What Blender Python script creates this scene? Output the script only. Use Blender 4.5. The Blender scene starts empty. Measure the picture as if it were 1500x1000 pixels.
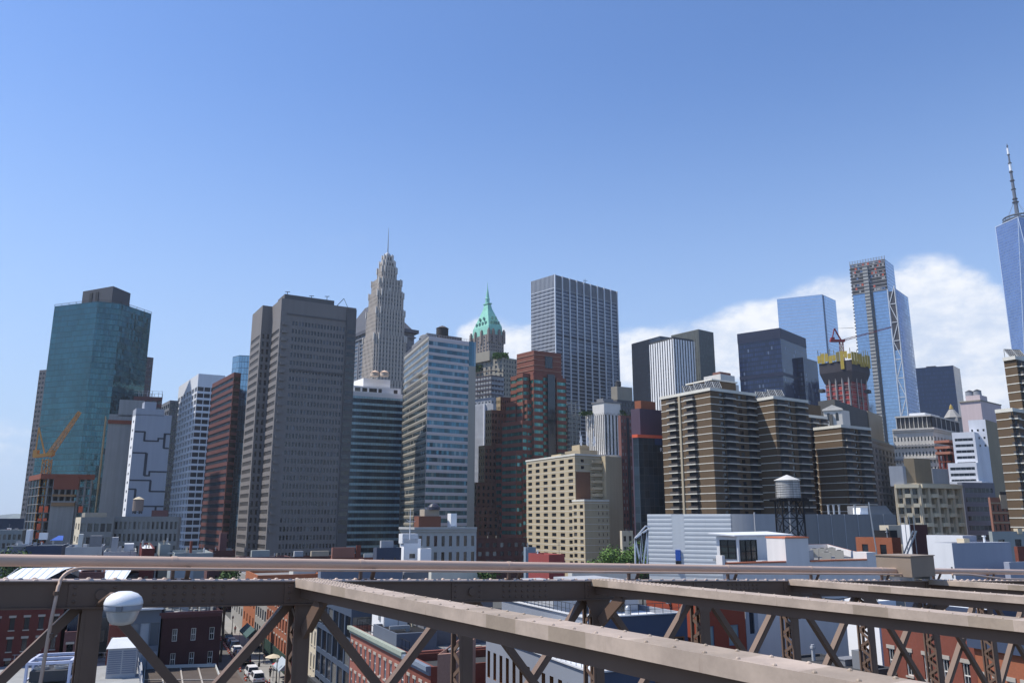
import bpy, math, random
from math import sin, cos, tan, radians, pi, sqrt, floor
from mathutils import Vector, Matrix
random.seed(7)
SC = bpy.context.scene
COL = SC.collection
# ------------------------------------------------------------------ camera, sky, sun, exposure
EYE = 26.0
PITCH = radians(12.56)
FPX = 1166.7
cam_d = bpy.data.cameras.new("camera"); cam = bpy.data.objects.new("camera", cam_d); COL.objects.link(cam)
cam.location = (0, 0, EYE); cam.rotation_euler = (pi / 2 + PITCH, 0, 0)
cam_d.sensor_width = 36; cam_d.lens = 28; cam_d.clip_start = 0.1; cam_d.clip_end = 30000
SC.camera = cam
SUN_AZ, SUN_EL = radians(-88), radians(56)
SC.view_settings.view_transform = 'Standard'; SC.view_settings.look = 'None'
SC.view_settings.gamma = 1; SC.view_settings.exposure = 0.2; SC.view_settings.use_curve_mapping = False
sd = bpy.data.lights.new("sun", 'SUN'); sd.energy = 5.0; sd.angle = radians(0.5); sd.color = (1, .95, .87)
sun = bpy.data.objects.new("sun", sd); COL.objects.link(sun)
SDIR = Vector((sin(SUN_AZ) * cos(SUN_EL), cos(SUN_AZ) * cos(SUN_EL), sin(SUN_EL)))
sun.rotation_euler = SDIR.to_track_quat('Z', 'Y').to_euler(); sun.location = SDIR * 900

def at(x, y, d):
    a = (x - 750) / FPX; b = (500 - y) / FPX
    t = d / (cos(PITCH) - b * sin(PITCH))
    return (a * t, d, EYE + (sin(PITCH) + b * cos(PITCH)) * t)
def proj(p):
    zc = p[1] * cos(PITCH) + (p[2] - EYE) * sin(PITCH); yc = -p[1] * sin(PITCH) + (p[2] - EYE) * cos(PITCH)
    if zc < .1: return (-9999, -9999)
    return (750 + FPX * p[0] / zc, 500 - FPX * yc / zc)
def zof(y, d): return at(750, y, d)[2]
def reach(C, D, x):
    k = (x - 750) / FPX
    den = D[0] - k * D[1] * cos(PITCH)
    return (k * (C[1] * cos(PITCH) + (C[2] - EYE) * sin(PITCH)) - C[0]) / (den if abs(den) > 1e-6 else 1e-6)
def dirn(a): a = radians(a); return (sin(a), cos(a))

# ---- sky
W = bpy.data.worlds.new("World"); SC.world = W; W.use_nodes = True
class NT:
    def __init__(s, t): s.t = t; s.n = t.nodes; s.l = t.links
    def node(s, k, **kw):
        n = s.n.new(k)
        for a, b in kw.items(): setattr(n, a, b)
        return n
    def lk(s, a, b): s.l.new(a, b)
    def val(s, inp, v):
        if hasattr(v, 'is_output') or isinstance(v, bpy.types.NodeSocket): s.l.new(v, inp)
        else: inp.default_value = v
    def m(s, op, a, b=0.0, c=0.0, clamp=False):
        n = s.n.new('ShaderNodeMath'); n.operation = op; n.use_clamp = clamp
        s.val(n.inputs[0], a); s.val(n.inputs[1], b); s.val(n.inputs[2], c)
        return n.outputs[0]
    def mix(s, f, a, b, mode='MIX'):
        n = s.n.new('ShaderNodeMix'); n.data_type = 'RGBA'; n.blend_type = mode
        s.val(n.inputs[0], f); s.val(n.inputs[6], a if not isinstance(a, tuple) else (*a[:3], 1)); s.val(n.inputs[7], b if not isinstance(b, tuple) else (*b[:3], 1))
        return n.outputs[2]
    def ss(s, x, lo, hi):
        n = s.n.new('ShaderNodeMapRange'); n.interpolation_type = 'SMOOTHSTEP'
        s.val(n.inputs[0], x); n.inputs[1].default_value = lo; n.inputs[2].default_value = hi
        return n.outputs[0]
    def noise(s, vec, scale, detail=4, rough=.55):
        n = s.n.new('ShaderNodeTexNoise'); n.inputs['Scale'].default_value = scale; n.inputs['Detail'].default_value = detail
        n.inputs['Roughness'].default_value = rough
        if vec is not None: s.l.new(vec, n.inputs['Vector'])
        return n.outputs['Fac']
nt = NT(W.node_tree); W.node_tree.nodes.clear()
sky = nt.node('ShaderNodeTexSky'); sky.sky_type = 'NISHITA'; sky.sun_disc = False
sky.sun_elevation = SUN_EL; sky.sun_rotation = SUN_AZ
sky.altitude = 0; sky.air_density = 1.0; sky.dust_density = 0.4; sky.ozone_density = 2.6
tc = nt.node('ShaderNodeTexCoord'); sep = nt.node('ShaderNodeSeparateXYZ'); nt.lk(tc.outputs['Generated'], sep.inputs[0])
saz = nt.m('ARCTAN2', sep.outputs[0], sep.outputs[1]); sel = nt.m('ARCSINE', sep.outputs[2])
def skyang(x, y):
    p = at(x, y, 1000.0); v = Vector((p[0], p[1], p[2] - EYE)).normalized()
    return math.atan2(v.x, v.y), math.asin(v.z)
dens = None
for (x, y, rx, ry, amp) in [(1350, 480, 130, 105, 1.2), (1240, 480, 130, 88, 1.15), (1120, 500, 130, 66, 1.0), (1010, 515, 120, 55, .8), (1440, 520, 130, 95, .95), (1400, 590, 300, 120, .8),
                            (715, 495, 60, 40, .95), (775, 505, 60, 40, .85), (920, 530, 130, 60, .6), (1300, 600, 380, 110, .6), (1560, 560, 190, 120, .85),
                            (10, 650, 100, 50, .3), (440, 350, 240, 26, .13), (-500, 560, 300, 120, .9), (2050, 520, 320, 130, 1.0)]:
    a0, e0 = skyang(x, y); k = 1 / 1195.0
    da = nt.m('DIVIDE', nt.m('SUBTRACT', saz, a0), rx * k * .95); de = nt.m('DIVIDE', nt.m('SUBTRACT', sel, e0), ry * k)
    r2 = nt.m('ADD', nt.m('MULTIPLY', da, da), nt.m('MULTIPLY', de, de))
    g = nt.m('MULTIPLY', nt.m('MAXIMUM', nt.m('SUBTRACT', 1.0, r2), 0.0), amp)
    dens = g if dens is None else nt.m('ADD', dens, nt.m('MULTIPLY', g, nt.m('SUBTRACT', 1.0, nt.m('MINIMUM', dens, 1.0))))
comb = nt.node('ShaderNodeCombineXYZ'); nt.lk(saz, comb.inputs[0]); nt.lk(nt.m('MULTIPLY', sel, 1.6), comb.inputs[1])
n1 = nt.noise(comb.outputs[0], 11, 9, .6); n2 = nt.noise(comb.outputs[0], 30, 6, .6)
d2 = nt.m('ADD', dens, nt.m('MULTIPLY', nt.m('SUBTRACT', n1, .5), 1.5))
cov = nt.m('MAXIMUM', nt.m('MULTIPLY', nt.ss(d2, .12, .72), nt.ss(dens, .01, .35)), nt.m('MULTIPLY', nt.ss(dens, .1, 1.0), .6))
hz = nt.m('POWER', nt.m('SUBTRACT', 1.0, nt.m('MAXIMUM', sep.outputs[2], 0.0)), 6.0)
skyc = nt.mix(1.0, sky.outputs[0], (.89, 1.02, 1.25), 'MULTIPLY')
hzf = nt.m('MULTIPLY', nt.ss(nt.m('SUBTRACT', 1.0, sep.outputs[2]), .45, 1.0), .82)
sat = nt.node('ShaderNodeHueSaturation'); sat.inputs['Saturation'].default_value = 1.04; sat.inputs['Value'].default_value = 1.09; nt.lk(skyc, sat.inputs['Color'])
skyc = nt.mix(hzf, sat.outputs[0], (3.45, 4.65, 6.4))
shade = nt.ss(nt.m('ADD', nt.m('MULTIPLY', n2, .7), n1), .62, 1.05)
cl = nt.mix(shade, (5.0, 5.7, 6.9), (7.6, 7.7, 7.9))
skyc = nt.mix(nt.m('MULTIPLY', cov, .93), skyc, cl)
bg = nt.node('ShaderNodeBackground'); bg.inputs[1].default_value = 0.121; nt.lk(skyc, bg.inputs[0])
wo = nt.node('ShaderNodeOutputWorld'); nt.lk(bg.outputs[0], wo.inputs[0])

# ------------------------------------------------------------------ materials
def srgb(r, g, b):
    f = lambda c: (c / 255 / 12.92) if c / 255 <= .04045 else ((c / 255 + .055) / 1.055) ** 2.4
    return (f(r), f(g), f(b))
MATS = {}
def newmat(name):
    m = bpy.data.materials.new(name); m.use_nodes = True
    return m, NT(m.node_tree), m.node_tree.nodes['Principled BSDF']
def paint(name, col, rough=.8, metal=0.0, var=.18, scale=.12, streak=.12, fine=0.0, spec=.3):
    if name in MATS: return MATS[name]
    if max(col) < .5: col = tuple(c * .84 for c in col)
    m, t, p = newmat(name); MATS[name] = m
    tcn = t.node('ShaderNodeTexCoord'); oc = tcn.outputs['Object']
    mp = t.node('ShaderNodeMapping'); mp.inputs['Scale'].default_value = (1, 1, .06); t.lk(oc, mp.inputs[0])
    a = t.noise(oc, scale, 5); b = t.noise(mp.outputs[0], .9, 4); c = t.noise(oc, 6.0, 3)
    f = t.m('ADD', t.m('ADD', t.m('MULTIPLY', t.m('SUBTRACT', a, .5), 2 * var), t.m('MULTIPLY', t.m('SUBTRACT', b, .5), 2 * streak)), 1.0)
    if fine: f = t.m('ADD', f, t.m('MULTIPLY', t.m('SUBTRACT', c, .5), 2 * fine))
    cc = t.node('ShaderNodeCombineColor')
    for i in range(3): t.lk(t.m('MULTIPLY', f, col[i]), cc.inputs[i])
    t.lk(cc.outputs[0], p.inputs['Base Color'])
    p.inputs['Roughness'].default_value = rough; p.inputs['Metallic'].default_value = metal
    p.inputs['Specular IOR Level'].default_value = spec
    return m
def tiltn(t, p, rndcol, amt):
    g = t.node('ShaderNodeNewGeometry')
    v = t.node('ShaderNodeVectorMath', operation='SUBTRACT'); t.lk(rndcol, v.inputs[0]); v.inputs[1].default_value = (.5, .5, .5)
    s = t.node('ShaderNodeVectorMath', operation='SCALE'); t.lk(v.outputs[0], s.inputs[0]); s.inputs['Scale'].default_value = amt
    a = t.node('ShaderNodeVectorMath', operation='ADD'); t.lk(g.outputs['Normal'], a.inputs[0]); t.lk(s.outputs[0], a.inputs[1])
    n = t.node('ShaderNodeVectorMath', operation='NORMALIZE'); t.lk(a.outputs[0], n.inputs[0]); t.lk(n.outputs[0], p.inputs['Normal'])
def glass(name, col, blind=(.3, .3, .28), pb=.25, metal=0.0, rough=.12, tilt=.06, spec=.7):
    """window glass: every pane (object or island) gets its own tone; some have a blind down behind them"""
    if name in MATS: return MATS[name]
    m, t, p = newmat(name); MATS[name] = m
    oi = t.node('ShaderNodeObjectInfo'); g = t.node('ShaderNodeNewGeometry')
    r = t.m('FRACT', t.m('ADD', oi.outputs['Random'], t.m('MULTIPLY', g.outputs['Random Per Island'], 7.31)))
    wn = t.node('ShaderNodeTexWhiteNoise', noise_dimensions='1D'); t.lk(t.m('MULTIPLY', r, 917.0), wn.inputs['W'])
    k = t.m('ADD', .45, t.m('MULTIPLY', wn.outputs['Value'], 1.1))
    cc = t.node('ShaderNodeCombineColor')
    for i in range(3): t.lk(t.m('MULTIPLY', k, col[i]), cc.inputs[i])
    isb = t.ss(r, 1 - pb - .001, 1 - pb)
    t.lk(t.mix(t.m('MULTIPLY', isb, .8), cc.outputs[0], blind), p.inputs['Base Color'])
    p.inputs['Roughness'].default_value = rough; p.inputs['Metallic'].default_value = metal
    p.inputs['Specular IOR Level'].default_value = spec
    tiltn(t, p, wn.outputs['Color'], tilt)
    return m
def curtain(name, col, mx=1.5, mz=3.8, line=(.05, .06, .07), lx=.07, lz=.04, sp=0.0, spcol=(.1, .1, .1), metal=.7, rough=.1, tilt=.03, var=.35, blind=None, pb=0.0, big=.2):
    """glazing on a UV laid out in metres: mullions every mx by mz, an opaque spandrel over the share sp of each storey"""
    if name in MATS: return MATS[name]
    m, t, p = newmat(name); MATS[name] = m
    uv = t.node('ShaderNodeUVMap'); s = t.node('ShaderNodeSeparateXYZ'); t.lk(uv.outputs[0], s.inputs[0])
    u = t.m('DIVIDE', s.outputs[0], mx); v = t.m('DIVIDE', s.outputs[1], mz)
    fu, fv = t.m('FRACT', u), t.m('FRACT', v)
    c = t.node('ShaderNodeCombineXYZ'); t.lk(t.m('FLOOR', u), c.inputs[0]); t.lk(t.m('FLOOR', v), c.inputs[1])
    wn = t.node('ShaderNodeTexWhiteNoise', noise_dimensions='3D'); t.lk(c.outputs[0], wn.inputs['Vector'])
    bn = t.noise(c.outputs[0], .12, 3)
    k = t.m('ADD', t.m('ADD', 1 - var / 2, t.m('MULTIPLY', wn.outputs['Value'], var)), t.m('MULTIPLY', t.m('SUBTRACT', bn, .5), 2 * big))
    cc = t.node('ShaderNodeCombineColor')
    for i in range(3): t.lk(t.m('MULTIPLY', k, col[i]), cc.inputs[i])
    out = cc.outputs[0]; met = metal
    if blind:
        isb = t.ss(wn.outputs['Value'], 1 - pb - .001, 1 - pb); out = t.mix(isb, out, blind)
    if sp:
        iss = t.m('GREATER_THAN', fv, 1 - sp); out = t.mix(iss, out, spcol); met = t.m('MULTIPLY', t.m('SUBTRACT', 1.0, iss), metal)
    isl = t.m('MAXIMUM', t.m('LESS_THAN', fu, lx), t.m('LESS_THAN', fv, lz))
    out = t.mix(isl, out, line)
    t.lk(out, p.inputs['Base Color']); t.val(p.inputs['Metallic'], t.m('MULTIPLY', t.m('SUBTRACT', 1.0, isl), met))
    p.inputs['Roughness'].default_value = rough
    tiltn(t, p, wn.outputs['Color'], tilt)
    return m

# ------------------------------------------------------------------ mesh building
class MB:
    def __init__(s): s.v = []; s.f = []; s.uv = []; s.mi = []; s.has = False
    def poly(s, pts, m=0, uv=None):
        n = len(s.v); s.v.extend(pts); s.f.append(tuple(range(n, n + len(pts)))); s.mi.append(m)
        s.uv.append(uv)
        if uv: s.has = True
    def prism(s, P, z0, z1, m=0, mt=None, bot=False, uv=False):
        n = len(P); u = 0
        for i in range(n):
            a, b = P[i], P[(i + 1) % n]; w = math.hypot(b[0] - a[0], b[1] - a[1])
            s.poly([(*a, z0), (*b, z0), (*b, z1), (*a, z1)], m, [(u, z0), (u + w, z0), (u + w, z1), (u, z1)] if uv else None); u += w
        s.poly([(*p, z1) for p in P], m if mt is None else mt)
        if bot: s.poly([(*p, z0) for p in reversed(P)], m)
    def loft(s, P, z0, Q, z1, m=0, top=True, uv=False):
        n = len(P)
        for i in range(n):
            j = (i + 1) % n; w = math.hypot(P[j][0] - P[i][0], P[j][1] - P[i][1])
            s.poly([(*P[i], z0), (*P[j], z0), (*Q[j], z1), (*Q[i], z1)], m, [(0, z0), (w, z0), (w, z1), (0, z1)] if uv else None)
        if top: s.poly([(*p, z1) for p in Q], m)
    def ob(s, c, ax, hx, hy, z0, z1, m=0):
        ay = (-ax[1], ax[0])
        P = [(c[0] + ax[0] * a * hx + ay[0] * b * hy, c[1] + ax[1] * a * hx + ay[1] * b * hy) for a, b in ((-1, -1), (1, -1), (1, 1), (-1, 1))]
        s.prism(P, z0, z1, m, bot=True)
    def box(s, x0, y0, z0, x1, y1, z1, m=0): s.prism([(x0, y0), (x1, y0), (x1, y1), (x0, y1)], z0, z1, m, bot=True)
    def bar(s, p, q, w, h=None, m=0, up=(0, 0, 1)):
        h = h or w; p, q = Vector(p), Vector(q); d = (q - p)
        if d.length < 1e-6: return
        d.normalize(); a = d.cross(Vector(up))
        if a.length < 1e-4: a = d.cross(Vector((1, 0, 0)))
        a.normalize(); b = a.cross(d); a = a * w / 2; b = b * h / 2
        r0 = [tuple(p + x * a + y * b) for x, y in ((-1, -1), (1, -1), (1, 1), (-1, 1))]; r1 = [tuple(q + x * a + y * b) for x, y in ((-1, -1), (1, -1), (1, 1), (-1, 1))]
        for i in range(4):
            j = (i + 1) % 4; s.poly([r0[i], r1[i], r1[j], r0[j]], m)
        s.poly(r0, m); s.poly(r1[::-1], m)
    def tube(s, pts, r, n=8, m=0):
        pts = [Vector(p) for p in pts]; rings = []
        for i, p in enumerate(pts):
            d = (pts[min(i + 1, len(pts) - 1)] - pts[max(i - 1, 0)]).normalized()
            a = d.cross(Vector((0, 0, 1)));
            if a.length < 1e-3: a = d.cross(Vector((1, 0, 0)))
            a.normalize(); b = a.cross(d)
            rr = r[i] if isinstance(r, (list, tuple)) else r
            rings.append([tuple(p + a * cos(2 * pi * k / n) * rr + b * sin(2 * pi * k / n) * rr) for k in range(n)])
        base = len(s.v)
        for g in rings: s.v.extend(g)
        for i in range(len(rings) - 1):
            for k in range(n):
                k2 = (k + 1) % n
                s.f.append((base + i * n + k, base + (i + 1) * n + k, base + (i + 1) * n + k2, base + i * n + k2)); s.mi.append(m); s.uv.append(None)
        s.poly(rings[0], m); s.poly(rings[-1][::-1], m)
    def lathe(s, c, prof, n=16, m=0):
        base = len(s.v)
        for r, z in prof: s.v.extend([(c[0] + r * cos(2 * pi * k / n), c[1] + r * sin(2 * pi * k / n), c[2] + z) for k in range(n)])
        for i in range(len(prof) - 1):
            for k in range(n):
                k2 = (k + 1) % n
                s.f.append((base + i * n + k, base + i * n + k2, base + (i + 1) * n + k2, base + (i + 1) * n + k)); s.mi.append(m); s.uv.append(None)
    def dome(s, c, r, nrm, a, b, k=6, m=0, flat=.7):
        c, nrm, a, b = Vector(c), Vector(nrm), Vector(a), Vector(b); base = len(s.v)
        for (rr, hh) in ((1, 0), (.8, .45), (.35, .75)):
            s.v.extend([tuple(c + a * (r * rr * cos(2 * pi * i / k)) + b * (r * rr * sin(2 * pi * i / k)) + nrm * (r * hh * flat * 1.3)) for i in range(k)])
        for j in range(2):
            for i in range(k):
                i2 = (i + 1) % k; s.f.append((base + j * k + i, base + j * k + i2, base + (j + 1) * k + i2, base + (j + 1) * k + i)); s.mi.append(m); s.uv.append(None)
        s.f.append(tuple(base + 2 * k + i for i in range(k))); s.mi.append(m); s.uv.append(None)
    def lattice(s, p, q, w, n, t, m=0, w1=None, up=(0, 0, 1)):
        p, q = Vector(p), Vector(q); d = (q - p).normalized(); a = d.cross(Vector(up))
        if a.length < .05: a = d.cross(Vector((1, 0, 0)))
        a.normalize(); b = a.cross(d); w1 = w if w1 is None else w1
        def ring(k):
            ww = (w + (w1 - w) * k / n) / 2; c = p + (q - p) * k / n
            return [c + x * ww * a + y * ww * b for x, y in ((-1, -1), (1, -1), (1, 1), (-1, 1))]
        R = [ring(k) for k in range(n + 1)]
        for i in range(4): s.bar(R[0][i], R[n][i], t, t, m)
        for k in range(n):
            for i in range(4):
                j = (i + 1) % 4
                s.bar(R[k][i], R[k + 1][j] if (k + i) % 2 else R[k][j], t * .6, t * .6, m)
                s.bar(R[k][j if k % 2 else i], R[k + 1][i if k % 2 else j], t * .6, t * .6, m)
def root_of(o):
    while o.parent: o = o.parent
    return o
def O(name, mb, mats, parent=None, smooth=False, loc=(0, 0, 0), stuff=False):
    """one mesh object; coordinates are world ones and are made local to the thing's root (or to loc)"""
    L = Vector(root_of(parent).location) if parent else Vector(loc)
    me = bpy.data.meshes.new(name)
    me.from_pydata([(v[0] - L.x, v[1] - L.y, v[2] - L.z) for v in mb.v], [], mb.f)
    for m in (mats if isinstance(mats, (list, tuple)) else [mats]): me.materials.append(m)
    me.polygons.foreach_set('material_index', mb.mi)
    if mb.has:
        ul = me.uv_layers.new(name="UVMap"); flat = []
        for f, u in zip(mb.f, mb.uv):
            for k in range(len(f)): flat.extend(u[k] if u else (0.0, 0.0))
        ul.data.foreach_set('uv', flat)
    if smooth: me.polygons.foreach_set('use_smooth', [True] * len(mb.f))
    me.update()
    o = bpy.data.objects.new(name, me); COL.objects.link(o)
    if parent: o.parent = parent
    else: o.location = L
    if stuff: o['kind'] = 'stuff'
    return o
def tag(o, label=None, cat=None, group=None, kind=None):
    if label: o['label'] = label
    if cat: o['category'] = cat
    if group: o['group'] = group
    if kind: o['kind'] = kind
    return o
def T(name, label, cat, loc=(0, 0, 0), group=None):
    o = bpy.data.objects.new(name, None); o.empty_display_size = .5; COL.objects.link(o); o.location = loc
    return tag(o, label, cat, group)
def one(name, label, cat, mb, mats, loc, group=None, smooth=False):
    return tag(O(name, mb, mats, None, smooth, loc), label, cat, group)
def copy_tree(o, parent=None):
    c = o.copy(); COL.objects.link(c)
    if parent: c.parent = parent
    for ch in list(o.children): copy_tree(ch, c)
    return c

# ------------------------------------------------------------------ buildings
_unit = {}
def unit_pane(mat):
    if mat.name not in _unit:
        mb = MB(); mb.poly([(-.5, 0, -.5), (.5, 0, -.5), (.5, 0, .5), (-.5, 0, .5)])
        me = bpy.data.meshes.new("window"); me.from_pydata(mb.v, [], mb.f); me.materials.append(mat); _unit[mat.name] = me
    return _unit[mat.name]
class Bld:
    def __init__(s, name, label, cat='building', loc=(0, 0, 0), group=None, wall=None, glass=None, roof=None, part='wall', win='window', cap=100):
        s.root = T(name, label, cat, loc, group); s.loc = Vector(loc)
        s.wall = MB(); s.roofm = MB(); s.panes = []; s.wm = wall if isinstance(wall, (list, tuple)) else [wall]; s.gm = glass; s.rm = roof or s.wm[0]
        s.part = part; s.win = win; s.cap = cap
    def done(s):
        wo = O(s.part, s.wall, s.wm, s.root) if s.wall.f else None
        s.wallo = wo
        if s.roofm.f: O('roof', s.roofm, s.rm, s.root)
        def score(p):
            c, Tn, N, w, h, g, gen = p
            v = Vector((0, 0, EYE)) - Vector(c); x, y = proj(c)
            if not (-30 < x < 1530 and -20 < y < 1015): return 0
            return w * h * max(0, v.normalized().dot(N)) / v.length_squared * (1 if y < 812 or v.length < 160 else .05)
        P = sorted(s.panes, key=score, reverse=True)
        for i, (c, Tn, N, w, h, g, nm) in enumerate(P[:s.cap]):
            if w > 5:
                mb = MB(); a = (c[0] - Tn[0] * w / 2, c[1] - Tn[1] * w / 2); b = (c[0] + Tn[0] * w / 2, c[1] + Tn[1] * w / 2); u0 = random.randint(0, 400) * 3.0
                mb.poly([(*a, c[2] - h / 2), (*b, c[2] - h / 2), (*b, c[2] + h / 2), (*a, c[2] + h / 2)], 0, [(u0, c[2] - h / 2), (u0 + w, c[2] - h / 2), (u0 + w, c[2] + h / 2), (u0, c[2] + h / 2)])
                O(nm + '_band' if nm == 'window' else nm, mb, g, s.root)
            else:
                o = bpy.data.objects.new(nm, unit_pane(g)); COL.objects.link(o); o.parent = s.root
                M = Matrix(((Tn[0], -N.x, 0, 0), (Tn[1], -N.y, 0, 0), (0, 0, 1, 0), (0, 0, 0, 1)))
                o.matrix_local = Matrix.Translation(Vector(c) - s.loc) @ M @ Matrix.Diagonal((w, 1, h, 1))
        rest = {}
        for p in P[s.cap:]: rest.setdefault(p[5].name, []).append(p)
        for g, ps in rest.items():
            mb = MB()
            for (c, Tn, N, w, h, gm, nm) in ps:
                a = (c[0] - Tn[0] * w / 2, c[1] - Tn[1] * w / 2); b = (c[0] + Tn[0] * w / 2, c[1] + Tn[1] * w / 2)
                mb.poly([(*a, c[2] - h / 2), (*b, c[2] - h / 2), (*b, c[2] + h / 2), (*a, c[2] + h / 2)], 0, [(0, c[2]), (w, c[2]), (w, c[2] + h), (0, c[2] + h)])
            O(s.win, mb, MATS[g], s.root, stuff=True)
        return s
def facade(B, a, b, z0, z1, s=None, gm=None, ylo=850):
    """one wall face from a to b; windows are openings with reveals, each pane set back inside"""
    dx, dy = b[0] - a[0], b[1] - a[1]; w = math.hypot(dx, dy)
    if w < .01: return
    Tn = (dx / w, dy / w); N = Vector((Tn[1], -Tn[0], 0)); mb = B.wall
    mid = ((a[0] + b[0]) / 2, (a[1] + b[1]) / 2)
    P = lambda u, z, d=0.0: (a[0] + Tn[0] * u - N.x * d, a[1] + Tn[1] * u - N.y * d, z)
    def Q(u0, u1, za, zb, d=0.0, m=0): mb.poly([P(u0, za, d), P(u1, za, d), P(u1, zb, d), P(u0, zb, d)], m, [(u0, za), (u1, za), (u1, zb), (u0, zb)])
    facing = N.x * (-mid[0]) + N.y * (-mid[1]) > 0
    if s is None or not facing or s.get('k') == 'plain': Q(0, w, z0, z1, 0, (s or {}).get('m', 0) if facing else 0); return
    if s.get('k') == 'curtain': Q(0, w, z0, z1, 0, s.get('m', 0)); return
    n, fh = s['n'], s['fh']; ml, mr = s.get('ml', 0), s.get('mr', 0); mt = s.get('mt', 1.0); rec = s.get('rec', .25); sd_ = s.get('sprec', 0.0); sm = s.get('sm', 0); pm = s.get('pm', 0)
    zlo = max(z0 + s.get('mb', 0), min(z1, zof(ylo, math.hypot(*mid) * (mid[1] / math.hypot(*mid)))))
    rows = int((z1 - mt - zlo) / fh + .001); rows = min(rows, s.get('rows', 999))
    if rows < 1: Q(0, w, z0, z1); return
    cw = (w - ml - mr) / n; ww = cw * s['w']; wh = fh * s['h']; gl = s.get('g', gm); skip = s.get('skip', 0); nm = s.get('nm', B.win); rm = s.get('rm', sm)
    ex = []; u = ml + (cw - ww) / 2
    Z = [z1 - mt - (r + 1) * fh + (fh - wh) * s.get('sill', .5) for r in range(rows)]
    edges = [0.0]
    for i in range(n): edges += [ml + i * cw + (cw - ww) / 2, ml + i * cw + (cw + ww) / 2]
    edges.append(w)
    for i in range(0, len(edges), 2): Q(edges[i], edges[i + 1], z0, z1, 0, pm) if edges[i + 1] - edges[i] > .01 else None
    for i in range(n):
        u0, u1 = edges[2 * i + 1], edges[2 * i + 2]; zt = z1
        if sd_:
            for uu in (u0, u1): mb.poly([P(uu, z0), P(uu, z0, sd_), P(uu, z1, sd_), P(uu, z1)], pm)
        for z in Z:
            if skip and random.random() < skip: continue
            top = z + wh
            if zt - top > .005: Q(u0, u1, top, zt, sd_, sm)
            if rec > sd_:
                mb.poly([P(u0, z, sd_), P(u1, z, sd_), P(u1, z, rec), P(u0, z, rec)], rm); mb.poly([P(u0, top, sd_), P(u0, top, rec), P(u1, top, rec), P(u1, top, sd_)], rm)
                mb.poly([P(u0, z, sd_), P(u0, z, rec), P(u0, top, rec), P(u0, top, sd_)], rm); mb.poly([P(u1, z, sd_), P(u1, top, sd_), P(u1, top, rec), P(u1, z, rec)], rm)
            B.panes.append((P((u0 + u1) / 2, z + wh / 2, rec - .01), Tn, N, ww, wh, gl, nm)); zt = z
        Q(u0, u1, z0, zt, sd_, sm)
    if s.get('line'):
        lm, lh, lp = s['line']
        for r in range(rows + 1):
            z = z1 - mt - r * fh
            q = [P(0, z - lh / 2, -lp), P(w, z - lh / 2, -lp), P(w, z + lh / 2, -lp), P(0, z + lh / 2, -lp)]
            mb.poly(q, lm); mb.poly([P(0, z + lh / 2, -lp), P(w, z + lh / 2, -lp), P(w, z + lh / 2, .01), P(0, z + lh / 2, .01)], lm); mb.poly([P(0, z - lh / 2, .01), P(w, z - lh / 2, .01), P(w, z - lh / 2, -lp), P(0, z - lh / 2, -lp)], lm)
    if s.get('fin'):
        fm, fw, fp, nf = s['fin']
        for i in range(nf + 1):
            u = w * i / nf; q = [P(u - fw / 2, z0), P(u - fw / 2, z0, -fp), P(u + fw / 2, z0, -fp), P(u + fw / 2, z0)]
            for k in range(3): mb.poly([q[k], q[k + 1], (*q[k + 1][:2], z1 + .01), (*q[k][:2], z1 + .01)], fm)
def G(n, fh, w, h, **k): return dict(n=n, fh=fh, w=w, h=h, **k)
def walk(C, moves, azl, azr, depth):
    """footprint from corner C: moves ('R', x) go along the right face to pixel column x at roof height, ('L', x) come nearer along -left"""
    l, r = dirn(azl), dirn(azr); P = [C]; z = C[2]
    for k, x in moves:
        D = r if k == 'R' else (-l[0], -l[1]); t = reach(P[-1], D, x); p = P[-1]
        P.append((p[0] + D[0] * t, p[1] + D[1] * t, z))
    e, s0 = P[-1], P[0]
    P += [(e[0] + l[0] * depth, e[1] + l[1] * depth, z), (s0[0] + l[0] * .01 + r[0] * .01, s0[1] + l[1] * depth, z)]
    return [(p[0], p[1]) for p in P]
def rise(B, P, z0, z1, specs, ylo=850, par=0.0, pt=.3, roof=True):
    n = len(P)
    for i in range(n): facade(B, P[i], P[(i + 1) % n], z0, z1, specs.get(i) if isinstance(specs, dict) else specs, B.gm, ylo)
    if not roof: return
    if par:
        cx = sum(p[0] for p in P) / n; cy = sum(p[1] for p in P) / n
        I = []
        for p in P:
            d = math.hypot(p[0] - cx, p[1] - cy); k = max(.1, (d - pt * 1.4) / d); I.append((cx + (p[0] - cx) * k, cy + (p[1] - cy) * k))
        for i in range(n):
            j = (i + 1) % n
            B.wall.poly([(*P[i], z1), (*P[j], z1), (*I[j], z1), (*I[i], z1)], len(B.wm) - 1); B.wall.poly([(*I[j], z1), (*I[j], z1 - par), (*I[i], z1 - par), (*I[i], z1)], 0)
        B.roofm.poly([(*p, z1 - par) for p in I])
    else: B.roofm.poly([(*p, z1) for p in P])
def inset(P, f, g=None):
    """smaller copy of a 4-corner footprint: f=(r0,r1,l0,l1) as fractions along the right and left edges from corner 0"""
    C, R, L = P[0], P[1], P[3]
    q = lambda a, b: (C[0] + (R[0] - C[0]) * a + (L[0] - C[0]) * b, C[1] + (R[1] - C[1]) * a + (L[1] - C[1]) * b)
    return [q(f[0], f[2]), q(f[1], f[2]), q(f[1], f[3]), q(f[0], f[3])]
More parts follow.
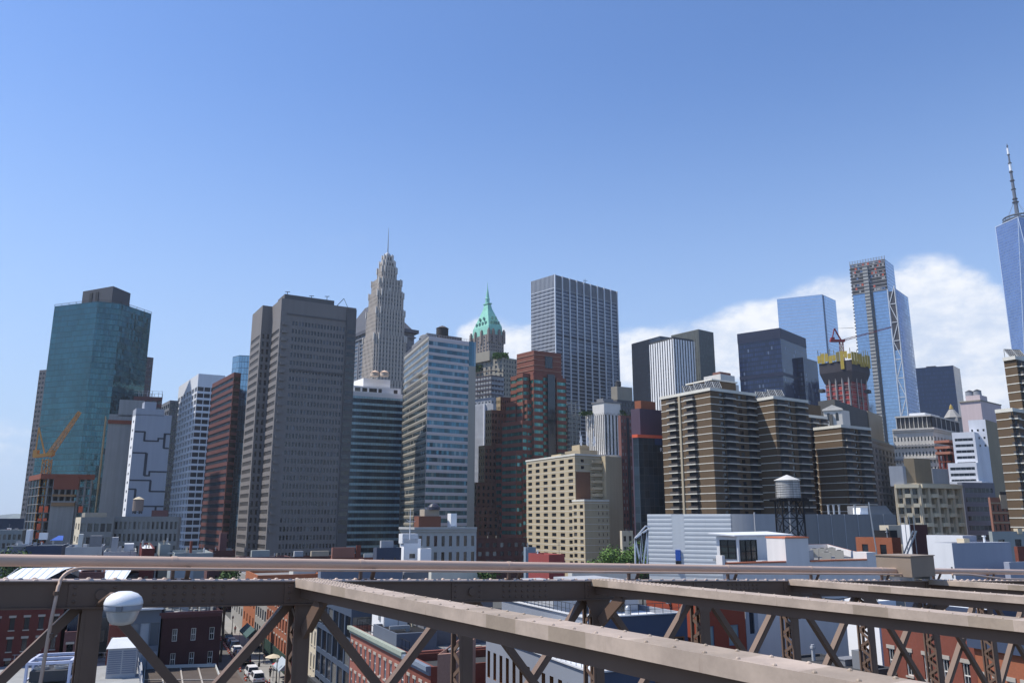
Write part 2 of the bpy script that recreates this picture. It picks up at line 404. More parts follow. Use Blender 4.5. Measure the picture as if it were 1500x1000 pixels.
def foot(px, y, d, az, azr=None, dl=None, dr=None):
    C = at(px[1], y, d); azr = az + 90 if azr is None else azr; l, r = dirn(az), dirn(azr)
    Ln = dl or reach(C, l, px[0]); Rn = dr or reach(C, r, px[2])
    if Ln < .05 or Ln > 300: Ln = 25
    if Rn < .05 or Rn > 300: Rn = 25
    c = (C[0], C[1]); q = lambda a, b: (c[0] + r[0] * a + l[0] * b, c[1] + r[1] * a + l[1] * b)
    return [q(0, 0), q(Rn, 0), q(Rn, Ln), q(0, Ln)], C[2]
def bld(name, label, px, y, d, az, wall, glass_=None, L=None, R=None, azr=None, dl=None, dr=None, ylo=850, z0=0, par=0.0, roof=None, cat='building', group=None, cap=100, win='window', part='wall', go=True, cornice=None, extra=None):
    P, z1 = foot(px, y, d, az, azr, dl, dr)
    B = Bld(name, label, cat, (P[0][0], P[0][1], z0), group, wall, glass_, roof, part, win, cap)
    rise(B, P, z0, z1, {0: R, 3: L}, ylo, par)
    B.P = P; B.z = z1
    if cornice:
        cm, ch, cp = cornice; mb = MB(); C = P[0]
        for i, j in ((0, 1), (3, 0)):
            a, b = P[i], P[j]; w = math.hypot(b[0] - a[0], b[1] - a[1]); t = ((b[0] - a[0]) / w, (b[1] - a[1]) / w); n = (t[1], -t[0])
            for (zz0, zz1, pp) in ((z1 - ch, z1 - ch * .45, cp * .5), (z1 - ch * .45, z1 + .05, cp)):
                e = pp if i == 0 else 0
                q = [(a[0] + n[0] * .003 - t[0] * (e if i == 0 else 0), a[1] + n[1] * .003 - t[1] * (e if i == 0 else 0)), (b[0] + n[0] * .003 + t[0] * 0, b[1] + n[1] * .003), (b[0] + n[0] * pp, b[1] + n[1] * pp), (a[0] + n[0] * pp - t[0] * e, a[1] + n[1] * pp - t[1] * e)]
                mb.prism([q[3], q[2], q[1], q[0]], zz0, zz1, 0, bot=True)
        O('cornice', mb, cm, B.root)
    if extra: extra(B)
    if go: B.done()
    return B
def roofbox(B, f, h, mat, name='bulkhead', z=None, uv=False):
    z = B.z if z is None else z
    mb = MB(); mb.prism(inset(B.P, f), z - .95, z + h, 0, uv=uv); return O(name, mb, mat, B.root)
# ------------------------------------------------------------------ palette
M_ASPH = paint('asphalt', (.13, .125, .115), .95, var=.2, scale=.3, streak=0)
M_WALK = paint('concrete_paving', (.3, .29, .27), .9, var=.15, scale=.3, streak=0)
M_GRND = paint('city_ground', (.1, .1, .095), .95, scale=.02)
M_STEEL = paint('bridge_paint', (.165, .103, .072), .6, var=.2, scale=1.2, streak=.15, fine=.08, spec=.4)  # browner than the strut paint, and deepened to carry shade on girder and webs
M_STEELP = paint('bridge_paint_sunlit', (.52, .42, .36), .55, var=.1, scale=1.5, streak=.08, fine=.06, spec=.4)  # pale copy carrying sunlight on the girder's top plate
M_PIPE = paint('pipe_paint', (.51, .365, .28), .45, var=.1, scale=2, streak=.1, spec=.45)
M_WHITE = paint('white_paint', (.78, .78, .78), .6, var=.06, streak=.06)
M_LGREY = paint('light_grey', (.42, .43, .45), .8)
M_MGREY = paint('mid_grey', (.22, .225, .24), .8)
M_DGREY = paint('dark_grey', (.06, .062, .068), .8)
M_BLACK = paint('black_metal', (.018, .018, .02), .6)
M_STEELG = paint('galvanised', (.4, .42, .44), .4, metal=.5)
M_ROOFG = paint('roof_gravel', (.24, .235, .23), .95, scale=.25, var=.25, fine=.15)
M_ROOFW = paint('roof_silver', (.62, .63, .64), .7, scale=.3, var=.15)
M_ROOFD = paint('roof_tar', (.05, .05, .052), .9, scale=.3)
M_TAN = paint('tan_concrete', (.52, .44, .31), .85)
M_BRK = paint('red_brick', (.20, .062, .042), .9, var=.2, scale=.4, fine=.2)
M_BRK2 = paint('orange_brick', (.33, .115, .06), .9, var=.2, scale=.4, fine=.2)
M_BRKD = paint('dark_brick', (.1, .04, .034), .9, var=.2, scale=.4, fine=.2)
M_BRKP = paint('purple_brick', (.15, .072, .07), .9, var=.2, scale=.4, fine=.2)
M_CREAM = paint('cream_stone', (.55, .48, .36), .85)
M_STONE = paint('grey_stone', (.36, .35, .33), .85)
M_COPPER = paint('green_copper', (.22, .50, .40), .7, var=.2, scale=.2, streak=.3)
M_CORTEN = paint('rust_red', (.24, .07, .04), .85)
M_YEL = paint('yellow_paint', (.6, .42, .03), .6)
M_ORCR = paint('orange_crane', (.55, .27, .07), .6)
M_RED = paint('red_paint', (.5, .03, .025), .6)
M_BLUE = paint('blue_paint', (.03, .10, .42), .5)
M_COPING = paint('terracotta_coping', (.5, .16, .08), .85)
GL = glass('window_glass', (.016, .02, .026), pb=.22, blind=(.16, .16, .15))
GLB = glass('blue_window_glass', (.03, .045, .07), pb=.15, blind=(.14, .17, .2))
GLD = glass('dark_window_glass', (.012, .013, .016), pb=.08, blind=(.1, .1, .1))

# ------------------------------------------------------------------ ground, street
mb = MB(); mb.poly([(-6000, -300, 0), (6000, -300, 0), (6000, 9000, 0), (-6000, 9000, 0)])
tag(O('ground', mb, M_GRND), kind='structure')
SD = dirn(-25.0); SN = (SD[1], -SD[0])       # the street runs away along SD; SN points to its right
def st(u, v, z=0.0): return (-45.5 + SD[0] * u + SN[0] * v, 135 + SD[1] * u + SN[1] * v, z)
def strip(name, u0, u1, v0, v1, z, mat):
    mb = MB(); mb.poly([st(u0, v0, z), st(u1, v0, z), st(u1, v1, z), st(u0, v1, z)][::-1] if False else [st(u0, v0, z), st(u0, v1, z), st(u1, v1, z), st(u1, v0, z)][::-1]); return tag(O(name, mb, mat), kind='structure')
strip('street', -80, 300, -2.6, 7.0, .006, M_ASPH)
def kerbed(name, v0, v1):
    mb = MB(); mb.prism([st(-80, v0)[:2], st(-80, v1)[:2], st(300, v1)[:2], st(300, v0)[:2]], 0, .14); tag(O(name, mb, M_WALK), kind='structure')
kerbed('pavement', 7.0, 10.3); kerbed('pavement', -5.2, -2.6)
strip('parking_lane', -80, 18, -2.5, 3.3, .012, paint('worn_cobbles', (.115, .09, .075), .95, scale=1.5, var=.3, fine=.3, streak=0))

# ------------------------------------------------------------------ the bridge
BU = Vector((sin(radians(56.5)), cos(radians(56.5)), -.040)); BV = Vector((sin(radians(-33.5)), cos(radians(-33.5)), 0)); UPV = Vector((0, 0, 1)); BUH = Vector((BU.x, BU.y, 0)).normalized()
P0 = Vector(at(441, 849.5, 10.7)); STEP = 2.4
def bp(n, v=0.0, z=0.0): return P0 + BU * (n * STEP) + BV * v + UPV * z
def beamframe(mb, p, q, prof, m=0):
    """extrude a profile [(v, z)...] from p to q, v along BV"""
    r0 = [tuple(p + BV * a + UPV * b) for a, b in prof]; r1 = [tuple(q + BV * a + UPV * b) for a, b in prof]; k = len(prof)
    for i in range(k): j = (i + 1) % k; mb.poly([r0[i], r1[i], r1[j], r0[j]], m)
    mb.poly(r0[::-1], m); mb.poly(r1, m)
tr = T('bridge_truss', 'long brown riveted steel truss girder along the bridge edge, below the handrail pipe', 'bridge truss', tuple(bp(-1, 0, -2.7)))
N0, N1 = -4, 13
ch = MB(); beamframe(ch, bp(N0), bp(N1), [(-.17, -.018), (-.17, 0), (.17, 0), (.17, -.018)])
for v in (-.145, .12): beamframe(ch, bp(N0), bp(N1), [(v, -.27), (v, -.0185), (v + .025, -.0185), (v + .025, -.27)])
beamframe(ch, bp(N0), bp(N1), [(-.18, -.29), (-.18, -.2705), (-.10, -.2705), (-.10, -.29)])
for n in range(N0, N1):                                     # joint plates and bolted splices on the web
    c = bp(n); e = bp(n) + BU * .32
    pl = [tuple(bp(n, -.158, a) + BU * b) for b, a in ((-.26, -.268), (.26, -.268), (.26, -.03), (-.26, -.03))]; ch.poly(pl)
    for b in (-.26, .26): ch.poly([tuple(bp(n, -.158, -.268) + BU * b), tuple(bp(n, -.145, -.268) + BU * b), tuple(bp(n, -.145, -.03) + BU * b), tuple(bp(n, -.158, -.03) + BU * b)])
    if n % 2 == 1:
        cc = bp(n, -.160, -.145) + BU * .06
        ch.lathe((0, 0, 0), [(0.001, 0)], 3) if False else None
        ring = [tuple(cc + BU * (.055 * cos(a * pi / 6)) + UPV * (.055 * sin(a * pi / 6))) for a in range(12)]; ring2 = [tuple(Vector(p) - BV * .03) for p in ring]
        for a in range(12): ch.poly([ring[a], ring[(a + 1) % 12], ring2[(a + 1) % 12], ring2[a]])
        ch.poly(ring2)
        for a in range(8):
            for b in range(3): ch.dome(bp(n, -.147, -.065 - b * .075) + BU * (.62 + a * .11), .022, -BV, BUH, UPV, 6)
    for a in range(2):
        for b in range(3): ch.dome(bp(n, -.16, -.065 - b * .075) + BU * (-.2 + a * .4), .018, -BV, BUH, UPV, 6)
L = (N1 - N0) * STEP; k = 0
fl = MB()
while k * .135 < L:
    p = bp(N0, 0, .004) + BU * (k * .135); fl.dome(p + BV * (-.135 if k % 2 else -.02), .031, UPV, BUH, BV, 6)
    if k % 2: fl.dome(p + BV * .12, .031, UPV, BUH, BV, 6)
    k += 1
top_chord = O('top_chord', ch, M_STEEL, tr)
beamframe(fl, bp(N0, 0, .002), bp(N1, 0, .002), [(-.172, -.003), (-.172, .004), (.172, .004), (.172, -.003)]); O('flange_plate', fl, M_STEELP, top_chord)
for n in range(-3, N1):
    po = MB()
    for s in (-1, 1):                                        # two channels joined by a zigzag of flat bars
        c0 = bp(n) + BU * (.0) ; 
        for v in (-.13, .11):
            a = c0 + BU * (s * .068) + BV * v; po.bar(a + UPV * -.26, a + UPV * -2.9, .07 if v < 0 else .07, .03, 0, tuple(BV))
    face = MB()
    a = bp(n, -.135, -.3) ; face.bar(bp(n, -.142, -.291) , bp(n, -.142, -2.9), .125, .012, 0, tuple(BV))
    z = -.30
    k = 0
    while z > -2.85:
        s0 = 1 if k % 2 else -1
        for e in (-1, 1):
            p, q = bp(n, -.13 if s0 > 0 else .11, z) + BU * (e * .075), bp(n, .11 if s0 > 0 else -.13, z - .17) + BU * (e * .075)
            po.bar(p, q, .05, .014, 0, tuple(BUH))
        z -= .17; k += 1
    o = O('post', po, M_STEEL, tr); O('cover_plate', face, M_STEEL, o)
    d1 = MB(); d1.bar(bp(n, -.06, -.275) + BU * .16, bp(n + 1, -.06, -2.6) + BU * -.16, .10, .09, 0, tuple(BV)); O('diagonal', d1, M_STEEL, tr)
    d2 = MB(); a, b = bp(n + 1, .05, -.275) + BU * -.16, bp(n, .05, -2.6) + BU * .16
    d2.bar(a, b, .035, .11, 0, tuple(BV)); off = BU * .035; d2.bar(a + off * 1.6 - BV * .05, b + off * 1.6 - BV * .05, .085, .018, 0, tuple(BV)); O('diagonal', d2, M_STEEL, tr)
    if n > 1:
        g = MB(); g.poly([tuple(bp(n, -.155, z) + BU * x) for x, z in ((-.25, -.291), (.25, -.291), (.12, -.52), (-.12, -.52))]); O('gusset_plate', g, M_STEEL, o)
# cross struts: box cap with a recessed web below in the shade-deepened paint, each with a knee brace
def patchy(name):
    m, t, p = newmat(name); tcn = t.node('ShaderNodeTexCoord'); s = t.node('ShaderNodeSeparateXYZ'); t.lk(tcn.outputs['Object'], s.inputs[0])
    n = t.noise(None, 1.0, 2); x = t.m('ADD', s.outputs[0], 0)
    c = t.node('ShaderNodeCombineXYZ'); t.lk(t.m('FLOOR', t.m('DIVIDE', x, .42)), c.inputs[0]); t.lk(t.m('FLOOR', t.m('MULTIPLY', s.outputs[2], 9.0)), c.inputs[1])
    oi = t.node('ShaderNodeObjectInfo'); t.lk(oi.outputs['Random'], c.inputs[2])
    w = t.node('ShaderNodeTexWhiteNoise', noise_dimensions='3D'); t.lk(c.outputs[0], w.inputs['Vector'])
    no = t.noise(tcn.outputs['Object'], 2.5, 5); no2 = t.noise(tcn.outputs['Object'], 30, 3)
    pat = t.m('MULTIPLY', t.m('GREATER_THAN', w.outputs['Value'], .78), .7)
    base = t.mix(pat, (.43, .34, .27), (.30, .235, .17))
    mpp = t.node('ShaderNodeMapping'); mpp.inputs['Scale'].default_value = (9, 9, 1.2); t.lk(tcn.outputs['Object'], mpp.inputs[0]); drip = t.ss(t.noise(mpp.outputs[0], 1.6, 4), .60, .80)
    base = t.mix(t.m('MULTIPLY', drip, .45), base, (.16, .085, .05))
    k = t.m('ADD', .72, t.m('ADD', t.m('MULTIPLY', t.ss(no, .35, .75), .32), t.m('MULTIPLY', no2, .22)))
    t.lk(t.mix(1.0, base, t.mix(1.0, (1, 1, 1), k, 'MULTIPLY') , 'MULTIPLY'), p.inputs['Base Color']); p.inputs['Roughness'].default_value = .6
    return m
M_PATCH = patchy('beam_paint_patched')  # pale base stands in for sun on the caps; patches and rust are wear
def localbeam(name, p, d, length, prof, mat, parent):
    """prof (y, z) extruded along local x; the object's own axes run with the strut so the paint patches follow it"""
    mb = MB(); k = len(prof)
    for i in range(k): a, b = prof[i], prof[(i + 1) % k]; mb.poly([(0, *a), (length, *a), (length, *b), (0, *b)])
    mb.poly([(0, *a) for a in prof][::-1]); mb.poly([(length, *a) for a in prof])
    return mb
def place(o, p, d):
    y = UPV.cross(d).normalized(); z = d.cross(y)
    o.matrix_local = Matrix.Translation(p - root_of(o).location if o.parent else p) @ Matrix((d, y, z)).transposed().to_4x4()
side = ['nearest, running down to the lower right corner', 'second, lying just behind the longest one', 'third, its far end below the grey rooftop hut', 'fourth, its far end beside the tan box']
for i, n in enumerate((0, 2, 4, 6, 8)):
    lab = ['pale patched steel cross strut, longest and closest of the row', 'pale patched steel cross strut just behind the longest strut', 'pale steel cross strut, its far end under the water tower', 'pale steel cross strut, its far end under the tan box on the rail', 'pale steel cross strut at the far right end of the girder'][i]
    p = bp(n, -.14, .035); ln = 15.0; d = -BV
    rt = T('cross_strut', lab, 'steel strut', tuple(p), 'cross struts over the bridge roadway')
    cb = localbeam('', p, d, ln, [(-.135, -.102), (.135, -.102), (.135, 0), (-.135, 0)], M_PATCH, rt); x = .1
    while x < ln:
        for e in ((-.1, .1) if x > 1.6 else (-.12, -.04, .04, .12)): cb.dome((x + (.0 if e < 0 else .06), e, .001), .0145, (0, 0, 1), (1, 0, 0), (0, 1, 0), 6)
        x += .24 if x > 1.6 else .085
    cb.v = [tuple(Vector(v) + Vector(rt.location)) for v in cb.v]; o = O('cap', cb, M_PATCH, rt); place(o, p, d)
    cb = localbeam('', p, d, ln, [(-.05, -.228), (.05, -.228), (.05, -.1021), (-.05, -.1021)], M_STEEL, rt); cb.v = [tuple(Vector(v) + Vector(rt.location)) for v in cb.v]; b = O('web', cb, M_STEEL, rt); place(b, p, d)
    kb = MB(); kb.bar(bp(n, -.2, -.62), bp(n, -.72, -.2), .16, .05, 0, tuple(BUH)); kb.bar(bp(n, -.2, -.6) + BU * .05, bp(n, -.70, -.2) + BU * .05, .05, .12, 0, tuple(BUH)); O('knee_brace', kb, M_STEEL, rt)
# handrail pipe on its brackets, thin conduit, junction box
PZ = .205
pr = T('rail_pipe', 'thick pinkish brown pipe on brackets above the girder, left of the tan box', 'pipe', tuple(bp(-3, .05, PZ)), 'rail pipes')
def pipe_run(root, n0, n1):
    mb = MB(); mb.tube([bp(n0, .05, PZ), bp(n1, .05, PZ)], .064, 20); po = O('pipe', mb, M_PIPE, root, True)
    k = n0 + .35
    while k < n1:
        c = MB(); c.tube([bp(k, .05, PZ) - BU * .03, bp(k, .05, PZ) + BU * .03], .070, 20); O('collar', c, M_PIPE, po, True)
        b = MB(); b.bar(bp(k, .05, 0), bp(k, .05, PZ - .05), .035, .05, 0, tuple(BV)); b.bar(bp(k, .05, 0) + BU * .16, bp(k, -.03, .15) + BU * .16, .05, .03, 0, tuple(BV)); b.bar(bp(k, .05, .012) - BU * .05, bp(k, .05, .012) + BU * .22, .1, .012)
        O('bracket', b, M_STEEL, root); k += 1.0
pipe_run(pr, -4, 5.6)
cd = MB(); c0 = bp(-1, -.09, .135)
pts = [bp(-1, -.24, -2.8) + BU * -.52, bp(-1, -.24, -.4) + BU * -.40, bp(-1, -.23, -.05) + BU * -.37]
for k in range(9):
    a = k / 8 * pi / 2; pts.append(bp(-1, -.2 + .1 * k / 8, -.03 + .165 * sin(a)) + BU * (-.36 + .22 * (1 - cos(a))))
pts += [bp(n, -.10, .135) for n in (0, 2, 4, 5.95)]
cd.tube(pts, .019, 10)
cond = one('conduit', 'thin pinkish conduit under the rail pipe, bending down over the girder by the lamp', 'conduit', cd, M_PIPE, tuple(pts[0]), smooth=True)
cl = MB()
for z in (-.12, -.55): 
    q = bp(-1, -.235, z) + BU * -.385; cl.tube([q + UPV * .02, q - UPV * .02], .028, 10)
O('clamp', cl, M_STEEL, cond)
cd = MB(); cd.tube([bp(6.33, -.2, .15), bp(6.6, -.24, .15), bp(6.9, -.3, .10), bp(7.2, -.36, .055), bp(8, -.4, .045), bp(10, -.45, .045), bp(13, -.45, .045)], .022, 10)
one('conduit', 'thin pinkish conduit curving down out of the right side of the tan box', 'conduit', cd, M_PIPE, tuple(bp(6.4, -.2, .1)), smooth=True)
nj = 5.0
while proj(bp(nj, -.34, .09))[0] < 1336: nj += .01
cj = bp(nj, -.34, 0); jl = reach(tuple(bp(nj, -.34, .3)), (BV.x, BV.y), 1284); jr = reach(tuple(bp(nj, -.34, .3)), (BUH.x, BUH.y), 1369)
jb = T('junction_box', 'tan steel junction box standing astride the girder between the two rail pipes', 'junction box', tuple(cj))
zz = cj.z; jq = lambda u, v: tuple((cj + BUH * u + BV * v).xy)
b = MB(); b.prism([jq(0, 0), jq(jr, 0), jq(jr, jl), jq(0, jl)], zz + .085, zz + .51, bot=True); O('case', b, paint('box_paint', (.30, .235, .18), .6, scale=2, var=.12, streak=.25), jb)
b = MB(); b.prism([jq(-.02, -.02), jq(jr + .02, -.02), jq(jr + .02, jl + .02), jq(-.02, jl + .02)], zz + .511, zz + .53, bot=True); O('lid', b, paint('box_paint', (.3, .2, .1)), jb)
for u in (.1, jr - .1): b = MB(); b.bar(cj + BUH * u + BV * .05 + UPV * .045, cj + BUH * u + BV * (jl - .05) + UPV * .045, .09, .075); O('foot', b, M_STEELG, jb)
pr2 = T('rail_pipe', 'pinkish brown pipe on brackets above the girder, right of the tan box', 'pipe', tuple(bp(6.4, .05, PZ)), 'rail pipes'); pipe_run(pr2, nj + jr / STEP - .1, 13)
# lamp
lc = Vector(at(181, 883, 8.35)); lr = T('lamp', 'white dome lamp with a clear bowl hung in front of the brown girder', 'lamp', tuple(lc + UPV * -.2))
s = .180
cap_ = MB(); cap_.lathe(lc, [(.001, .118), (s * .35, .113), (s * .68, .091), (s * .9, .056), (s * .99, .016), (s, 0), (s, -.012), (s * .97, -.014)], 28); O('dome', cap_, paint('lamp_enamel', (.74, .75, .76), .35, var=.05, streak=.03, spec=.5), lr, True)
c2 = MB(); c2.lathe(lc, [(s * .985, -.014), (s * .97, -.05), (s * .93, -.068), (s * .86, -.07)], 28); O('rim', c2, paint('lamp_rim', (.40, .43, .49), .4, var=.05), lr, True)
c2 = MB(); c2.ob((lc.x + .045, lc.y - s * .985), (1, 0), .028, .012, lc.z - .06, lc.z - .012); O('latch', c2, M_MGREY, lr)
c2 = MB(); c2.lathe(lc, [(s * .86, -.069), (s * .82, -.10), (s * .70, -.16), (s * .55, -.195), (s * .25, -.207), (.001, -.208)], 28)
mg, tg, pg = newmat('lamp_bowl'); pg.inputs['Base Color'].default_value = (.55, .57, .58, 1); pg.inputs['Roughness'].default_value = .25; pg.inputs['Transmission Weight'].default_value = .35; O('bowl', c2, mg, lr, True)
c2 = MB(); e = bp(-1, -.15, -.25) + BU * .05; c2.tube([lc + UPV * .06, (lc + e) / 2 + UPV * .09, e], .03, 10); O('arm', c2, M_STEEL, lr, True)
# ------------------------------------------------------------------ the skyline, left to right
def tank(B, c, r, h, mat, roofm, legs=0.0, lm=None, name='water_tank'):
    if legs:
        lg = MB()
        for a in range(6):
            x, y = c[0] + r * .8 * cos(a * pi / 3 + .3), c[1] + r * .8 * sin(a * pi / 3 + .3); lg.bar((x, y, c[2]), (x, y, c[2] + legs), r * .12)
            x2, y2 = c[0] + r * .8 * cos(a * pi / 3 + 1.35), c[1] + r * .8 * sin(a * pi / 3 + 1.35); lg.bar((x, y, c[2]), (x2, y2, c[2] + legs), r * .06)
    t = MB(); z = (c[0], c[1], c[2] + legs); t.lathe(z, [(.01, 0), (r, 0), (r * .97, h)], 20); o = O(name, t, mat, B.root)
    if legs: O('stand', lg, lm or M_BLACK, o)
    t = MB(); t.lathe(z, [(r * 1.05, h * .99), (r * .5, h + r * .32), (.01, h + r * .52)], 20); O('lid', t, roofm, o)
def fence(P, z, h, t, mat, B, name='railing', sp=2.0):
    mb = MB(); n = len(P)
    for i in range(n - 1):
        a, b = P[i], P[i + 1]; w = math.hypot(b[0] - a[0], b[1] - a[1]); k = max(1, int(w / sp))
        mb.bar((*a, z + h), (*b, z + h), t); mb.bar((*a, z + h * .5), (*b, z + h * .5), t * .7)
        for j in range(k + 1): x, y = a[0] + (b[0] - a[0]) * j / k, a[1] + (b[1] - a[1]) * j / k; mb.bar((x, y, z), (x, y, z + h), t)
    return O(name, mb, mat, B.root)

# 1 teal glass octagon
C_TEAL = curtain('teal_curtain', (.046, .128, .148), 1.6, 3.7, (.012, .028, .034), .10, .09, metal=.85, rough=.08, tilt=.06, var=.4, big=.45)
C0 = at(144, 441, 510); P = [C0]
for az, x in ((62, 178), (17, 222)):
    D = dirn(az); t = reach(P[-1], D, x); P.append((P[-1][0] + D[0] * t, P[-1][1] + D[1] * t, C0[2]))
l = dirn(-70); t = reach(C0, l, 80); A = (C0[0] + l[0] * t, C0[1] + l[1] * t, C0[2])
back = [(P[2][0] - 25, P[2][1] + 25), (P[2][0] - 75, P[2][1] + 42), (A[0] - 12, A[1] + 20)]
foot8 = [p[:2] for p in P] + back + [A[:2]]
B = Bld('glass_tower', 'tall teal glass tower with chamfered sides and a dark rooftop block', 'skyscraper', (*C0[:2], 0), None, C_TEAL, None, M_DGREY, part='glass_wall')
rise(B, foot8, 0, C0[2], {i: dict(k='curtain') for i in range(len(foot8))}); B.z = C0[2]
a, b = at(120, 440, 535), at(164, 436, 522); c, d_ = at(190, 442, 540), (0, 0)
PQ = [b[:2], c[:2], (c[0] - 18, c[1] + 18), (a[0], a[1] + 20), a[:2]]
mb = MB(); mb.prism(PQ, C0[2] - 1, zof(419, 522)); pent = O('penthouse', mb, paint('penthouse_grey', (.07, .075, .09), .7), B.root)
mb = MB(); ax = Vector((b[0] - a[0], b[1] - a[1], 0)).normalized(); nn = (ax.y, -ax.x)
for k in (.3, .5): q = (a[0] + (b[0] - a[0]) * k + nn[0] * .1, a[1] + (b[1] - a[1]) * k + nn[1] * .1); mb.ob(q, (ax.x, ax.y), 1.4, .25, C0[2] + 1.5, zof(424, 522))
O('louvre', mb, M_BLACK, pent)
for k in (.62, .8):
    q = (a[0] + (b[0] - a[0]) * k, a[1] + 6 + (b[1] - a[1]) * k); tank(B, (*q, zof(419, 522)), 1.5, 1.6, M_LGREY, M_LGREY)
fence([p[:2] for p in (A, P[0], P[1], P[2])], C0[2], 1.3, .18, M_DGREY, B, sp=6)
B.done()
# slabs just behind the teal tower
M_SLABG = paint('slab_grey', (.16, .155, .165), .8)
bld('slab_tower', 'grey slab tower with stepped balconies peeping out left of the teal glass tower', (58, 72, 110), 541, 560, -72, M_SLABG, GLD, L=G(3, 3.4, .7, .5), R=G(6, 3.4, .8, .5, rec=1.2), azr=60, cap=60, cat='skyscraper')
bld('slab_tower', 'slim grey brown tower edge showing right of the teal glass tower', (150, 212, 225), 522, 600, -60, paint('brown_grey', (.15, .12, .125)), GLD, R=G(2, 3.6, .6, .5), L=G(8, 3.6, .6, .5), azr=45, dl=30, cap=50, cat='skyscraper')

# 2 construction site: raw frame, concrete core, netting, crane
def slabframe(B, P, z0, z1, fh, nc, nr, matslab, matcol, ins=.4, net=None):
    """open floors: slab edges with columns; P is a 4-corner footprint"""
    sl = MB(); z = z0 + fh
    while z < z1 + .1: sl.prism(P, z - .35, z); z += fh
    O('floor_slabs', sl, matslab, B.root)
    co = MB()
    for i, n in ((0, nc), (3, nr)):
        a, b = P[i], P[(i + 1) % 4]
        for k in range(n + 1):
            f = k / n; x, y = a[0] + (b[0] - a[0]) * f, a[1] + (b[1] - a[1]) * f; cx, cy = (P[0][0] + P[2][0]) / 2, (P[0][1] + P[2][1]) / 2; dd = math.hypot(cx - x, cy - y)
            x += (cx - x) / dd * ins * 1.5; y += (cy - y) / dd * ins * 1.5; co.box(x - .35, y - .35, z0, x + .35, y + .35, z1)
    O('columns', co, matcol, B.root)
    k = MB(); k.prism(inset(P, (.25, .75, .3, .75)), z0, z1); O('core', k, M_DGREY, B.root)
M_RAWC = paint('raw_concrete', (.30, .30, .295), .9, var=.15, scale=.15, streak=.25)
P, z1 = foot((44, 61, 137), 697, 345, -40, 72)
B = Bld('unfinished_building', 'low unfinished concrete frame with rust red edge, orange netting and pale core wall', 'construction site', (*P[0], 0), None, M_RAWC); B.P = P; B.z = z1
slabframe(B, P, 0, z1, 3.6, 8, 4, paint('slab_mid', (.2, .2, .2)), paint('frame_grey', (.27, .27, .265)))
mb = MB(); C, R = P[0], P[1]; q = lambda f, o=0.0: (C[0] + (R[0] - C[0]) * f + .3 * o, C[1] + (R[1] - C[1]) * f - o)
mb.prism([q(.24, .5), q(.70, .5), q(.70, -4), q(.24, -4)], 0, zof(733, 345)); O('core_wall', mb, M_RAWC, B.root)
mb = MB(); mb.prism(inset(P, (-.02, 1.02, -.02, 1.02)), z1 - 1.2, z1 + 1.0); O('edge_formwork', mb, M_CORTEN, B.root)
mb = MB(); mb.prism([q(.26, 1.2), q(.74, 1.2), q(.74, 0), q(.26, 0)], z1 - 5.5, z1 - .5); mb.prism([q(.26, 1.3), q(.70, 1.3), q(.70, 0), q(.26, 0)], z1 - 12.5, z1 - 11, 1); mb.prism([q(.26, 1.3), q(.70, 1.3), q(.70, 0), q(.26, 0)], z1 - 8.5, z1 - 7.6, 1); O('formwork_panels', mb, [M_CORTEN, paint('form_tan', (.3, .18, .09))], B.root)
zz = 3.6
M_NET = paint('orange_net', (.6, .11, .04), .8)
while zz < z1 - 12:
    for f0, f1, o in ((.03, .10, 1), (.13, .20, 1), (.78, .86, zz > 20)):
        if o and random.random() < .85: mb = MB(); mb.prism([q(f0, .25), q(f1, .25), q(f1, .1), q(f0, .1)], zz, zz + random.choice((1.2, 1.3, 2.6))); O('safety_net', mb, M_NET, B.root)
    zz += 3.6
B.done()
cr = T('tower_crane', 'orange luffing tower crane standing before the teal glass tower', 'crane', (*at(66, 697, 350)[:2], 0))
d = 350; p = lambda x, y, dd=0.0: at(x, y, d + dd)
mb = MB(); b0 = p(66, 700); mb.lattice((b0[0], b0[1], 0), (b0[0], b0[1], zof(672, d)), 2.6, 26, .28); O('mast', mb, M_ORCR, cr)
mb = MB(); mb.lattice(p(71, 668), p(117, 603), 1.9, 16, .22, w1=1.0); O('jib', mb, M_ORCR, cr)
mb = MB(); mb.bar(p(66, 667), p(57, 626), .5); mb.bar(p(52, 662), p(57, 626), .4); mb.bar(p(60, 640, 2), p(66, 667, 2), .3); O('a_frame', mb, M_ORCR, cr)
mb = MB(); mb.bar(p(50, 668), p(78, 665), 2.2, 1.3); mb.bar(p(50, 663), p(56, 663), 2.0, 2.4); mb.bar(p(76, 663), p(79, 662), 1.4, 2.2); O('machinery_deck', mb, M_ORCR, cr)
mb = MB(); mb.tube([p(57, 626), p(117, 603)], .07, 5); mb.tube([p(57, 626), p(95, 634)], .07, 5); O('stay_cable', mb, M_BLACK, cr)

# 3 concrete towers under construction
B = bld('concrete_tower', 'unfinished tower with a blank raw concrete wall and scaffold on its left edge', (150, 160, 197), 606, 345, -25, [M_RAWC, paint('raw_dark', (.12, .1, .1))], GLD, R=G(1, 300, .01, .01), L=G(2, 3.4, .75, .7, rec=.8), azr=70, go=False, dl=14, cap=60)
roofbox(B, (.35, 1.35, .0, .8), 6.5, M_RAWC)
mb = MB(); mb.prism(inset(B.P, (-.03, 1.04, -.04, .2)), B.z - 4.2, B.z - 2.6); O('work_platform', mb, M_CORTEN, B.root)
mb = MB(); a, l2 = B.P[0], B.P[3]
for k in range(6):
    x, y = a[0] + (l2[0] - a[0]) * k / 6 - 1.2, a[1] + (l2[1] - a[1]) * k / 6 - .6; mb.bar((x, y, 0), (x, y, B.z - 1), .22)
zz = 30
while zz < B.z: mb.bar((a[0] - 1.2, a[1] - .6, zz), (l2[0] - 1.2, l2[1] - .6, zz), .22, m=0); zz += 2.2
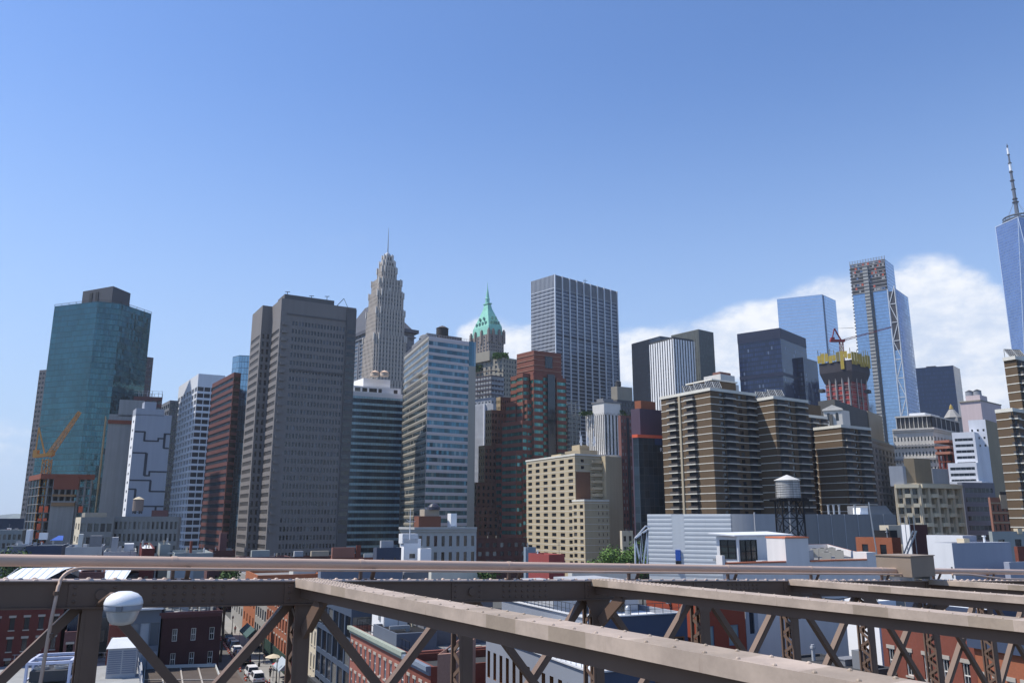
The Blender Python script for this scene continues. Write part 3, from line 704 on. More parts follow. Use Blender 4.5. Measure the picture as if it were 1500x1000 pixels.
O('scaffold', mb, paint('scaffold_tan', (.45, .36, .22)), B.root); B.done()
B = bld('concrete_tower', 'rust brown formwork storeys with thin poles rising behind the blank concrete wall', (189, 196, 238), 580, 380, -25, [paint('form_brown', (.13, .06, .06))], GLD, R=G(5, 3.2, .7, .5, rec=.6, rows=4), L=G(3, 3.2, .7, .5, rec=.6, rows=4), azr=74, dl=14, go=False, cap=40)
mb = MB()
for k in range(12):
    f = random.random(); x, y = B.P[0][0] + (B.P[1][0] - B.P[0][0]) * f, B.P[0][1] + (B.P[1][1] - B.P[0][1]) * f + random.random() * 8; mb.bar((x, y, B.z - .5), (x, y, B.z + random.uniform(1.5, 4)), .16)
mb.bar((*B.P[0], B.z + 1.6), (*B.P[1], B.z + 1.6), .12); mb.bar((*B.P[0], B.z + 2.8), (*B.P[1], B.z + 2.8), .1); O('guard_poles', mb, M_LGREY, B.root); B.done()
# 4 pale panel tower with maze lines
M_PANEL = paint('pale_panel', (.36, .385, .44), .7, var=.06, streak=.1)
B = bld('panel_tower', 'pale grey panelled tower with dark zigzag lines across its wall', (189, 199, 252), 606, 330, -33, [M_PANEL, M_WHITE], GLD, L=G(1, 3.6, .35, .3, sm=1, pm=1), azr=68, go=False, dl=9, cap=60)
a, b = B.P[0], B.P[1]; w = math.hypot(b[0] - a[0], b[1] - a[1]); tx = ((b[0] - a[0]) / w, (b[1] - a[1]) / w); nx_ = (tx[1], -tx[0])
pxw = lambda x: (x - 199) / 53.0 * w
zp = lambda y: zof(y, 331)
mb = MB()
def mz(x0, y0, x1, y1):
    u0, u1 = sorted((pxw(x0), pxw(x1))); z0_, z1_ = sorted((zp(y0), zp(y1)))
    if z1_ - z0_ < .1: z0_ -= .3; z1_ += .3; u0 -= .3; u1 += .3
    else: u0 -= .3; u1 += .3
    u1 = min(u1, w - .05); u0 = max(.05, u0)
    q = [(a[0] + tx[0] * u + nx_[0] * o, a[1] + tx[1] * u + nx_[1] * o) for u, o in ((u0, .12), (u1, .12), (u1, -.1), (u0, -.1))]; mb.prism(q, z0_, z1_, bot=True)
for ln in ([(200, 632), (213, 632), (213, 645), (233, 645), (233, 641), (242, 641), (242, 634), (252, 634)], [(242, 634), (242, 655), (251, 655)], [(198, 663), (216, 663), (216, 696), (222, 696), (222, 690), (250, 690)], [(195, 703), (224, 703), (224, 719), (249, 719)], [(193, 716), (203, 716), (203, 733)], [(208, 741), (249, 741)], [(233, 741), (233, 752)]):
    mb = MB()
    for (x0, y0), (x1, y1) in zip(ln, ln[1:]): mz(x0 - (y0 - 606) * -.055, y0, x1 - (y1 - 606) * -.055, y1)
    O('dark_line', mb, paint('maze_line', (.06, .065, .08)), B.root)
mb = MB(); mb.prism(inset(B.P, (.0, .78, 0, 1)), B.z - .5, zof(598, 331)); mb.prism(inset(B.P, (.22, .55, .1, .8)), zof(598, 331) - .5, zof(588, 332)); O('bulkhead', mb, M_PANEL, B.root); B.done()
# 5 dark gridded tower behind
bld('dark_tower', 'dark gridded tower in the gap right of the pale panelled tower', (237, 249, 262), 586, 430, -35, [paint('dk_frame', (.16, .165, .18))], GLD, L=G(4, 3.7, .7, .6), R=G(3, 3.7, .85, .8), azr=58, cap=60, cat='skyscraper')
# 6 white gridded tower
M_WGRID = paint('white_precast', (.62, .64, .68), .7, var=.06, streak=.08)
B = bld('office_tower', 'white gridded office tower with a tall blank white crown', (262, 291, 330), 547, 520, -33, [M_WGRID], None, L=G(7, 4.3, .72, .68, rec=.9, mt=8, g=GLD), R=G(4, 4.3, .90, .66, rec=.6, mt=8, g=curtain('blue_strip', (.04, .06, .11), 1.6, 50, (.02, .02, .03), .06, 0, metal=.3, var=.8)), azr=62, cap=100, cat='skyscraper')
# 7 red-brown banded tower
C_BR = curtain('banded_red', (.03, .035, .045), 1.5, 4.0, (.25, .1, .07), .0, .0, sp=.5, spcol=(.23, .085, .062), metal=.2, var=.5, tilt=.05)
B = bld('banded_tower', 'red brown tower banded with long strips of dark glass', (311, 343, 353), 545, 420, -34, [paint('red_granite', (.135, .05, .044), .7)], None, L=G(1, 3.9, 1, .5, rec=.35, mt=1.5, g=curtain('strip_glass', (.10, .13, .18), 1.5, 60, (.02, .02, .02), .05, 0, metal=.6, var=.7, blind=(.16, .18, .2), pb=.15)), R=G(1, 3.9, 1, .6, rec=.3, mt=1.5, g=curtain('strip_dark', (.02, .018, .02), 1.5, 60, (.01, .01, .01), .05, 0, metal=.1, var=.6)), azr=40, cat='skyscraper')
# 8 slim pale blue glass
B = bld('glass_tower', 'slim pale blue glass tower between the red banded tower and the grey concrete tower', (341, 351, 385), 520, 455, -50, [curtain('pale_curtain', (.24, .37, .46), 1.5, 3.6, (.08, .12, .17), .10, .08, metal=.85, tilt=.02, var=.25)], None, L=dict(k='curtain'), R=dict(k='curtain'), azr=75, part='glass_wall', cat='skyscraper')

# 9 big grey concrete tower with saw-tooth left side
M_GCON = paint('grey_precast', (.215, .198, .19), .8, var=.10, scale=.05, streak=.12)
C0 = at(385, 447, 392)
P = walk(C0, [('R', 399), ('L', 413), ('R', 522)], -30.5, 59.5, 30)
l = dirn(-30.5); t = reach(C0, l, 370); A = (C0[0] + l[0] * t, C0[1] + l[1] * t)
P = P[:4] + [P[4], (A[0] + .5, A[1] + 14), A]
B = Bld('concrete_tower', 'massive grey concrete tower with saw-tooth left corner and rows of small windows', 'skyscraper', (*C0[:2], 0), None, [M_GCON, paint('grey_precast_dark', (.13, .125, .125))], GLB, M_DGREY); z1 = C0[2]
GLV = glass('louvre_brown', (.035, .03, .027), pb=.0, rough=.6, tilt=0)
rise(B, P, 0, z1, {6: G(1, 3.95, .84, .48, mt=14, g=GLV, rec=.2), 1: G(1, 3.95, .84, .48, mt=14, g=GLV, rec=.2),
                   0: G(2, 3.95, .46, .62, mt=14, g=GLD, ml=.2), 2: G(17, 3.95, .56, .54, mt=10, ml=5.5, mr=5.5, g=glass('slate_window', (.018, .022, .032), pb=.12, blind=(.10, .11, .14)), rec=.35)})
B.z = z1
e = P[2]; f = P[3]; w = math.hypot(f[0] - e[0], f[1] - e[1]); tx = ((f[0] - e[0]) / w, (f[1] - e[1]) / w)
ub = lambda u, o: (e[0] + tx[0] * u + tx[1] * o, e[1] + tx[1] * u - tx[0] * o)
mb = MB()
for (u0, u1) in ((w - 5, w),): mb.prism([ub(u0, 0), ub(u0, .8), ub(u1, .8), ub(u1, 0)], 0, z1 - 1); 
mb.prism([ub(6, 0.0), ub(6, .35), ub(w - 5.1, .35), ub(w - 5.1, 0)], z1 - 35.6, z1 - 34.8); mb.prism([ub(3, 0), ub(3, .35), ub(w, .35), ub(w, 0)], z1 - 7.9, z1 - 7.2); O('edge_pier', mb, B.wm[1], B.root)
mb = MB(); zz = z1 - 12
while zz > 20: mb.prism([ub(w - 4.6, .78), ub(w - 4.6, .85), ub(w - .4, .85), ub(w - .4, .78)], zz - 2.1, zz); zz -= 3.95
O('corner_window', mb, GLD, B.root)
mb = MB(); zz = z1 - 12
while zz > 20: mb.prism([ub(1.0, 0), ub(1.0, .9), ub(3.4, .9), ub(3.4, 0)], zz - 1.5, zz); zz -= 3.95
O('corner_balconies', mb, M_GCON, B.root)
mb = MB()
mb.prism([ub(w * .04, -1), ub(w * .70, -1), ub(w * .70, -14), ub(w * .04, -14)], z1 - .2, z1 + 2.6); O('parapet_block', mb, B.wm[1], B.root)
for (u, h) in ((.10, 5), (.42, 4.6), (.63, 5.5)):
    mb = MB(); q = ub(w * u, -5); mb.bar((*q, z1), (*q, z1 + h), .25); mb.bar((q[0] - 1.2, q[1], z1 + h), (q[0] + 1.2, q[1], z1 + h), .25); O('mast', mb, M_BLACK, B.root)
mb = MB(); q = ub(w * .74, -3); mb.bar((*q, z1), (q[0] + 4, q[1], z1 + 4.5), .25); mb.bar((q[0] + 4, q[1], z1 + 4.5), (q[0] + 6, q[1], z1), .2); O('davit', mb, M_BLACK, B.root)
B.done()

# 10 dark glass banded block with white penthouses
C_DGB = curtain('dark_blue_strip', (.02, .042, .065), 1.5, 60, (.008, .01, .012), .07, 0, metal=.25, var=1.0, tilt=.06, blind=(.05, .1, .13), pb=.08)
C_PBS = curtain('pale_teal_panel', (.30, .46, .53), 1.5, 60, (.05, .08, .1), .05, 0, metal=.25, var=.3, rough=.3)
B = bld('office_tower', 'dark glass block with pale teal floor bands below white rooftop penthouses', (488, 500, 592), 578, 445, -35, [C_PBS], None, R=G(1, 3.75, 1, .64, mt=.6, rec=.12, g=C_DGB), azr=64, go=False, dl=30, cat='skyscraper')
mb = MB(); mb.prism(inset(B.P, (.20, .98, .1, .8)), B.z - .9, zof(563, 448)); mb.prism(inset(B.P, (.42, .86, .25, .7)), zof(563, 450) - .5, zof(550, 450)); mb.prism(inset(B.P, (-.1, .98, .02, .7)), B.z - .9, zof(572, 447)); pent = O('penthouse', mb, M_WHITE, B.root)
mb = MB(); a, b = inset(B.P, (.20, .98, .1, .8))[:2]
for f0, f1 in ((.05, .16), (.2, .3), (.34, .5), (.53, .6), (.85, .93)):
    mb.prism([(a[0] + (b[0] - a[0]) * f0 + .05, a[1] + (b[1] - a[1]) * f0 - .1), (a[0] + (b[0] - a[0]) * f1 + .05, a[1] + (b[1] - a[1]) * f1 - .1), (a[0] + (b[0] - a[0]) * f1, a[1] + (b[1] - a[1]) * f1 + .3), (a[0] + (b[0] - a[0]) * f0, a[1] + (b[1] - a[1]) * f0 + .3)], zof(571, 448), zof(565.5, 448))
O('penthouse_windows', mb, GLD, pent)
for x in (549, 563): c = at(x, 551, 457); tank(B, c, 2.6, 2.2, paint('tank_cream', (.62, .5, .4)), paint('tank_lid', (.7, .5, .36)))
B.done()

# 11 art deco spire tower
M_LIME = paint('limestone', (.49, .43, .37), .85, var=.12, scale=.04, streak=.15)
M_LIMED = paint('limestone_spandrel', (.26, .235, .215), .85)
d = 695; cx0 = at(561.5, 420, d); kx = lambda px: px / FPX * (d * cos(PITCH) + 150 * sin(PITCH))
B = Bld('spire_tower', 'slender stepped stone skyscraper tapering to a crown with a needle spire', 'skyscraper', (cx0[0], d + 18, 0), None, [M_LIME, M_LIMED, paint('limestone_pale', (.52, .49, .45), .85)], GLD, cap=100)
cxx, cyy = cx0[0], d + 18.0
def tier(hw, y0, y1, n, az=-33, ch=.22, fins=True, fh=3.8, shift=0.0):
    l, r = dirn(az), dirn(az + 90); h = kx(hw) / 1.24
    q = lambda a, b: (cxx + shift + r[0] * a * h + l[0] * b * h, cyy + r[1] * a * h + l[1] * b * h); c = 1 - ch
    F = [q(-c, -1), q(c, -1), q(1, -c), q(1, c), q(c, 1), q(-c, 1), q(-1, c), q(-1, -c)]
    z0, z1 = (0 if y0 is None else zof(y0, cyy - h)), zof(y1, cyy - h)
    s = lambda k: G(k, fh, .46, .55, rec=.35, sprec=.22, sm=1, mt=2.2) if fins else G(k, fh, .5, .7, rec=.4, mt=1.0)
    rise(B, F, z0, z1, {0: s(n), 1: s(2), 7: s(2), 6: s(n)}); 
    for p in F:
        B.wall.ob(p, r, .55, .55, z1 - 5, z1 + 1.2, 2)
    return F, z1
tier(34, None, 556, 9); tier(32.5, 556, 490, 8); tier(29, 490, 452, 8); tier(26.5, 452, 426, 7); tier(23, 426, 408, 6, fh=3.6); tier(15.5, 408, 391, 4, ch=.3, fh=3.6); tier(12.5, 391, 382, 3, ch=.35, fins=False, fh=4)
tier(8.8, 382, 374, 2, ch=.38, fins=False, fh=4)
for (dx, dy, y) in ((-19, 0, 414), (-10, -20, 418), (8, -20, 430), (19, 0, 425), (-24, -4, 462), (24, 0, 470), (-3, -24, 440)):
    l, r = dirn(-33), dirn(57); c = (cxx + kx(dx) * .72 * 1.0, cyy + kx(dy) * .72)
    B.wall.ob(c, r, kx(4.2), kx(4.2), 100, zof(y, cyy), 0); B.wall.ob(c, r, kx(3.0), kx(3.0), 100, zof(y - 4, cyy), 2)
mb = MB(); z0 = zof(376, cyy); mb.lathe((cxx, cyy, z0), [(kx(5.5), 0), (kx(4.6), kx(3)), (kx(2.0), kx(6)), (.6, kx(7)), (.45, kx(20)), (.12, kx(47))], 10); O('needle', mb, M_STEELG, B.root)
B.done()
# 12 hipped-roof tower behind it
d = 770
B = bld('hipped_tower', 'grey blue tower with a dark hipped roof half hidden behind the spire tower', (494, 553, 606), 481, d, -36, [paint('grey_stone_blue', (.20, .21, .24)), M_DGREY], GLB, L=G(7, 4, .6, .65, rec=.6, fin=(0, .9, .6, 7)), R=G(7, 4, .6, .6, rec=.6, fin=(0, .9, .6, 7)), go=False, cat='skyscraper', cap=80)
mb = MB(); E = inset(B.P, (-.06, 1.07, -.06, 1.07)); mb.prism(E, B.z - .5, B.z + 3); mb.loft(inset(B.P, (.0, 1, 0, 1)), B.z + 3, inset(B.P, (.36, .64, .36, .64)), zof(441, d + 30)); O('hipped_roof', mb, paint('slate_roof', (.085, .09, .11)), B.root)
mb = MB(); mb.prism(inset(B.P, (-.03, 1.03, -.03, 1.03)), B.z - 5, B.z - 3.8); O('cornice', mb, B.wm[0], B.root); B.done()

# 13 banded tower with teal strips and a rooftop water tank
M_PNK = paint('pinkish_panel', (.52, .47, .475), .5, var=.05, streak=.05)
M_BGL = paint('beige_panel', (.40, .38, .33), .6, var=.05)
C_TS = curtain('teal_strip', (.055, .15, .20), 1.45, 60, (.015, .03, .035), .10, 0, metal=.4, var=1.0, tilt=.07, blind=(.2, .28, .32), pb=.10)
C_LS = curtain('grey_strip', (.055, .065, .06), 1.45, 60, (.05, .05, .05), .06, 0, metal=.3, var=.5, blind=(.3, .3, .28), pb=.1)
B = bld('office_tower', 'tower striped with teal glass and pinkish bands under a dark rooftop water tank', (592, 628, 687), 492, 400, -20, [M_PNK, M_BGL], None, L=G(1, 3.72, 1, .56, mt=1.6, rec=.15, pm=1, sm=1, g=C_LS, line=(1, .35, .22)), R=G(1, 3.72, 1, .58, mt=1.6, rec=.15, g=C_TS, line=(0, .3, .2)), azr=56, go=False, cat='skyscraper')
mb = MB(); mb.prism([B.P[1], (B.P[1][0] + 3.6, B.P[1][1] + 2.2), (B.P[1][0] + 1, B.P[1][1] + 14), (B.P[1][0] - 3, B.P[1][1] + 14)], B.z - 13, B.z + .2, uv=True); m2 = MB(); m2.prism([B.P[1], (B.P[1][0] + 3.6, B.P[1][1] + 2.2), (B.P[1][0] + 1, B.P[1][1] + 14), (B.P[1][0] - 3, B.P[1][1] + 14)], 0, B.z - 13.01); O('corner_wall', m2, M_BGL, B.root); O('glass_corner', mb, C_TS, B.root)
mb = MB(); mb.prism(inset(B.P, (.02, .26, .1, .7)), B.z - .9, B.z + 3.0); mb.lathe((*inset(B.P, (.12, 1, .35, 1))[0], B.z + 3), [(3, 0), (2.6, 1.4), (1.2, 2.4), (.01, 2.6)], 16); O('plant_room', mb, M_MGREY, B.root)
mb = MB(); mb.prism(inset(B.P, (.30, .85, .04, .3)), B.z - .9, B.z + 2.2); O('tank_base', mb, paint('rust_dark', (.07, .05, .045)), B.root)
tank(B, (*inset(B.P, (.44, 1, .16, 1))[0], B.z + 2.2), 3.3, 4.0, paint('tank_dark', (.05, .045, .045)), paint('tank_dark_lid', (.10, .09, .085)), 1.2)
fence([B.P[3], B.P[0], B.P[1]], B.z, 1.2, .12, M_LGREY, B, sp=1.5); B.done()

# 14 green pyramid tower
M_BRST = paint('brown_stone', (.24, .20, .175), .85)
d = 890
B = bld('pyramid_tower', 'brown stone tower with a tall green copper pyramid roof and spire', (690, 716, 738), 488, d, -36, [M_BRST, M_LIMED], GLD, L=G(6, 4, .5, .6, rec=.5, sprec=.3, sm=1), R=G(7, 4, .5, .6, rec=.5, sprec=.3, sm=1), azr=56, go=False, cat='skyscraper', cap=90)
zt = lambda y: zof(y, d + 14)
mb = MB(); I = inset(B.P, (.03, .97, .03, .97)); mb.loft(I, B.z, inset(B.P, (.06, .94, .06, .94)), zt(479)); K = inset(B.P, (.35, .65, .35, .65)); mb.loft(inset(B.P, (.06, .94, .06, .94)), zt(479), K, zt(452)); K2 = inset(B.P, (.40, .60, .40, .60)); mb.loft(K, zt(452), K2, zt(444)); mb.prism(inset(B.P, (.36, .64, .36, .64)), zt(444), zt(442.5)); rf = O('pyramid_roof', mb, M_COPPER, B.root)
mb = MB(); cc = inset(B.P, (.5, 1, .5, 1))[0]; k = kx(1) * 1.22
mb.lathe((*cc, zt(442.5)), [(2.6, 0), (2.4, 5), (2.9, 5.5), (2.2, 6.5), (1.5, 12), (.9, 16), (.35, 20), (.15, 26)], 10); O('lantern_spire', mb, M_COPPER, rf)
for i, (s0, s1) in enumerate(((0, 1), (3, 0))):
    for zf, ks in ((.12, (.2, .4, .6, .8)), (.38, (.35, .65))):
        for f in ks:
            base = inset(B.P, (.06, .94, .06, .94)); z = zt(479) + (zt(452) - zt(479)) * zf; g = zf * .42
            a, b = base[s0], base[s1]; x, y = a[0] + (b[0] - a[0]) * f, a[1] + (b[1] - a[1]) * f; x += (cc[0] - x) * g; y += (cc[1] - y) * g
            mb = MB(); mb.ob((x, y), dirn(20), .9, .9, z, z + 3.2); O('dormer', mb, paint('dormer_green', (.13, .3, .25)), rf)
mb = MB()
for f in ((0, 0), (.3, 0), (.7, 0), (1, 0), (0, .4), (0, .75), (0, 1)): c = inset(B.P, (f[0], 1, f[1], 1))[0]; mb.ob(c, dirn(54), 1.4, 1.4, B.z - 10, B.z + 4.5); mb.ob(c, dirn(54), .8, .8, B.z + 4.5, B.z + 6.5)
O('corner_turrets', mb, M_BRST, B.root)
B.done()
# 15 planted terrace block, netted tower, stepped brick tower
def shrub(B, c, r, h, mat, n=120, name='roof_shrubs'):
    mb = MB()
    for k in range(n):
        a = random.random() * 2 * pi; q = Vector((c[0] + cos(a) * r * random.random() ** .5, c[1] + sin(a) * r * .5 * random.random() ** .5, c[2] + h * random.random())); s = h * .18
        u = Vector((random.uniform(-1, 1), random.uniform(-1, 1), random.uniform(-1, 1))).normalized(); v = u.cross(Vector((random.random(), random.random(), 1))).normalized()
        mb.poly([tuple(q - u * s - v * s), tuple(q + u * s - v * s), tuple(q + u * s + v * s), tuple(q - u * s + v * s)])
    return O(name, mb, mat, B.root if isinstance(B, Bld) else B)
M_LEAF = paint('leaf', (.065, .12, .028), .7, var=.35, scale=.8, streak=0)
M_LEAF2 = paint('leaf_bright', (.11, .21, .035), .7, var=.35, scale=.8, streak=0)
M_BEIGE = paint('beige_stone', (.32, .29, .235), .85)
B = bld('terraced_building', 'beige stone building with greenery spilling over its top terraces', (690, 737, 757), 523, 590, -45, [M_BEIGE, M_LIMED], GLD, L=G(7, 3.6, .45, .55, sprec=.2, rec=.3), R=G(5, 3.6, .5, .55), azr=50, go=False, cap=80)
mb = MB(); mb.prism(inset(B.P, (-.15, .4, .35, .9)), B.z - .9, zof(514, 600)); O('upper_storey', mb, M_BEIGE, B.root)
shrub(B, (*inset(B.P, (.05, 1, .1, 1))[0], B.z - .5), 6, 4, M_LEAF2, 340); shrub(B, (*inset(B.P, (.0, 1, .75, 1))[0], B.z - 8), 7, 5, M_LEAF, 160); B.done()
M_NETW = paint('white_netting', (.38, .40, .43), .9, var=.3, scale=.25, fine=.2, streak=.2)
B = bld('netted_tower', 'stepped tower wrapped in grey white netting with scaffolding across its top', (680, 720, 738), 550, 500, -50, [M_NETW, paint('net_brown', (.14, .115, .105))], GLD, L=G(8, 3.5, .45, .3, rec=.06, skip=.3, mt=8), R=G(4, 3.5, .4, .4), azr=48, go=False, cap=70)
for (y, f) in ((592, (-.12, .2, -.12, .9)), (640, (-.2, .25, -.3, .9)), (690, (-.26, .3, -.4, .9))):
    mb = MB(); mb.prism(inset(B.P, f), 0, zof(y, 500)); O('step', mb, paint('net_step_%d' % y, (.34 + .05 * (y < 650), .36 + .05 * (y < 650), .40 + .04 * (y < 650)), .9, var=.3, scale=.3, fine=.25), B.root)
mb = MB(); a, b, c = B.P[3], B.P[0], B.P[1]
for z in range(0, 18, 3):
    for p, q in ((a, b), (b, c)): mb.bar((p[0], p[1] - 1.5, B.z - 12 + z), (q[0], q[1] - 1.5, B.z - 12 + z), .5)
for k in range(11): x, y = a[0] + (b[0] - a[0]) * k / 10, a[1] + (b[1] - a[1]) * k / 10 - 1.5; mb.bar((x, y, B.z - 14), (x, y, B.z + 5), .3)
O('scaffold', mb, paint('scaf_brown', (.13, .10, .09)), B.root)
for f in ((-.16, -.14), (.05, -.13)):
    mb = MB(); c = inset(B.P, (f[0], 1, f[1] + .3, 1))[0]; mb.ob(c, dirn(40), .8, .3, zof(655, 497), zof(590, 497)); O('white_banner', mb, M_WHITE, B.root)
B.done()
# stepped brown brick
M_BRNB = paint('brown_brick', (.20, .095, .06), .9, var=.12); M_TANL = paint('sunlit_brick', (.42, .33, .21), .9)  # sunlight put into the colour: tan copy of the brown brick for left walls
def stepped(B, blocks, d, az, azr, sL, sR, dl=10):
    for (px, y, dd) in blocks:
        P, z = foot(px, y, d + dd, az, azr, None, None); rise(B, P, 0, z, {0: sR, 3: sL}); B.P = P; B.z = z
c0 = at(735, 600, 430)
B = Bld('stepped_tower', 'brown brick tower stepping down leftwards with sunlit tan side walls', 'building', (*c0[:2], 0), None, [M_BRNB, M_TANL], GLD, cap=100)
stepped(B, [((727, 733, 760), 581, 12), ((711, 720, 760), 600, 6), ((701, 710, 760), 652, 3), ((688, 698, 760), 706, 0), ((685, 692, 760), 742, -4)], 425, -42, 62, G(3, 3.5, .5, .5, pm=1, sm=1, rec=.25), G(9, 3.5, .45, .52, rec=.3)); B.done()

# 17 red brick postmodern tower with green glass bays
M_PM = paint('red_pm_brick', (.22, .082, .058), .85, var=.1)
C_GG = curtain('green_strip', (.06, .20, .17), 1.4, 60, (.02, .03, .03), .08, 0, metal=.5, var=1.1, tilt=.09, blind=(.14, .3, .26), pb=.2)
c0 = at(783, 512, 415)
B = Bld('brick_tower', 'red brick tower with green glass bays stepping down to the left', 'skyscraper', (*c0[:2], 0), None, [M_PM, paint('pm_dark', (.10, .045, .04))], None, cap=100)
sg = lambda **k: G(1, 3.75, 1, .48, rec=.3, mt=1.2, g=C_GG, **k)
blocks = [((757, 782, 822), 513, 0, None), ((748, 781, 824), 545, -1.5, 1), ((741, 772, 800), 585, -3, 1), ((735, 765, 800), 615, -4.5, 1), ((735, 756, 800), 660, -6, 1)]
for i, (px, y, dd, g) in enumerate(blocks):
    P, z = foot(px, y, 415 + dd, -40, 60); rise(B, P, 0, z, {0: sg() if g else None, 3: sg() if g else None})
    if i == 0: B.P = P; B.z = z
P1, z_ = foot((748, 781, 824), 545, 413.5, -40, 60)
def alongL(P, f, o): a, b = P[0], P[3]; w = math.hypot(b[0] - a[0], b[1] - a[1]); t = ((b[0] - a[0]) / w, (b[1] - a[1]) / w); return (a[0] + t[0] * f * w - t[1] * o, a[1] + t[1] * f * w + t[0] * o)
for f, y in ((.30, 548), (.62, 590), (.95, 622), (1.25, 650)):
    c = alongL(P1, f, .6); l, r = dirn(-40), dirn(50); h = 3.0
    F = [(c[0] + r[0] * a * h + l[0] * b * h, c[1] + r[1] * a * h + l[1] * b * h) for a, b in ((-1.2, -.7), (0, -1.0), (1, -.7), (1, 1), (-1.2, 1))]
    rise(B, F, 0, zof(y, c[1]), {0: sg(), 4: sg(), 1: sg()})
for f in (.12, .9):
    a, b = P1[0], P1[1]; c = (a[0] + (b[0] - a[0]) * f, a[1] + (b[1] - a[1]) * f); F = [(c[0] + dirn(60)[0] * x + dirn(150)[0] * y, c[1] + dirn(60)[1] * x + dirn(150)[1] * y) for x, y in ((-3, -2), (-3, 1.6), (3, 1.6), (3, -2))]
    rise(B, F, 0, z_ - 2, {0: sg(), 1: sg(), 2: None})
mb = MB(); a, b = B.P[0], B.P[1]; q = lambda f, o: (a[0] + (b[0] - a[0]) * f + .5 * o, a[1] + (b[1] - a[1]) * f - .87 * o)
mb.prism([q(.40, 0), q(.40, .4), q(.66, .4), q(.66, 0)], zof(537, 415), zof(520, 415)); mb.prism([q(.42, 1.5), q(.42, 2.1), q(.68, 2.1), q(.68, 1.5)], 0, zof(547, 415)); O('tall_window', mb, paint('tall_glass', (.01, .02, .03), .15, spec=.7), B.root)
mb = MB()
for y in (519, 526, 534, 541):
    z = zof(y, 415)
    for (i, j) in ((0, 1), (3, 0)): p, r_ = B.P[i], B.P[j]; n = Vector((r_[1] - p[1], -(r_[0] - p[0]), 0)).normalized() * .12; mb.bar((p[0] + n.x, p[1] + n.y, z), (r_[0] + n.x, r_[1] + n.y, z), .3, .35)
O('pale_courses', mb, paint('pale_course', (.35, .2, .15)), B.root)
B.done()
# 18 big steel-and-glass slab
M_STL = paint('silver_steel', (.62, .63, .65), .45, metal=.3, var=.05, streak=.06)
C_CH = curtain('slab_strip', (.05, .065, .10), 1.45, 60, (.03, .035, .045), .10, 0, metal=.55, var=.6, tilt=.03)
B = bld('slab_skyscraper', 'huge silver grey slab skyscraper with ribbed crown and vertical steel columns', (778, 812, 903), 402, 716, -43, [M_STL, paint('slab_spandrel', (.135, .15, .18), .5, metal=.3)], None, L=G(1, 3.55, 1, .58, mt=13, rec=.2, g=C_CH, sm=1, line=(0, .55, .3), fin=(0, .35, .2, 18)), R=G(9, 3.55, .93, .58, mt=13, rec=.2, sm=1, g=C_CH, line=(0, .4, .15), fin=(0, .95, 1.2, 9)), azr=49, go=False, cap=100, cat='skyscraper', ylo=700)
mb = MB(); a, b = B.P[0], B.P[1]; w = math.hypot(b[0] - a[0], b[1] - a[1]); t = ((b[0] - a[0]) / w, (b[1] - a[1]) / w)
for k in range(54): x, y = a[0] + t[0] * w * (k + .5) / 54 + t[1] * .1, a[1] + t[1] * w * (k + .5) / 54 - t[0] * .1; mb.ob((x, y), t, .22, .22, B.z - 13.5, B.z - .6)
zb = zof(487, 716); mb.prism([(a[0] + t[1] * .2, a[1] - t[0] * .2), (b[0] + t[1] * .2, b[1] - t[0] * .2), b, a], zb - 3, zb, 1)
O('crown_ribs', mb, [paint('crown_steel', (.30, .31, .33), .5, metal=.3), paint('louvre_dark', (.035, .045, .07))], B.root)
mb = MB(); c = inset(B.P, (.52, 1, .1, 1))[0]; mb.bar((*c, B.z), (*c, B.z + 5.5), .3); mb.bar((c[0] - 2, c[1], B.z + 3), (c[0] + 2.2, c[1], B.z + 3.6), .3); mb.bar((c[0] - 1.2, c[1], B.z + 3), (c[0] - 1.2, c[1], B.z + 5), .3); O('antenna', mb, M_BLACK, B.root); B.done()
# 19 narrow scaffold tower
B = bld('scaffolded_tower', 'narrow grey tower under see-through scaffolding in front of the silver slab', (824, 831, 850), 606, 520, -45, [paint('scaf_stone', (.30, .29, .265)), ], GLD, R=G(5, 3.2, .5, .5), L=G(3, 3.2, .5, .5), azr=55, go=False, cap=60)
mb = MB(); cc = [(x, y) for x, y in B.P]
for f in (0, .33, .66, 1):
    for p, q in ((cc[3], cc[0]), (cc[0], cc[1])): x, y = p[0] + (q[0] - p[0]) * f, p[1] + (q[1] - p[1]) * f - .6; mb.bar((x, y, 20), (x, y, zof(584 + 16 * abs(f - .4), 520)), .55)
for k in range(26):
    z = 30 + k * 2.9
    if z < zof(590, 520):
        for p, q in ((cc[3], cc[0]), (cc[0], cc[1])): mb.bar((p[0], p[1] - .6, z), (q[0], q[1] - .6, z), .35); mb.bar((p[0], p[1] - .6, z), (q[0], q[1] - .6, z + 2.9), .25)
O('scaffold', mb, paint('scaf_grey', (.45, .43, .36)), B.root); B.done()
# 20 white art deco block with vertical piers, and its dark neighbour
M_WDECO = paint('white_brick', (.60, .585, .56), .85); M_DECOD = paint('deco_dark', (.05, .052, .055))
B = bld('deco_building', 'white building with closely spaced vertical piers and planted setbacks', (858, 885, 915), 604, 400, -38, [M_WDECO, M_DECOD], GLD, L=G(10, 3.5, .5, .6, rec=.5, sprec=.35, sm=1, mt=2), R=G(6, 3.5, .5, .6, rec=.5, sprec=.35, sm=1, mt=2), azr=62, go=False, cap=100)
mb = MB(); mb.prism(inset(B.P, (.0, .8, .0, .62)), B.z - .9, zof(590, 402)); us = O('upper_storey', mb, M_WDECO, B.root)
mb = MB(); mb.prism(inset(B.P, (-.03, .84, -.03, .65)), zof(590, 402), zof(588, 402)); mb.prism(inset(B.P, (.1, .6, .15, .5)), zof(588, 402), zof(583, 402)); O('flat_roof', mb, M_MGREY, B.root)
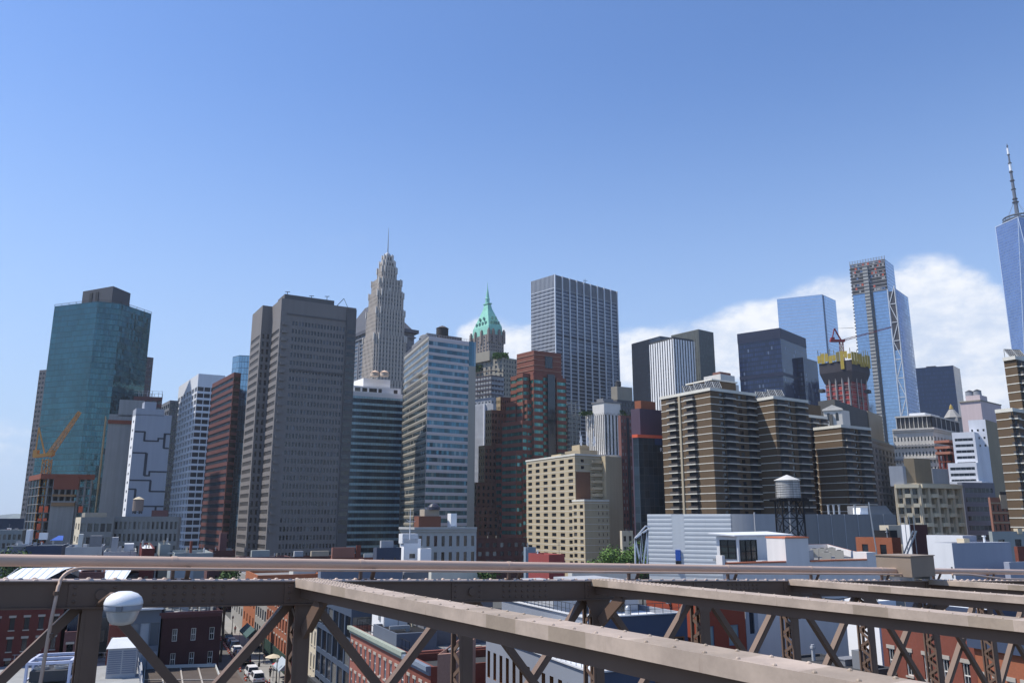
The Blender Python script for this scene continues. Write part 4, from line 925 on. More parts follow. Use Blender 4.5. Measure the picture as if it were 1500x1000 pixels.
shrub(B, (*inset(B.P, (.0, 1, .80, 1))[0], B.z - .5), 5.5, 2.4, M_LEAF, 150); shrub(B, (*inset(B.P, (.85, 1, .05, 1))[0], B.z - .5), 3, 2, M_LEAF, 80)
P2, z2 = foot((845, 885, 915), 665, 396, -38, 62); rise(B, P2, 0, z2, {0: G(6, 3.5, .5, .6), 3: G(12, 3.5, .5, .6, rec=.5, sprec=.35, sm=1)}); B.done()
B = bld('office_block', 'dark grey block with pale roof house behind the white pier building', (890, 904, 930), 585, 470, -45, [paint('dk_stone', (.10, .10, .105))], GLD, R=G(6, 3.5, .6, .5), L=G(4, 3.5, .6, .5), azr=60, go=False, cap=50)
mb = MB(); mb.prism(inset(B.P, (.05, .9, .05, .7)), B.z - .9, zof(566, 472)); O('roof_house', mb, M_BEIGE, B.root); tank(B, (*inset(B.P, (.3, 1, .4, 1))[0], zof(566, 472)), 1.8, 2.5, M_DGREY, M_DGREY, .6); B.done()
# 22 black tower, white striped tower, green-grey tower
C_BLK = curtain('black_curtain', (.05, .062, .085), 1.5, 3.7, (.02, .022, .03), .18, .3, metal=.6, var=.35, tilt=.02)
bld('black_tower', 'black glass tower left of the white striped tower', (925, 967, 990), 492, 680, -32, [C_BLK], None, L=dict(k='curtain'), R=dict(k='curtain'), azr=60, part='glass_wall', cat='skyscraper')
M_WST = paint('white_marble', (.74, .74, .74), .7, var=.04, streak=.05)
B = bld('striped_tower', 'white tower with black vertical window stripes below a dark roof edge', (951, 986, 1017), 496, 600, -33, [M_WST, M_DECOD], GLD, L=G(10, 3.7, .42, .62, rec=.4, sprec=.3, sm=1, mt=2.5, rows=30), R=G(8, 3.7, .46, .62, rec=.4, sprec=.3, sm=1, mt=2.5, rows=30), azr=60, go=False, cap=100, cat='skyscraper')
mb = MB(); mb.prism(inset(B.P, (.02, .98, .02, .98)), B.z - .5, B.z + 1.6); O('dark_roof_edge', mb, M_DECOD, B.root); B.done()
M_GG = paint('green_grey', (.125, .135, .125), .8)
B = bld('green_grey_tower', 'plain green grey tower behind the white striped tower', (983, 1023, 1045), 482, 720, -38, [M_GG], GLD, R=G(10, 3.7, .4, .7, rec=.1), L=G(12, 3.7, .4, .7, rec=.1), azr=52, cap=60, cat='skyscraper', glass_=None) if False else bld('green_grey_tower', 'plain green grey tower behind the white striped tower', (983, 1023, 1045), 482, 720, -38, [M_GG], glass('gg_glass', (.06, .07, .07), pb=0, rough=.3), R=G(10, 3.7, .4, .8, rec=.2), L=G(12, 3.7, .4, .8, rec=.2), azr=52, cap=60, cat='skyscraper')
# 23 pink brick tower, purple wall, dark glass hotel
B = bld('brick_apartments', 'pink brick apartment tower with paired pale windows and a dark central slot', (905, 909, 929), 608, 350, -60, [paint('pink_brick', (.27, .13, .11))], glass('lit_panes', (.12, .12, .12), pb=.6, blind=(.42, .40, .38)), R=G(5, 2.9, .5, .5, rec=.2, skip=.03), azr=66, go=False, cap=100)
mb = MB(); a, b = B.P[0], B.P[1]; q = lambda f, o: (a[0] + (b[0] - a[0]) * f + .4 * o, a[1] + (b[1] - a[1]) * f - .9 * o); mb.prism([q(.42, 0), q(.42, .25), q(.58, .25), q(.58, 0)], 0, B.z - 1); O('dark_slot', mb, M_DGREY, B.root); shrub(B, (*q(.5, -1), B.z - .4), 4, 1.2, M_LEAF, 60); B.done()
M_PURP = paint('purple_render', (.105, .072, .105), .85, var=.05)
B = bld('hotel_tower', 'dark glass tower with a purple blank crown and small white lettering', (924, 937, 970), 598, 330, -50, [M_PURP], None, azr=58, go=False)
mb = MB(); mb.prism(inset(B.P, (.1, .75, .1, .8)), B.z - .9, zof(587, 332)); O('bulkhead', mb, M_BRK2, B.root)
C_HTL = curtain('hotel_glass', (.022, .036, .05), 2.2, 3.1, (.045, .055, .07), .07, .05, metal=.35, var=.8, tilt=.03)
P2, z2 = foot((927, 935, 972), 638, 326, -60, 66, None, 22); mb = MB(); mb.prism(P2, 0, z2, uv=True); O('glass_wall', mb, C_HTL, B.root)
mb = MB(); mb.prism(inset(P2, (-.02, 1.02, -.04, 1)), z2 - .7, z2 + .6); O('orange_net', mb, paint('orange_edge', (.75, .13, .06)), B.root)
mb = MB(); q = lambda f, o: (P2[0][0] + (P2[1][0] - P2[0][0]) * f + .4 * o, P2[0][1] + (P2[1][1] - P2[0][1]) * f - .9 * o); mb.prism([q(.36, 0), q(.36, .15), q(1, .15), q(1, 0)], z2 - 3.4, z2 - .8); O('blue_fascia', mb, paint('fascia_blue', (.02, .05, .15), .4), B.root)
def text(name, s, size, mat, M, parent, loc, ext=.04):
    cu = bpy.data.curves.new(name, 'FONT'); cu.body = s; cu.size = size; cu.extrude = ext; cu.align_x = 'CENTER'; cu.align_y = 'CENTER'
    tmp = bpy.data.objects.new(name, cu); COL.objects.link(tmp); bpy.context.view_layer.update()
    me = bpy.data.meshes.new_from_object(tmp.evaluated_get(bpy.context.evaluated_depsgraph_get())); COL.objects.unlink(tmp); bpy.data.objects.remove(tmp)
    me.materials.clear(); me.materials.append(mat); o = bpy.data.objects.new(name, me); COL.objects.link(o); o.parent = parent
    o.matrix_local = Matrix.Translation(Vector(loc) - root_of(parent).location) @ M; return o
def facing(t): t = Vector((t[0], t[1], 0)).normalized(); n = Vector((t.y, -t.x, 0)); return Matrix((t, Vector((0, 0, 1)), n)).transposed().to_4x4()
tt = (P2[1][0] - P2[0][0], P2[1][1] - P2[0][1]); text('lettering', 'RTRIA', 2.3, paint('sign_white', (.85, .87, .9)), facing(tt), B.root, (*q(.60, .3), z2 - 5.4))
B.done()
# ------------------------------------------------------------------ right half of the skyline
# brown apartment slabs with pale slab lines and balconies
M_BRAP = paint('brown_apartment_brick', (.130, .088, .052), .9, var=.1, streak=.08); M_SLAB = paint('pale_slab_edge', (.62, .60, .53), .8)
M_SOLAR = paint('solar_panel', (.012, .014, .02), .25, spec=.6); M_SFR = paint('panel_frame', (.45, .45, .43), .5)
def solar_row(B, c, t, n, w, tilt_h):
    for k in range(n):
        x, y = c[0] + t[0] * w * 1.06 * k, c[1] + t[1] * w * 1.06 * k; nx, ny = t[1], -t[0]
        f = MB(); z = c[2]
        a = [(x, y, z + .4), (x + t[0] * w, y + t[1] * w, z + .4), (x + t[0] * w - nx * 2.2, y + t[1] * w - ny * 2.2, z + tilt_h), (x - nx * 2.2, y - ny * 2.2, z + tilt_h)]
        for i in range(4): f.bar(a[i], a[(i + 1) % 4], .22)
        L = lambda i, j, s: tuple(Vector(a[i]).lerp(Vector(a[j]), s))
        for s in (.25, .5, .75): f.bar(L(0, 1, s), L(3, 2, s), .14)
        f.bar(L(0, 3, .5), L(1, 2, .5), .14); f.bar(a[2], (a[2][0], a[2][1], z), .15); f.bar(a[3], (a[3][0], a[3][1], z), .15)
        o = O('solar_frame', f, M_SFR, B.root); p = MB(); p.poly([tuple(Vector(v) - Vector((0, 0, .05))) for v in a]); O('solar_panel', p, M_SOLAR, o)
FH = 2.77
def slablines(B, P, edges, z1, z0=20, h=.26, o=.10):
    mb = MB(); z = z1 - FH
    while z > z0:
        for i in edges:
            a, b = P[i], P[(i + 1) % len(P)]; w = math.hypot(b[0] - a[0], b[1] - a[1]); t = ((b[0] - a[0]) / w, (b[1] - a[1]) / w); n = (t[1], -t[0])
            mb.prism([(a[0] + n[0] * o, a[1] + n[1] * o), (b[0] + n[0] * o, b[1] + n[1] * o), (b[0] - n[0] * .05, b[1] - n[1] * .05), (a[0] - n[0] * .05, a[1] - n[1] * .05)], z - h / 2, z + h / 2, 0, bot=True)
        z -= FH
    return mb
def balconies(B, a, t, u0, u1, z1, z0, dep=1.3, cap=60):
    """a stack of balconies between u0 and u1 along t from a: slab, solid front, dark opening behind"""
    n = (t[1], -t[0]); q = lambda u, o: (a[0] + t[0] * u + n[0] * o, a[1] + t[1] * u + n[1] * o); z = z1 - FH
    dk = MB(); dk.prism([q(u0 + .2, .0), q(u0 + .2, .06), q(u1 - .2, .06), q(u1 - .2, 0)], z0, z1 - .6); O('balcony_recess', dk, M_BLACK, B.root)
    while z > z0:
        f = MB(); f.prism([q(u0, .0), q(u0, dep), q(u1, dep), q(u1, 0)], z - .2, z + .14, 0, bot=True); f.prism([q(u0 + .05, dep - .12), q(u0 + .05, dep - .02), q(u1 - .05, dep - .02), q(u1 - .05, dep - .12)], z + .14, z + 1.0, 1)
        f.prism([q(u0 + .05, 0.05), q(u0 + .05, dep - .12), q(u0 + .13, dep - .12), q(u0 + .13, .05)], z + .14, z + 1.0, 1); f.prism([q(u1 - .13, 0.05), q(u1 - .13, dep - .12), q(u1 - .05, dep - .12), q(u1 - .05, .05)], z + .14, z + 1.0, 1)
        O('balcony', f, [M_SLAB, M_BALC], B.root); z -= FH
M_BALC = paint('balcony_front', (.085, .075, .07), .7)
def brown(label, xl, xc, xr, y, d, lb=(), rb=(), sol=0, azr=56, dl=None, yb=760, rw=None):
    P, z1 = foot((xl, xc, xr), y, d, -31, azr, dl)
    B = Bld('apartment_tower', label, 'building', (*P[0], 0), 'brown apartment towers', [M_BRAP, M_SLAB], GLD, cap=100); B.P = P; B.z = z1
    rise(B, P, 0, z1, {0: G(rw or 4, FH, .40, .55, rec=.3, mt=.3, ml=3.2, mr=1) if rw != 0 else None, 3: None}, ylo=yb)
    O('slab_edges', slablines(B, P, (0, 3), z1), M_SLAB, B.root)
    mb = MB(); Q = inset(P, (-.015, 1.015, -.015, 1.015)); mb.prism(Q, z1 - .5, z1 + .65); O('parapet', mb, M_SLAB, B.root)
    zlo = zof(yb, d)
    a, b, l3 = P[0], P[1], P[3]; wl = math.hypot(a[0] - l3[0], a[1] - l3[1]); tl = ((a[0] - l3[0]) / wl, (a[1] - l3[1]) / wl); wr = math.hypot(b[0] - a[0], b[1] - a[1]); tr_ = ((b[0] - a[0]) / wr, (b[1] - a[1]) / wr)
    for f0, f1 in lb: balconies(B, l3, tl, f0 * wl, f1 * wl, z1, zlo)
    for f0, f1 in rb: balconies(B, a, tr_, f0 * wr, f1 * wr, z1, zlo)
    for k in range(sol):
        c = (a[0] - tl[0] * (2 + k * 6.2) + .6, a[1] - tl[1] * (2 + k * 6.2) + .6, z1 + .6); solar_row(B, c, (cos(radians(8)), sin(radians(8))), 2, 2.8, 3.2)
    return B
B1 = brown('brown apartment tower with stacked balconies and solar panels, left one of its row', 968, 1040, 1106, 570, 300, lb=((.16, .34), (.52, .70)), rb=((.28, .5), (.78, .97)), sol=3)
mb = MB(); a, l3 = B1.P[0], B1.P[3]; wl = math.hypot(a[0] - l3[0], a[1] - l3[1]); tl = ((a[0] - l3[0]) / wl, (a[1] - l3[1]) / wl)
for f in (.38,): q = lambda u, o: (l3[0] + tl[0] * u + tl[1] * o, l3[1] + tl[1] * u - tl[0] * o); mb.prism([q(f * wl, 0), q(f * wl, .5), q(f * wl + 1.0, .5), q(f * wl + 1.0, 0)], 0, B1.z - .6)
O('pale_fin', mb, paint('pale_fin', (.42, .36, .26)), B1.root)
mb = MB(); mb.prism(inset(B1.P, (.45, 1.0, .35, .85)), B1.z - .9, zof(555, 312)); rb_ = O('lift_house', mb, M_BRAP, B1.root); mb = MB(); mb.prism(inset(B1.P, (.43, 1.02, .33, .87)), zof(555, 312), zof(553, 312)); O('lift_house_roof', mb, M_SLAB, rb_)
B1.done()
B2 = brown('brown apartment tower with solar panels, second of its row, half in shadow', 1104, 1133, 1183, 582, 306, rb=((.08, .32), (.6, .92)), sol=2, dl=13); B2.done()
B3 = brown('brown apartment tower, third and narrowest of its row', 1176, 1184, 1212, 609, 335, rb=((.1, .4), (.62, .92))); mb = MB(); mb.prism(inset(B3.P, (-.1, .7, .05, .8)), B3.z - .9, B3.z + 5); O('lift_house', mb, M_BRAP, B3.root); B3.done()
B4 = brown('brown apartment tower before the pale pedimented building, right one of its row', 1209, 1232, 1275, 624, 318, rb=((.06, .3), (.55, .9)), dl=13); B4.done()
B5 = brown('brown apartment tower at the right edge of the view, taller of the two there', 1470, 1488, 1560, 524, 255, lb=(), rb=((.02, .2), (.4, .6)), sol=1, yb=800); mb = MB(); 
B5.done()
B6 = brown('brown apartment tower with bare brick end wall at the right edge, lower of two', 1458, 1483, 1500, 600, 250, lb=((.86, 1.0),), rb=((.0, .3),), yb=800, rw=0); B6.done()
# white concrete top behind the brown towers
M_OFFW = paint('off_white', (.60, .58, .54), .85)
B = bld('office_building', 'off white building top with stepped roof blocks behind the brown apartment towers', (1003, 1056, 1082), 560, 380, -34, [M_OFFW], GLD, azr=54, go=False)
roofbox(B, (.0, .8, .0, .45), 4.2, M_OFFW); roofbox(B, (.1, .6, .5, .8), 3, M_BEIGE, 'penthouse'); roofbox(B, (.2, .8, .1, .3), 6, paint('rust_plant', (.2, .1, .08)), 'rooftop_plant'); B.done()
# 27 navy tower + lower wing
C_NAVY = curtain('navy_curtain', (.020, .034, .085), 1.5, 3.75, (.010, .014, .03), .2, .30, metal=.22, var=.7, tilt=.03, blind=(.12, .15, .22), pb=.03)
B = bld('navy_tower', 'broad navy blue tower with dark window bands and a blank roof collar', (1080, 1142, 1180), 481, 620, -52, [C_NAVY, paint('navy_collar', (.018, .026, .06), .5)], None, L=dict(k='curtain'), R=dict(k='curtain'), azr=42, part='glass_wall', cat='skyscraper', go=False)
mb = MB(); mb.prism(inset(B.P, (-.004, 1.004, -.004, 1.004)), B.z - 8, B.z + .5); mb.prism(inset(B.P, (-.006, 1.006, -.006, 1.006)), B.z - 38, B.z - 35.5, 0); O('blank_collar', mb, B.wm[1], B.root); B.done()
bld('navy_wing', 'lower navy blue wing right of the broad navy tower', (1165, 1176, 1197), 523, 640, -52, [C_NAVY], None, L=dict(k='curtain'), R=dict(k='curtain'), azr=45, part='glass_wall', cat='skyscraper')
# 28 pale blue glass tower
C_SKYB = curtain('sky_curtain', (.50, .59, .72), 1.6, 4.1, (.38, .46, .58), .08, .13, metal=.95, var=.05, tilt=.004, big=.04, rough=.06)
B = bld('glass_tower', 'pale sky blue glass tower behind the navy tower', (1138, 1204, 1224), 431, 960, -66, [C_SKYB], None, L=dict(k='curtain'), R=dict(k='curtain'), azr=45, part='glass_wall', cat='skyscraper', go=False)
mb = MB(); c = B.P[0]; r = dirn(45); mb.prism([(c[0] + .2, c[1] - .4), (c[0] + r[0] * 5, c[1] + r[1] * 5 - .4), (c[0] + r[0] * 5, c[1] + r[1] * 5 + 1), (c[0], c[1] + 1)], 0, B.z - .5); O('corner_notch', mb, paint('notch_blue', (.05, .1, .2), .3), B.root); B.done()
# 30 tall blue tower under construction
C_SB2 = curtain('steel_blue_curtain', (.31, .42, .55), 1.6, 4.2, (.12, .17, .24), .06, .10, metal=.9, var=.14, tilt=.008, big=.08, rough=.08)
C_SB3 = curtain('blue_side_curtain', (.42, .51, .65), 3.0, 4.2, (.06, .09, .15), .10, .16, metal=.9, var=.2, tilt=.01, big=.1, rough=.08)
d = 920
B = bld('unfinished_skyscraper', 'tall blue glass tower with raw open floors at its top and a pale hoist strip', (1245, 1296, 1309), 379, d, -53, [C_SB2, C_SB3], None, L=dict(k='curtain'), R=dict(k='curtain', m=1), azr=41, part='glass_wall', cat='skyscraper', go=False)
P = B.P; z1 = B.z
ll = lambda f, o: (P[3][0] + (P[0][0] - P[3][0]) * f + cos(radians(-37)) * 0 - .6 * 0 + LN[0] * o, P[3][1] + (P[0][1] - P[3][1]) * f + LN[1] * o)
w_ = math.hypot(P[0][0] - P[3][0], P[0][1] - P[3][1]); LT = ((P[0][0] - P[3][0]) / w_, (P[0][1] - P[3][1]) / w_); LN = (LT[1], -LT[0])
zt = zof(424, d)
mb = MB(); mb.prism([ll(.0, .5), ll(.99, .5), ll(.99, 0), ll(.0, 0)], zt, z1 - 3); op = O('open_floors', mb, paint('open_floor_dark', (.05, .05, .055)), B.root)
mb = MB(); z = zt
while z < z1: mb.prism([ll(-.01, .9), ll(.99, .9), ll(.99, .4), ll(-.01, .4)], z, z + .8); z += 4.2
O('floor_slabs', mb, paint('slab_edge_grey', (.34, .33, .33)), B.root)
mb = MB()
for k in range(60):
    f = random.uniform(.02, .95); z = zt + random.randint(1, 9) * 4.2; mb.prism([ll(f, .8), ll(f + .05, .8), ll(f + .05, .5), ll(f, .5)], z - 3.0, z - .6, random.choice((0, 0, 0, 1, 2)))
O('stored_panels', mb, [paint('prot_grey', (.4, .4, .4)), paint('prot_red', (.5, .1, .06)), paint('prot_blue', (.12, .2, .35))], op)
mb = MB(); mb.prism([ll(-.01, .5), ll(.99, .5), ll(.99, -12), ll(-.01, -12)], z1 - 3, z1 - 2); 
for k in range(14): f = k / 13; q = ll(f, .4); mb.bar((*q, z1 - 3), (*q, z1 + 4), .45)
for zz in (0, 2, 4): mb.bar((*ll(0, .4), z1 - 1 + zz), (*ll(.99, .4), z1 - 1 + zz), .28)
O('perimeter_fence', mb, paint('fence_grey', (.30, .30, .32)), B.root)
mb = MB(); mb.prism([ll(.36, 3), ll(.50, 3), ll(.50, .2), ll(.36, .2)], 0, z1 - 5); h_ = O('hoist_strip', mb, paint('hoist_pale', (.44, .43, .40)), B.root)
mb = MB(); z = 20
while z < z1 - 6: mb.prism([ll(.355, 3.3), ll(.505, 3.3), ll(.505, 3.02), ll(.355, 3.02)], z, z + 1.3); z += 4.2
mb.prism([ll(.52, .6), ll(.58, .6), ll(.58, .1), ll(.52, .1)], 0, z1 - 6); O('hoist_landings', mb, paint('hoist_dark', (.12, .12, .125)), h_)
mb = MB(); z = 20
while z < z1 - 4: mb.prism([ll(-.03, .3), ll(.0, .3), ll(.0, -2), ll(-.03, -2)], z, z + 1.4); z += 4.2
O('edge_studs', mb, M_DGREY, B.root)
P2, z2 = foot((1300, 1311, 1330), 422, 900, -53, 41); rise(B, P2, 0, z2, {0: dict(k='curtain', m=1), 3: dict(k='curtain')})
mb = MB(); w2 = math.hypot(P2[0][0] - P2[3][0], P2[0][1] - P2[3][1]); tt = ((P2[0][0] - P2[3][0]) / w2, (P2[0][1] - P2[3][1]) / w2); nn = (tt[1], -tt[0]); q = lambda f, o: (P2[3][0] + tt[0] * w2 * f + nn[0] * o, P2[3][1] + tt[1] * w2 * f + nn[1] * o)
z = 30; k = 0
while z < z2 - 5:
    mb.bar((*q(.05, .5), z), (*q(.95, .5), z), .9); mb.bar((*q(.05 if k % 2 else .95, .5), z), (*q(.95 if k % 2 else .05, .5), z + 22), .8); z += 22; k += 1
for f in (.03, .97): mb.bar((*q(f, .5), 0), (*q(f, .5), z2), 1.2)
O('k_bracing', mb, paint('brace_white', (.52, .54, .57)), B.root)
mb = MB(); mb.prism([q(.1, .3), q(.9, .3), q(.9, .05), q(.1, .05)], zof(512, 900), z2 - 3); O('open_bay', mb, paint('open_bay_dark', (.06, .06, .07)), B.root); B.done()
# 31 dark blue tower right
B = bld('navy_tower', 'plain dark blue tower right of the unfinished blue glass tower', (1341, 1396, 1406), 535, 700, -62, [curtain('navy2', (.020, .036, .09), 1.5, 3.7, (.014, .025, .06), .25, .35, metal=.18, var=.4, tilt=.02)], None, L=dict(k='curtain'), R=dict(k='curtain'), azr=42, part='glass_wall', cat='skyscraper', go=False)
roofbox(B, (.2, .8, .5, .75), 1.6, M_DGREY); B.done()
# 32 tapering spire skyscraper
d = 1040
C_WTC = curtain('taper_glass', (.24, .31, .45), 1.6, 4.1, (.15, .20, .30), .08, .12, metal=.85, var=.22, tilt=.008, big=.2, rough=.06)
u1 = at(1491, 318, d); lw, rw_ = dirn(-11.6), dirn(78.4); s_ = reach(u1, lw, 1458)
UT = [(u1[0] + lw[0] * a_ * s_ + rw_[0] * b_ * s_, u1[1] + lw[1] * a_ * s_ + rw_[1] * b_ * s_) for a_, b_ in ((1, 0), (0, 0), (0, 1), (1, 1))]
c = ((UT[0][0] + UT[2][0]) / 2, (UT[0][1] + UT[2][1]) / 2, u1[2]); hb, htp = s_ * .745, s_ / 2; zb, zt = 58, c[2]
LB = [(c[0] + k[0] * s_ * 1.05, c[1] + k[1] * s_ * 1.05) for k in (lw, (-rw_[0], -rw_[1]), (-lw[0], -lw[1]), rw_)]
B = Bld('tapering_skyscraper', 'tapering blue glass skyscraper with a ringed mast at the right edge', 'skyscraper', (c[0], c[1], 0), None, C_WTC)
mb = MB(); mb.prism(LB, 0, zb)
for i in range(4):
    j = (i + 1) % 4; w = hb * 2
    a, b, t_, t2 = (*LB[i], zb), (*LB[j], zb), (*UT[i], zt), (*UT[j], zt)
    mb.poly([a, b, t_], 0, [(0, zb), (w, zb), (w / 2, zt)]); mb.poly([b, t2, t_], 0, [(0, zb), (htp, zt), (-htp, zt)])
mb.poly([(*p, zt) for p in UT]); O('glass_wall', mb, C_WTC, B.root)
ed = MB()
for i in range(4): ed.bar((*LB[i], zb), (*UT[i], zt), .7); ed.bar((*LB[(i + 1) % 4], zb), (*UT[i], zt), .7); ed.bar((*UT[i], zt), (*UT[(i + 1) % 4], zt), .8)
O('edge_trim', ed, paint('edge_steel', (.7, .74, .8), .3, metal=.4), B.root)
band = MB(); pr_ = lambda f: [(LB[0][0] * (1 - f) + 0, 0)]
mb = MB(); mb.lathe((c[0], c[1], zt), [(16, 0), (19, 2), (19.5, 4), (18.8, 5)], 32); mb.lathe((c[0], c[1], zt), [(18, 6.5), (19, 8), (18, 9.2)], 32)
for k in range(16): a = k * pi / 8; mb.bar((c[0] + 17 * cos(a), c[1] + 17 * sin(a), zt), (c[0] + 18 * cos(a), c[1] + 18 * sin(a), zt + 8), .7)
O('ring', mb, paint('ring_grey', (.10, .12, .15), .5), B.root)
mx, my = c[0], c[1]
mh = zof(211, my) - zt
ms = MB(); ms.lathe((mx, my, zt), [(3.0, 0), (2.2, mh * .35), (1.5, mh * .7), (.5, mh), (.01, mh)], 12); o = O('mast', ms, paint('mast_grey', (.13, .15, .19)), B.root)
for f, r in ((.26, 4.2), (.30, 3.4), (.42, 3.1), (.53, 3.0), (.64, 2.6), (.75, 2.4), (.86, 1.8), (.97, 1.2)): r_ = MB(); r_.lathe((mx, my, zt + mh * f), [(.5, -.8), (r, -.6), (r, .6), (.5, .8)], 14); O('mast_ring', r_, M_DGREY, o)
for f in (.36, .70, .90): r_ = MB(); r_.lathe((mx, my, zt + mh * f), [(2.4 - f * 1.4, -mh * .045), (2.6 - f * 1.4, -mh * .044), (2.6 - f * 1.4, mh * .045), (2.4 - f * 1.4, mh * .045)], 12); O('white_section', r_, M_WHITE, o)
st_ = MB()
for a in range(6): st_.bar((c[0] + 17 * cos(a * pi / 3), c[1] + 17 * sin(a * pi / 3), zt + 3), (mx, my, zt + mh * .3), .22)
O('mast_stay', st_, M_MGREY, o); B.done()

# 29 red-netted core with yellow formwork, red crane
d = 520
P, z1 = foot((1207, 1246, 1268), 545, d, -45, 50)
B = Bld('unfinished_tower', 'unfinished tower of red netted floors under a yellow formwork collar', 'construction site', (*P[0], 0), None, M_DGREY); B.P = P; B.z = z1
k = MB(); k.prism(inset(P, (.02, .98, .02, .98)), 0, z1, uv=True); O('netted_floors', k, curtain('red_net', (.33, .035, .035), 5.2, 3.3, (.20, .17, .16), .07, .1, metal=0, rough=.9, var=.9, tilt=0, blind=(.07, .03, .035), pb=.25), B.root)
k = MB(); z = zof(620, d)
while z < z1: k.prism(P, z - .25, z + .2); z += 3.3
O('floor_slabs', k, paint('pinkish_slab', (.36, .22, .21)), B.root)
k = MB()
for f in (.18, .42, .66, .9):
    a, b = P[3], P[0]; x, y = a[0] + (b[0] - a[0]) * f, a[1] + (b[1] - a[1]) * f - .4; k.bar((x, y, 0), (x, y, z1), .9)
for f in (.3, .6, .95): a, b = P[0], P[1]; x, y = a[0] + (b[0] - a[0]) * f + .3, a[1] + (b[1] - a[1]) * f - .4; k.bar((x, y, 0), (x, y, z1), .6)
O('hoist_rails', k, paint('rail_grey', (.36, .34, .33)), B.root)
k = MB(); zc, zd = z1, zof(519, d); k.loft(inset(P, (0, 1, 0, 1)), zc - 6, inset(P, (-.1, 1.1, -.12, 1.1)), zc + 1); k.prism(inset(P, (-.1, 1.1, -.12, 1.1)), zc + 1, zd - 4); O('dark_collar', k, paint('collar_dark', (.05, .045, .055)), B.root)
ye = MB()
for i, n in ((3, 9), (0, 7)):
    Q = inset(P, (-.13, 1.13, -.15, 1.13)); a, b = Q[i], Q[(i + 1) % 4]
    for kx_ in range(n):
        f0, f1 = (kx_ + .06) / n, (kx_ + .94) / n; x0, y0, x1, y1 = a[0] + (b[0] - a[0]) * f0, a[1] + (b[1] - a[1]) * f0, a[0] + (b[0] - a[0]) * f1, a[1] + (b[1] - a[1]) * f1
        ye.prism([(x0, y0 - .25), (x1, y1 - .25), (x1, y1), (x0, y0)], zd - (6 if i == 0 else 2.2) - random.random() * 2.5 - (7 if (i == 3 and kx_ == 6) else 0), zd + random.random() * 2.6, 0 if random.random() < .75 else 1)
O('yellow_panels', ye, [paint('formwork_yellow', (.40, .30, .05), .8, var=.3, scale=.3, fine=.2), paint('formwork_olive', (.2, .17, .06))], B.root)
gy = MB(); Q = inset(P, (-.1, 1.1, -.1, 1.1))
for i in (3, 0, 2):
    for kx_ in range(9):
        f = kx_ / 8; a, b = Q[i], Q[(i + 1) % 4]; x, y = a[0] + (b[0] - a[0]) * f, a[1] + (b[1] - a[1]) * f; gy.bar((x, y, zd - 3), (x, y, zd + random.uniform(1, 6)), .3)
O('formwork_posts', gy, paint('post_greenyellow', (.3, .28, .12)), B.root)
for x_, y_ in ((1204, 572), (1271, 573)):
    m_ = MB(); e = at(x_, y_, d + (3 if x_ > 1240 else 18)); m_.ob(e, dirn(40), 2.6, 1.6, e[2] - 1.2, e[2] + .8); O('cantilever_deck', m_, M_DGREY, B.root)
B.done()
cr = T('tower_crane', 'red luffing tower crane on the yellow collared tower, jib reaching right', 'crane', (*at(1232, 520, d + 18)[:2], z1), None)
p = lambda x, y: at(x, y, d + 14)
m_ = MB(); b0 = p(1232, 500); m_.lattice((b0[0], b0[1], z1), (b0[0], b0[1], b0[2]), 2.0, 8, .3); O('mast', m_, paint('crane_red', (.33, .035, .04), .6), cr)
m_ = MB(); m_.lattice(p(1236, 498), p(1306, 479), 1.2, 20, .17, w1=.7); O('jib', m_, paint('crane_red', (.33, .035, .04), .6), cr)
m_ = MB(); m_.bar(p(1232, 498), p(1222, 481), .8); m_.bar(p(1222, 481), p(1219, 497), .6); m_.bar(p(1222, 481), p(1228, 490), .5); O('a_frame', m_, paint('crane_red', (.33, .035, .04), .6), cr)
m_ = MB(); m_.bar(p(1216, 499), p(1237, 499), 2.2, 1.6); m_.bar(p(1217, 496.5), p(1222, 496.5), 2, 2.2); O('machinery_deck', m_, paint('crane_red', (.33, .035, .04), .6), cr)
m_ = MB(); m_.tube([p(1222, 481), p(1306, 479)], .07, 5); m_.tube([p(1222, 481), p(1250, 480)], .07, 5); O('stay_cable', m_, M_BLACK, cr)

# 33 pale pedimented building with long dark stone flank
M_PALEST = paint('pale_stone', (.60, .57, .51), .85); M_FLANK = paint('grey_flank', (.26, .25, .235), .85)
d = 420
B = bld('pedimented_building', 'old stone building with a small pediment and a long flank of arcaded windows', (1208, 1222, 1320), 628, d, -34, [M_FLANK, M_PALEST], GLD, L=G(3, 4, .4, .6, rec=.4), R=G(17, 3.9, .5, .62, rec=.7, mt=4, line=(0, .4, .3)), azr=38, go=False, cap=100, cornice=(M_FLANK, 1.6, .8))
Pp, zp = foot((1206, 1233, 1244), 600, d - 1, -62, 48); B.wall.prism(Pp, 0, zp, 1)
mb = MB(); a, b = Pp[3], Pp[0]; w = math.hypot(b[0] - a[0], b[1] - a[1]); t = ((b[0] - a[0]) / w, (b[1] - a[1]) / w); n = (t[1], -t[0]); q = lambda u, o: (a[0] + t[0] * u + n[0] * o, a[1] + t[1] * u + n[1] * o)
mb.prism([q(-.5, .6), q(w + .5, .6), q(w + .5, -.1), q(-.5, -.1)], zp - .1, zp + .7)
zr = zof(592.5, d)
for o in (.5, -6): mb.poly([(*q(-.4, o), zp + .7), (*q(w + .4, o), zp + .7), (*q(w / 2, o), zr)])
mb.poly([(*q(-.4, .5), zp + .7), (*q(w / 2, .5), zr), (*q(w / 2, -6), zr), (*q(-.4, -6), zp + .7)]); mb.poly([(*q(w / 2, .5), zr), (*q(w + .4, .5), zp + .7), (*q(w + .4, -6), zp + .7), (*q(w / 2, -6), zr)])
O('pediment', mb, M_PALEST, B.root)
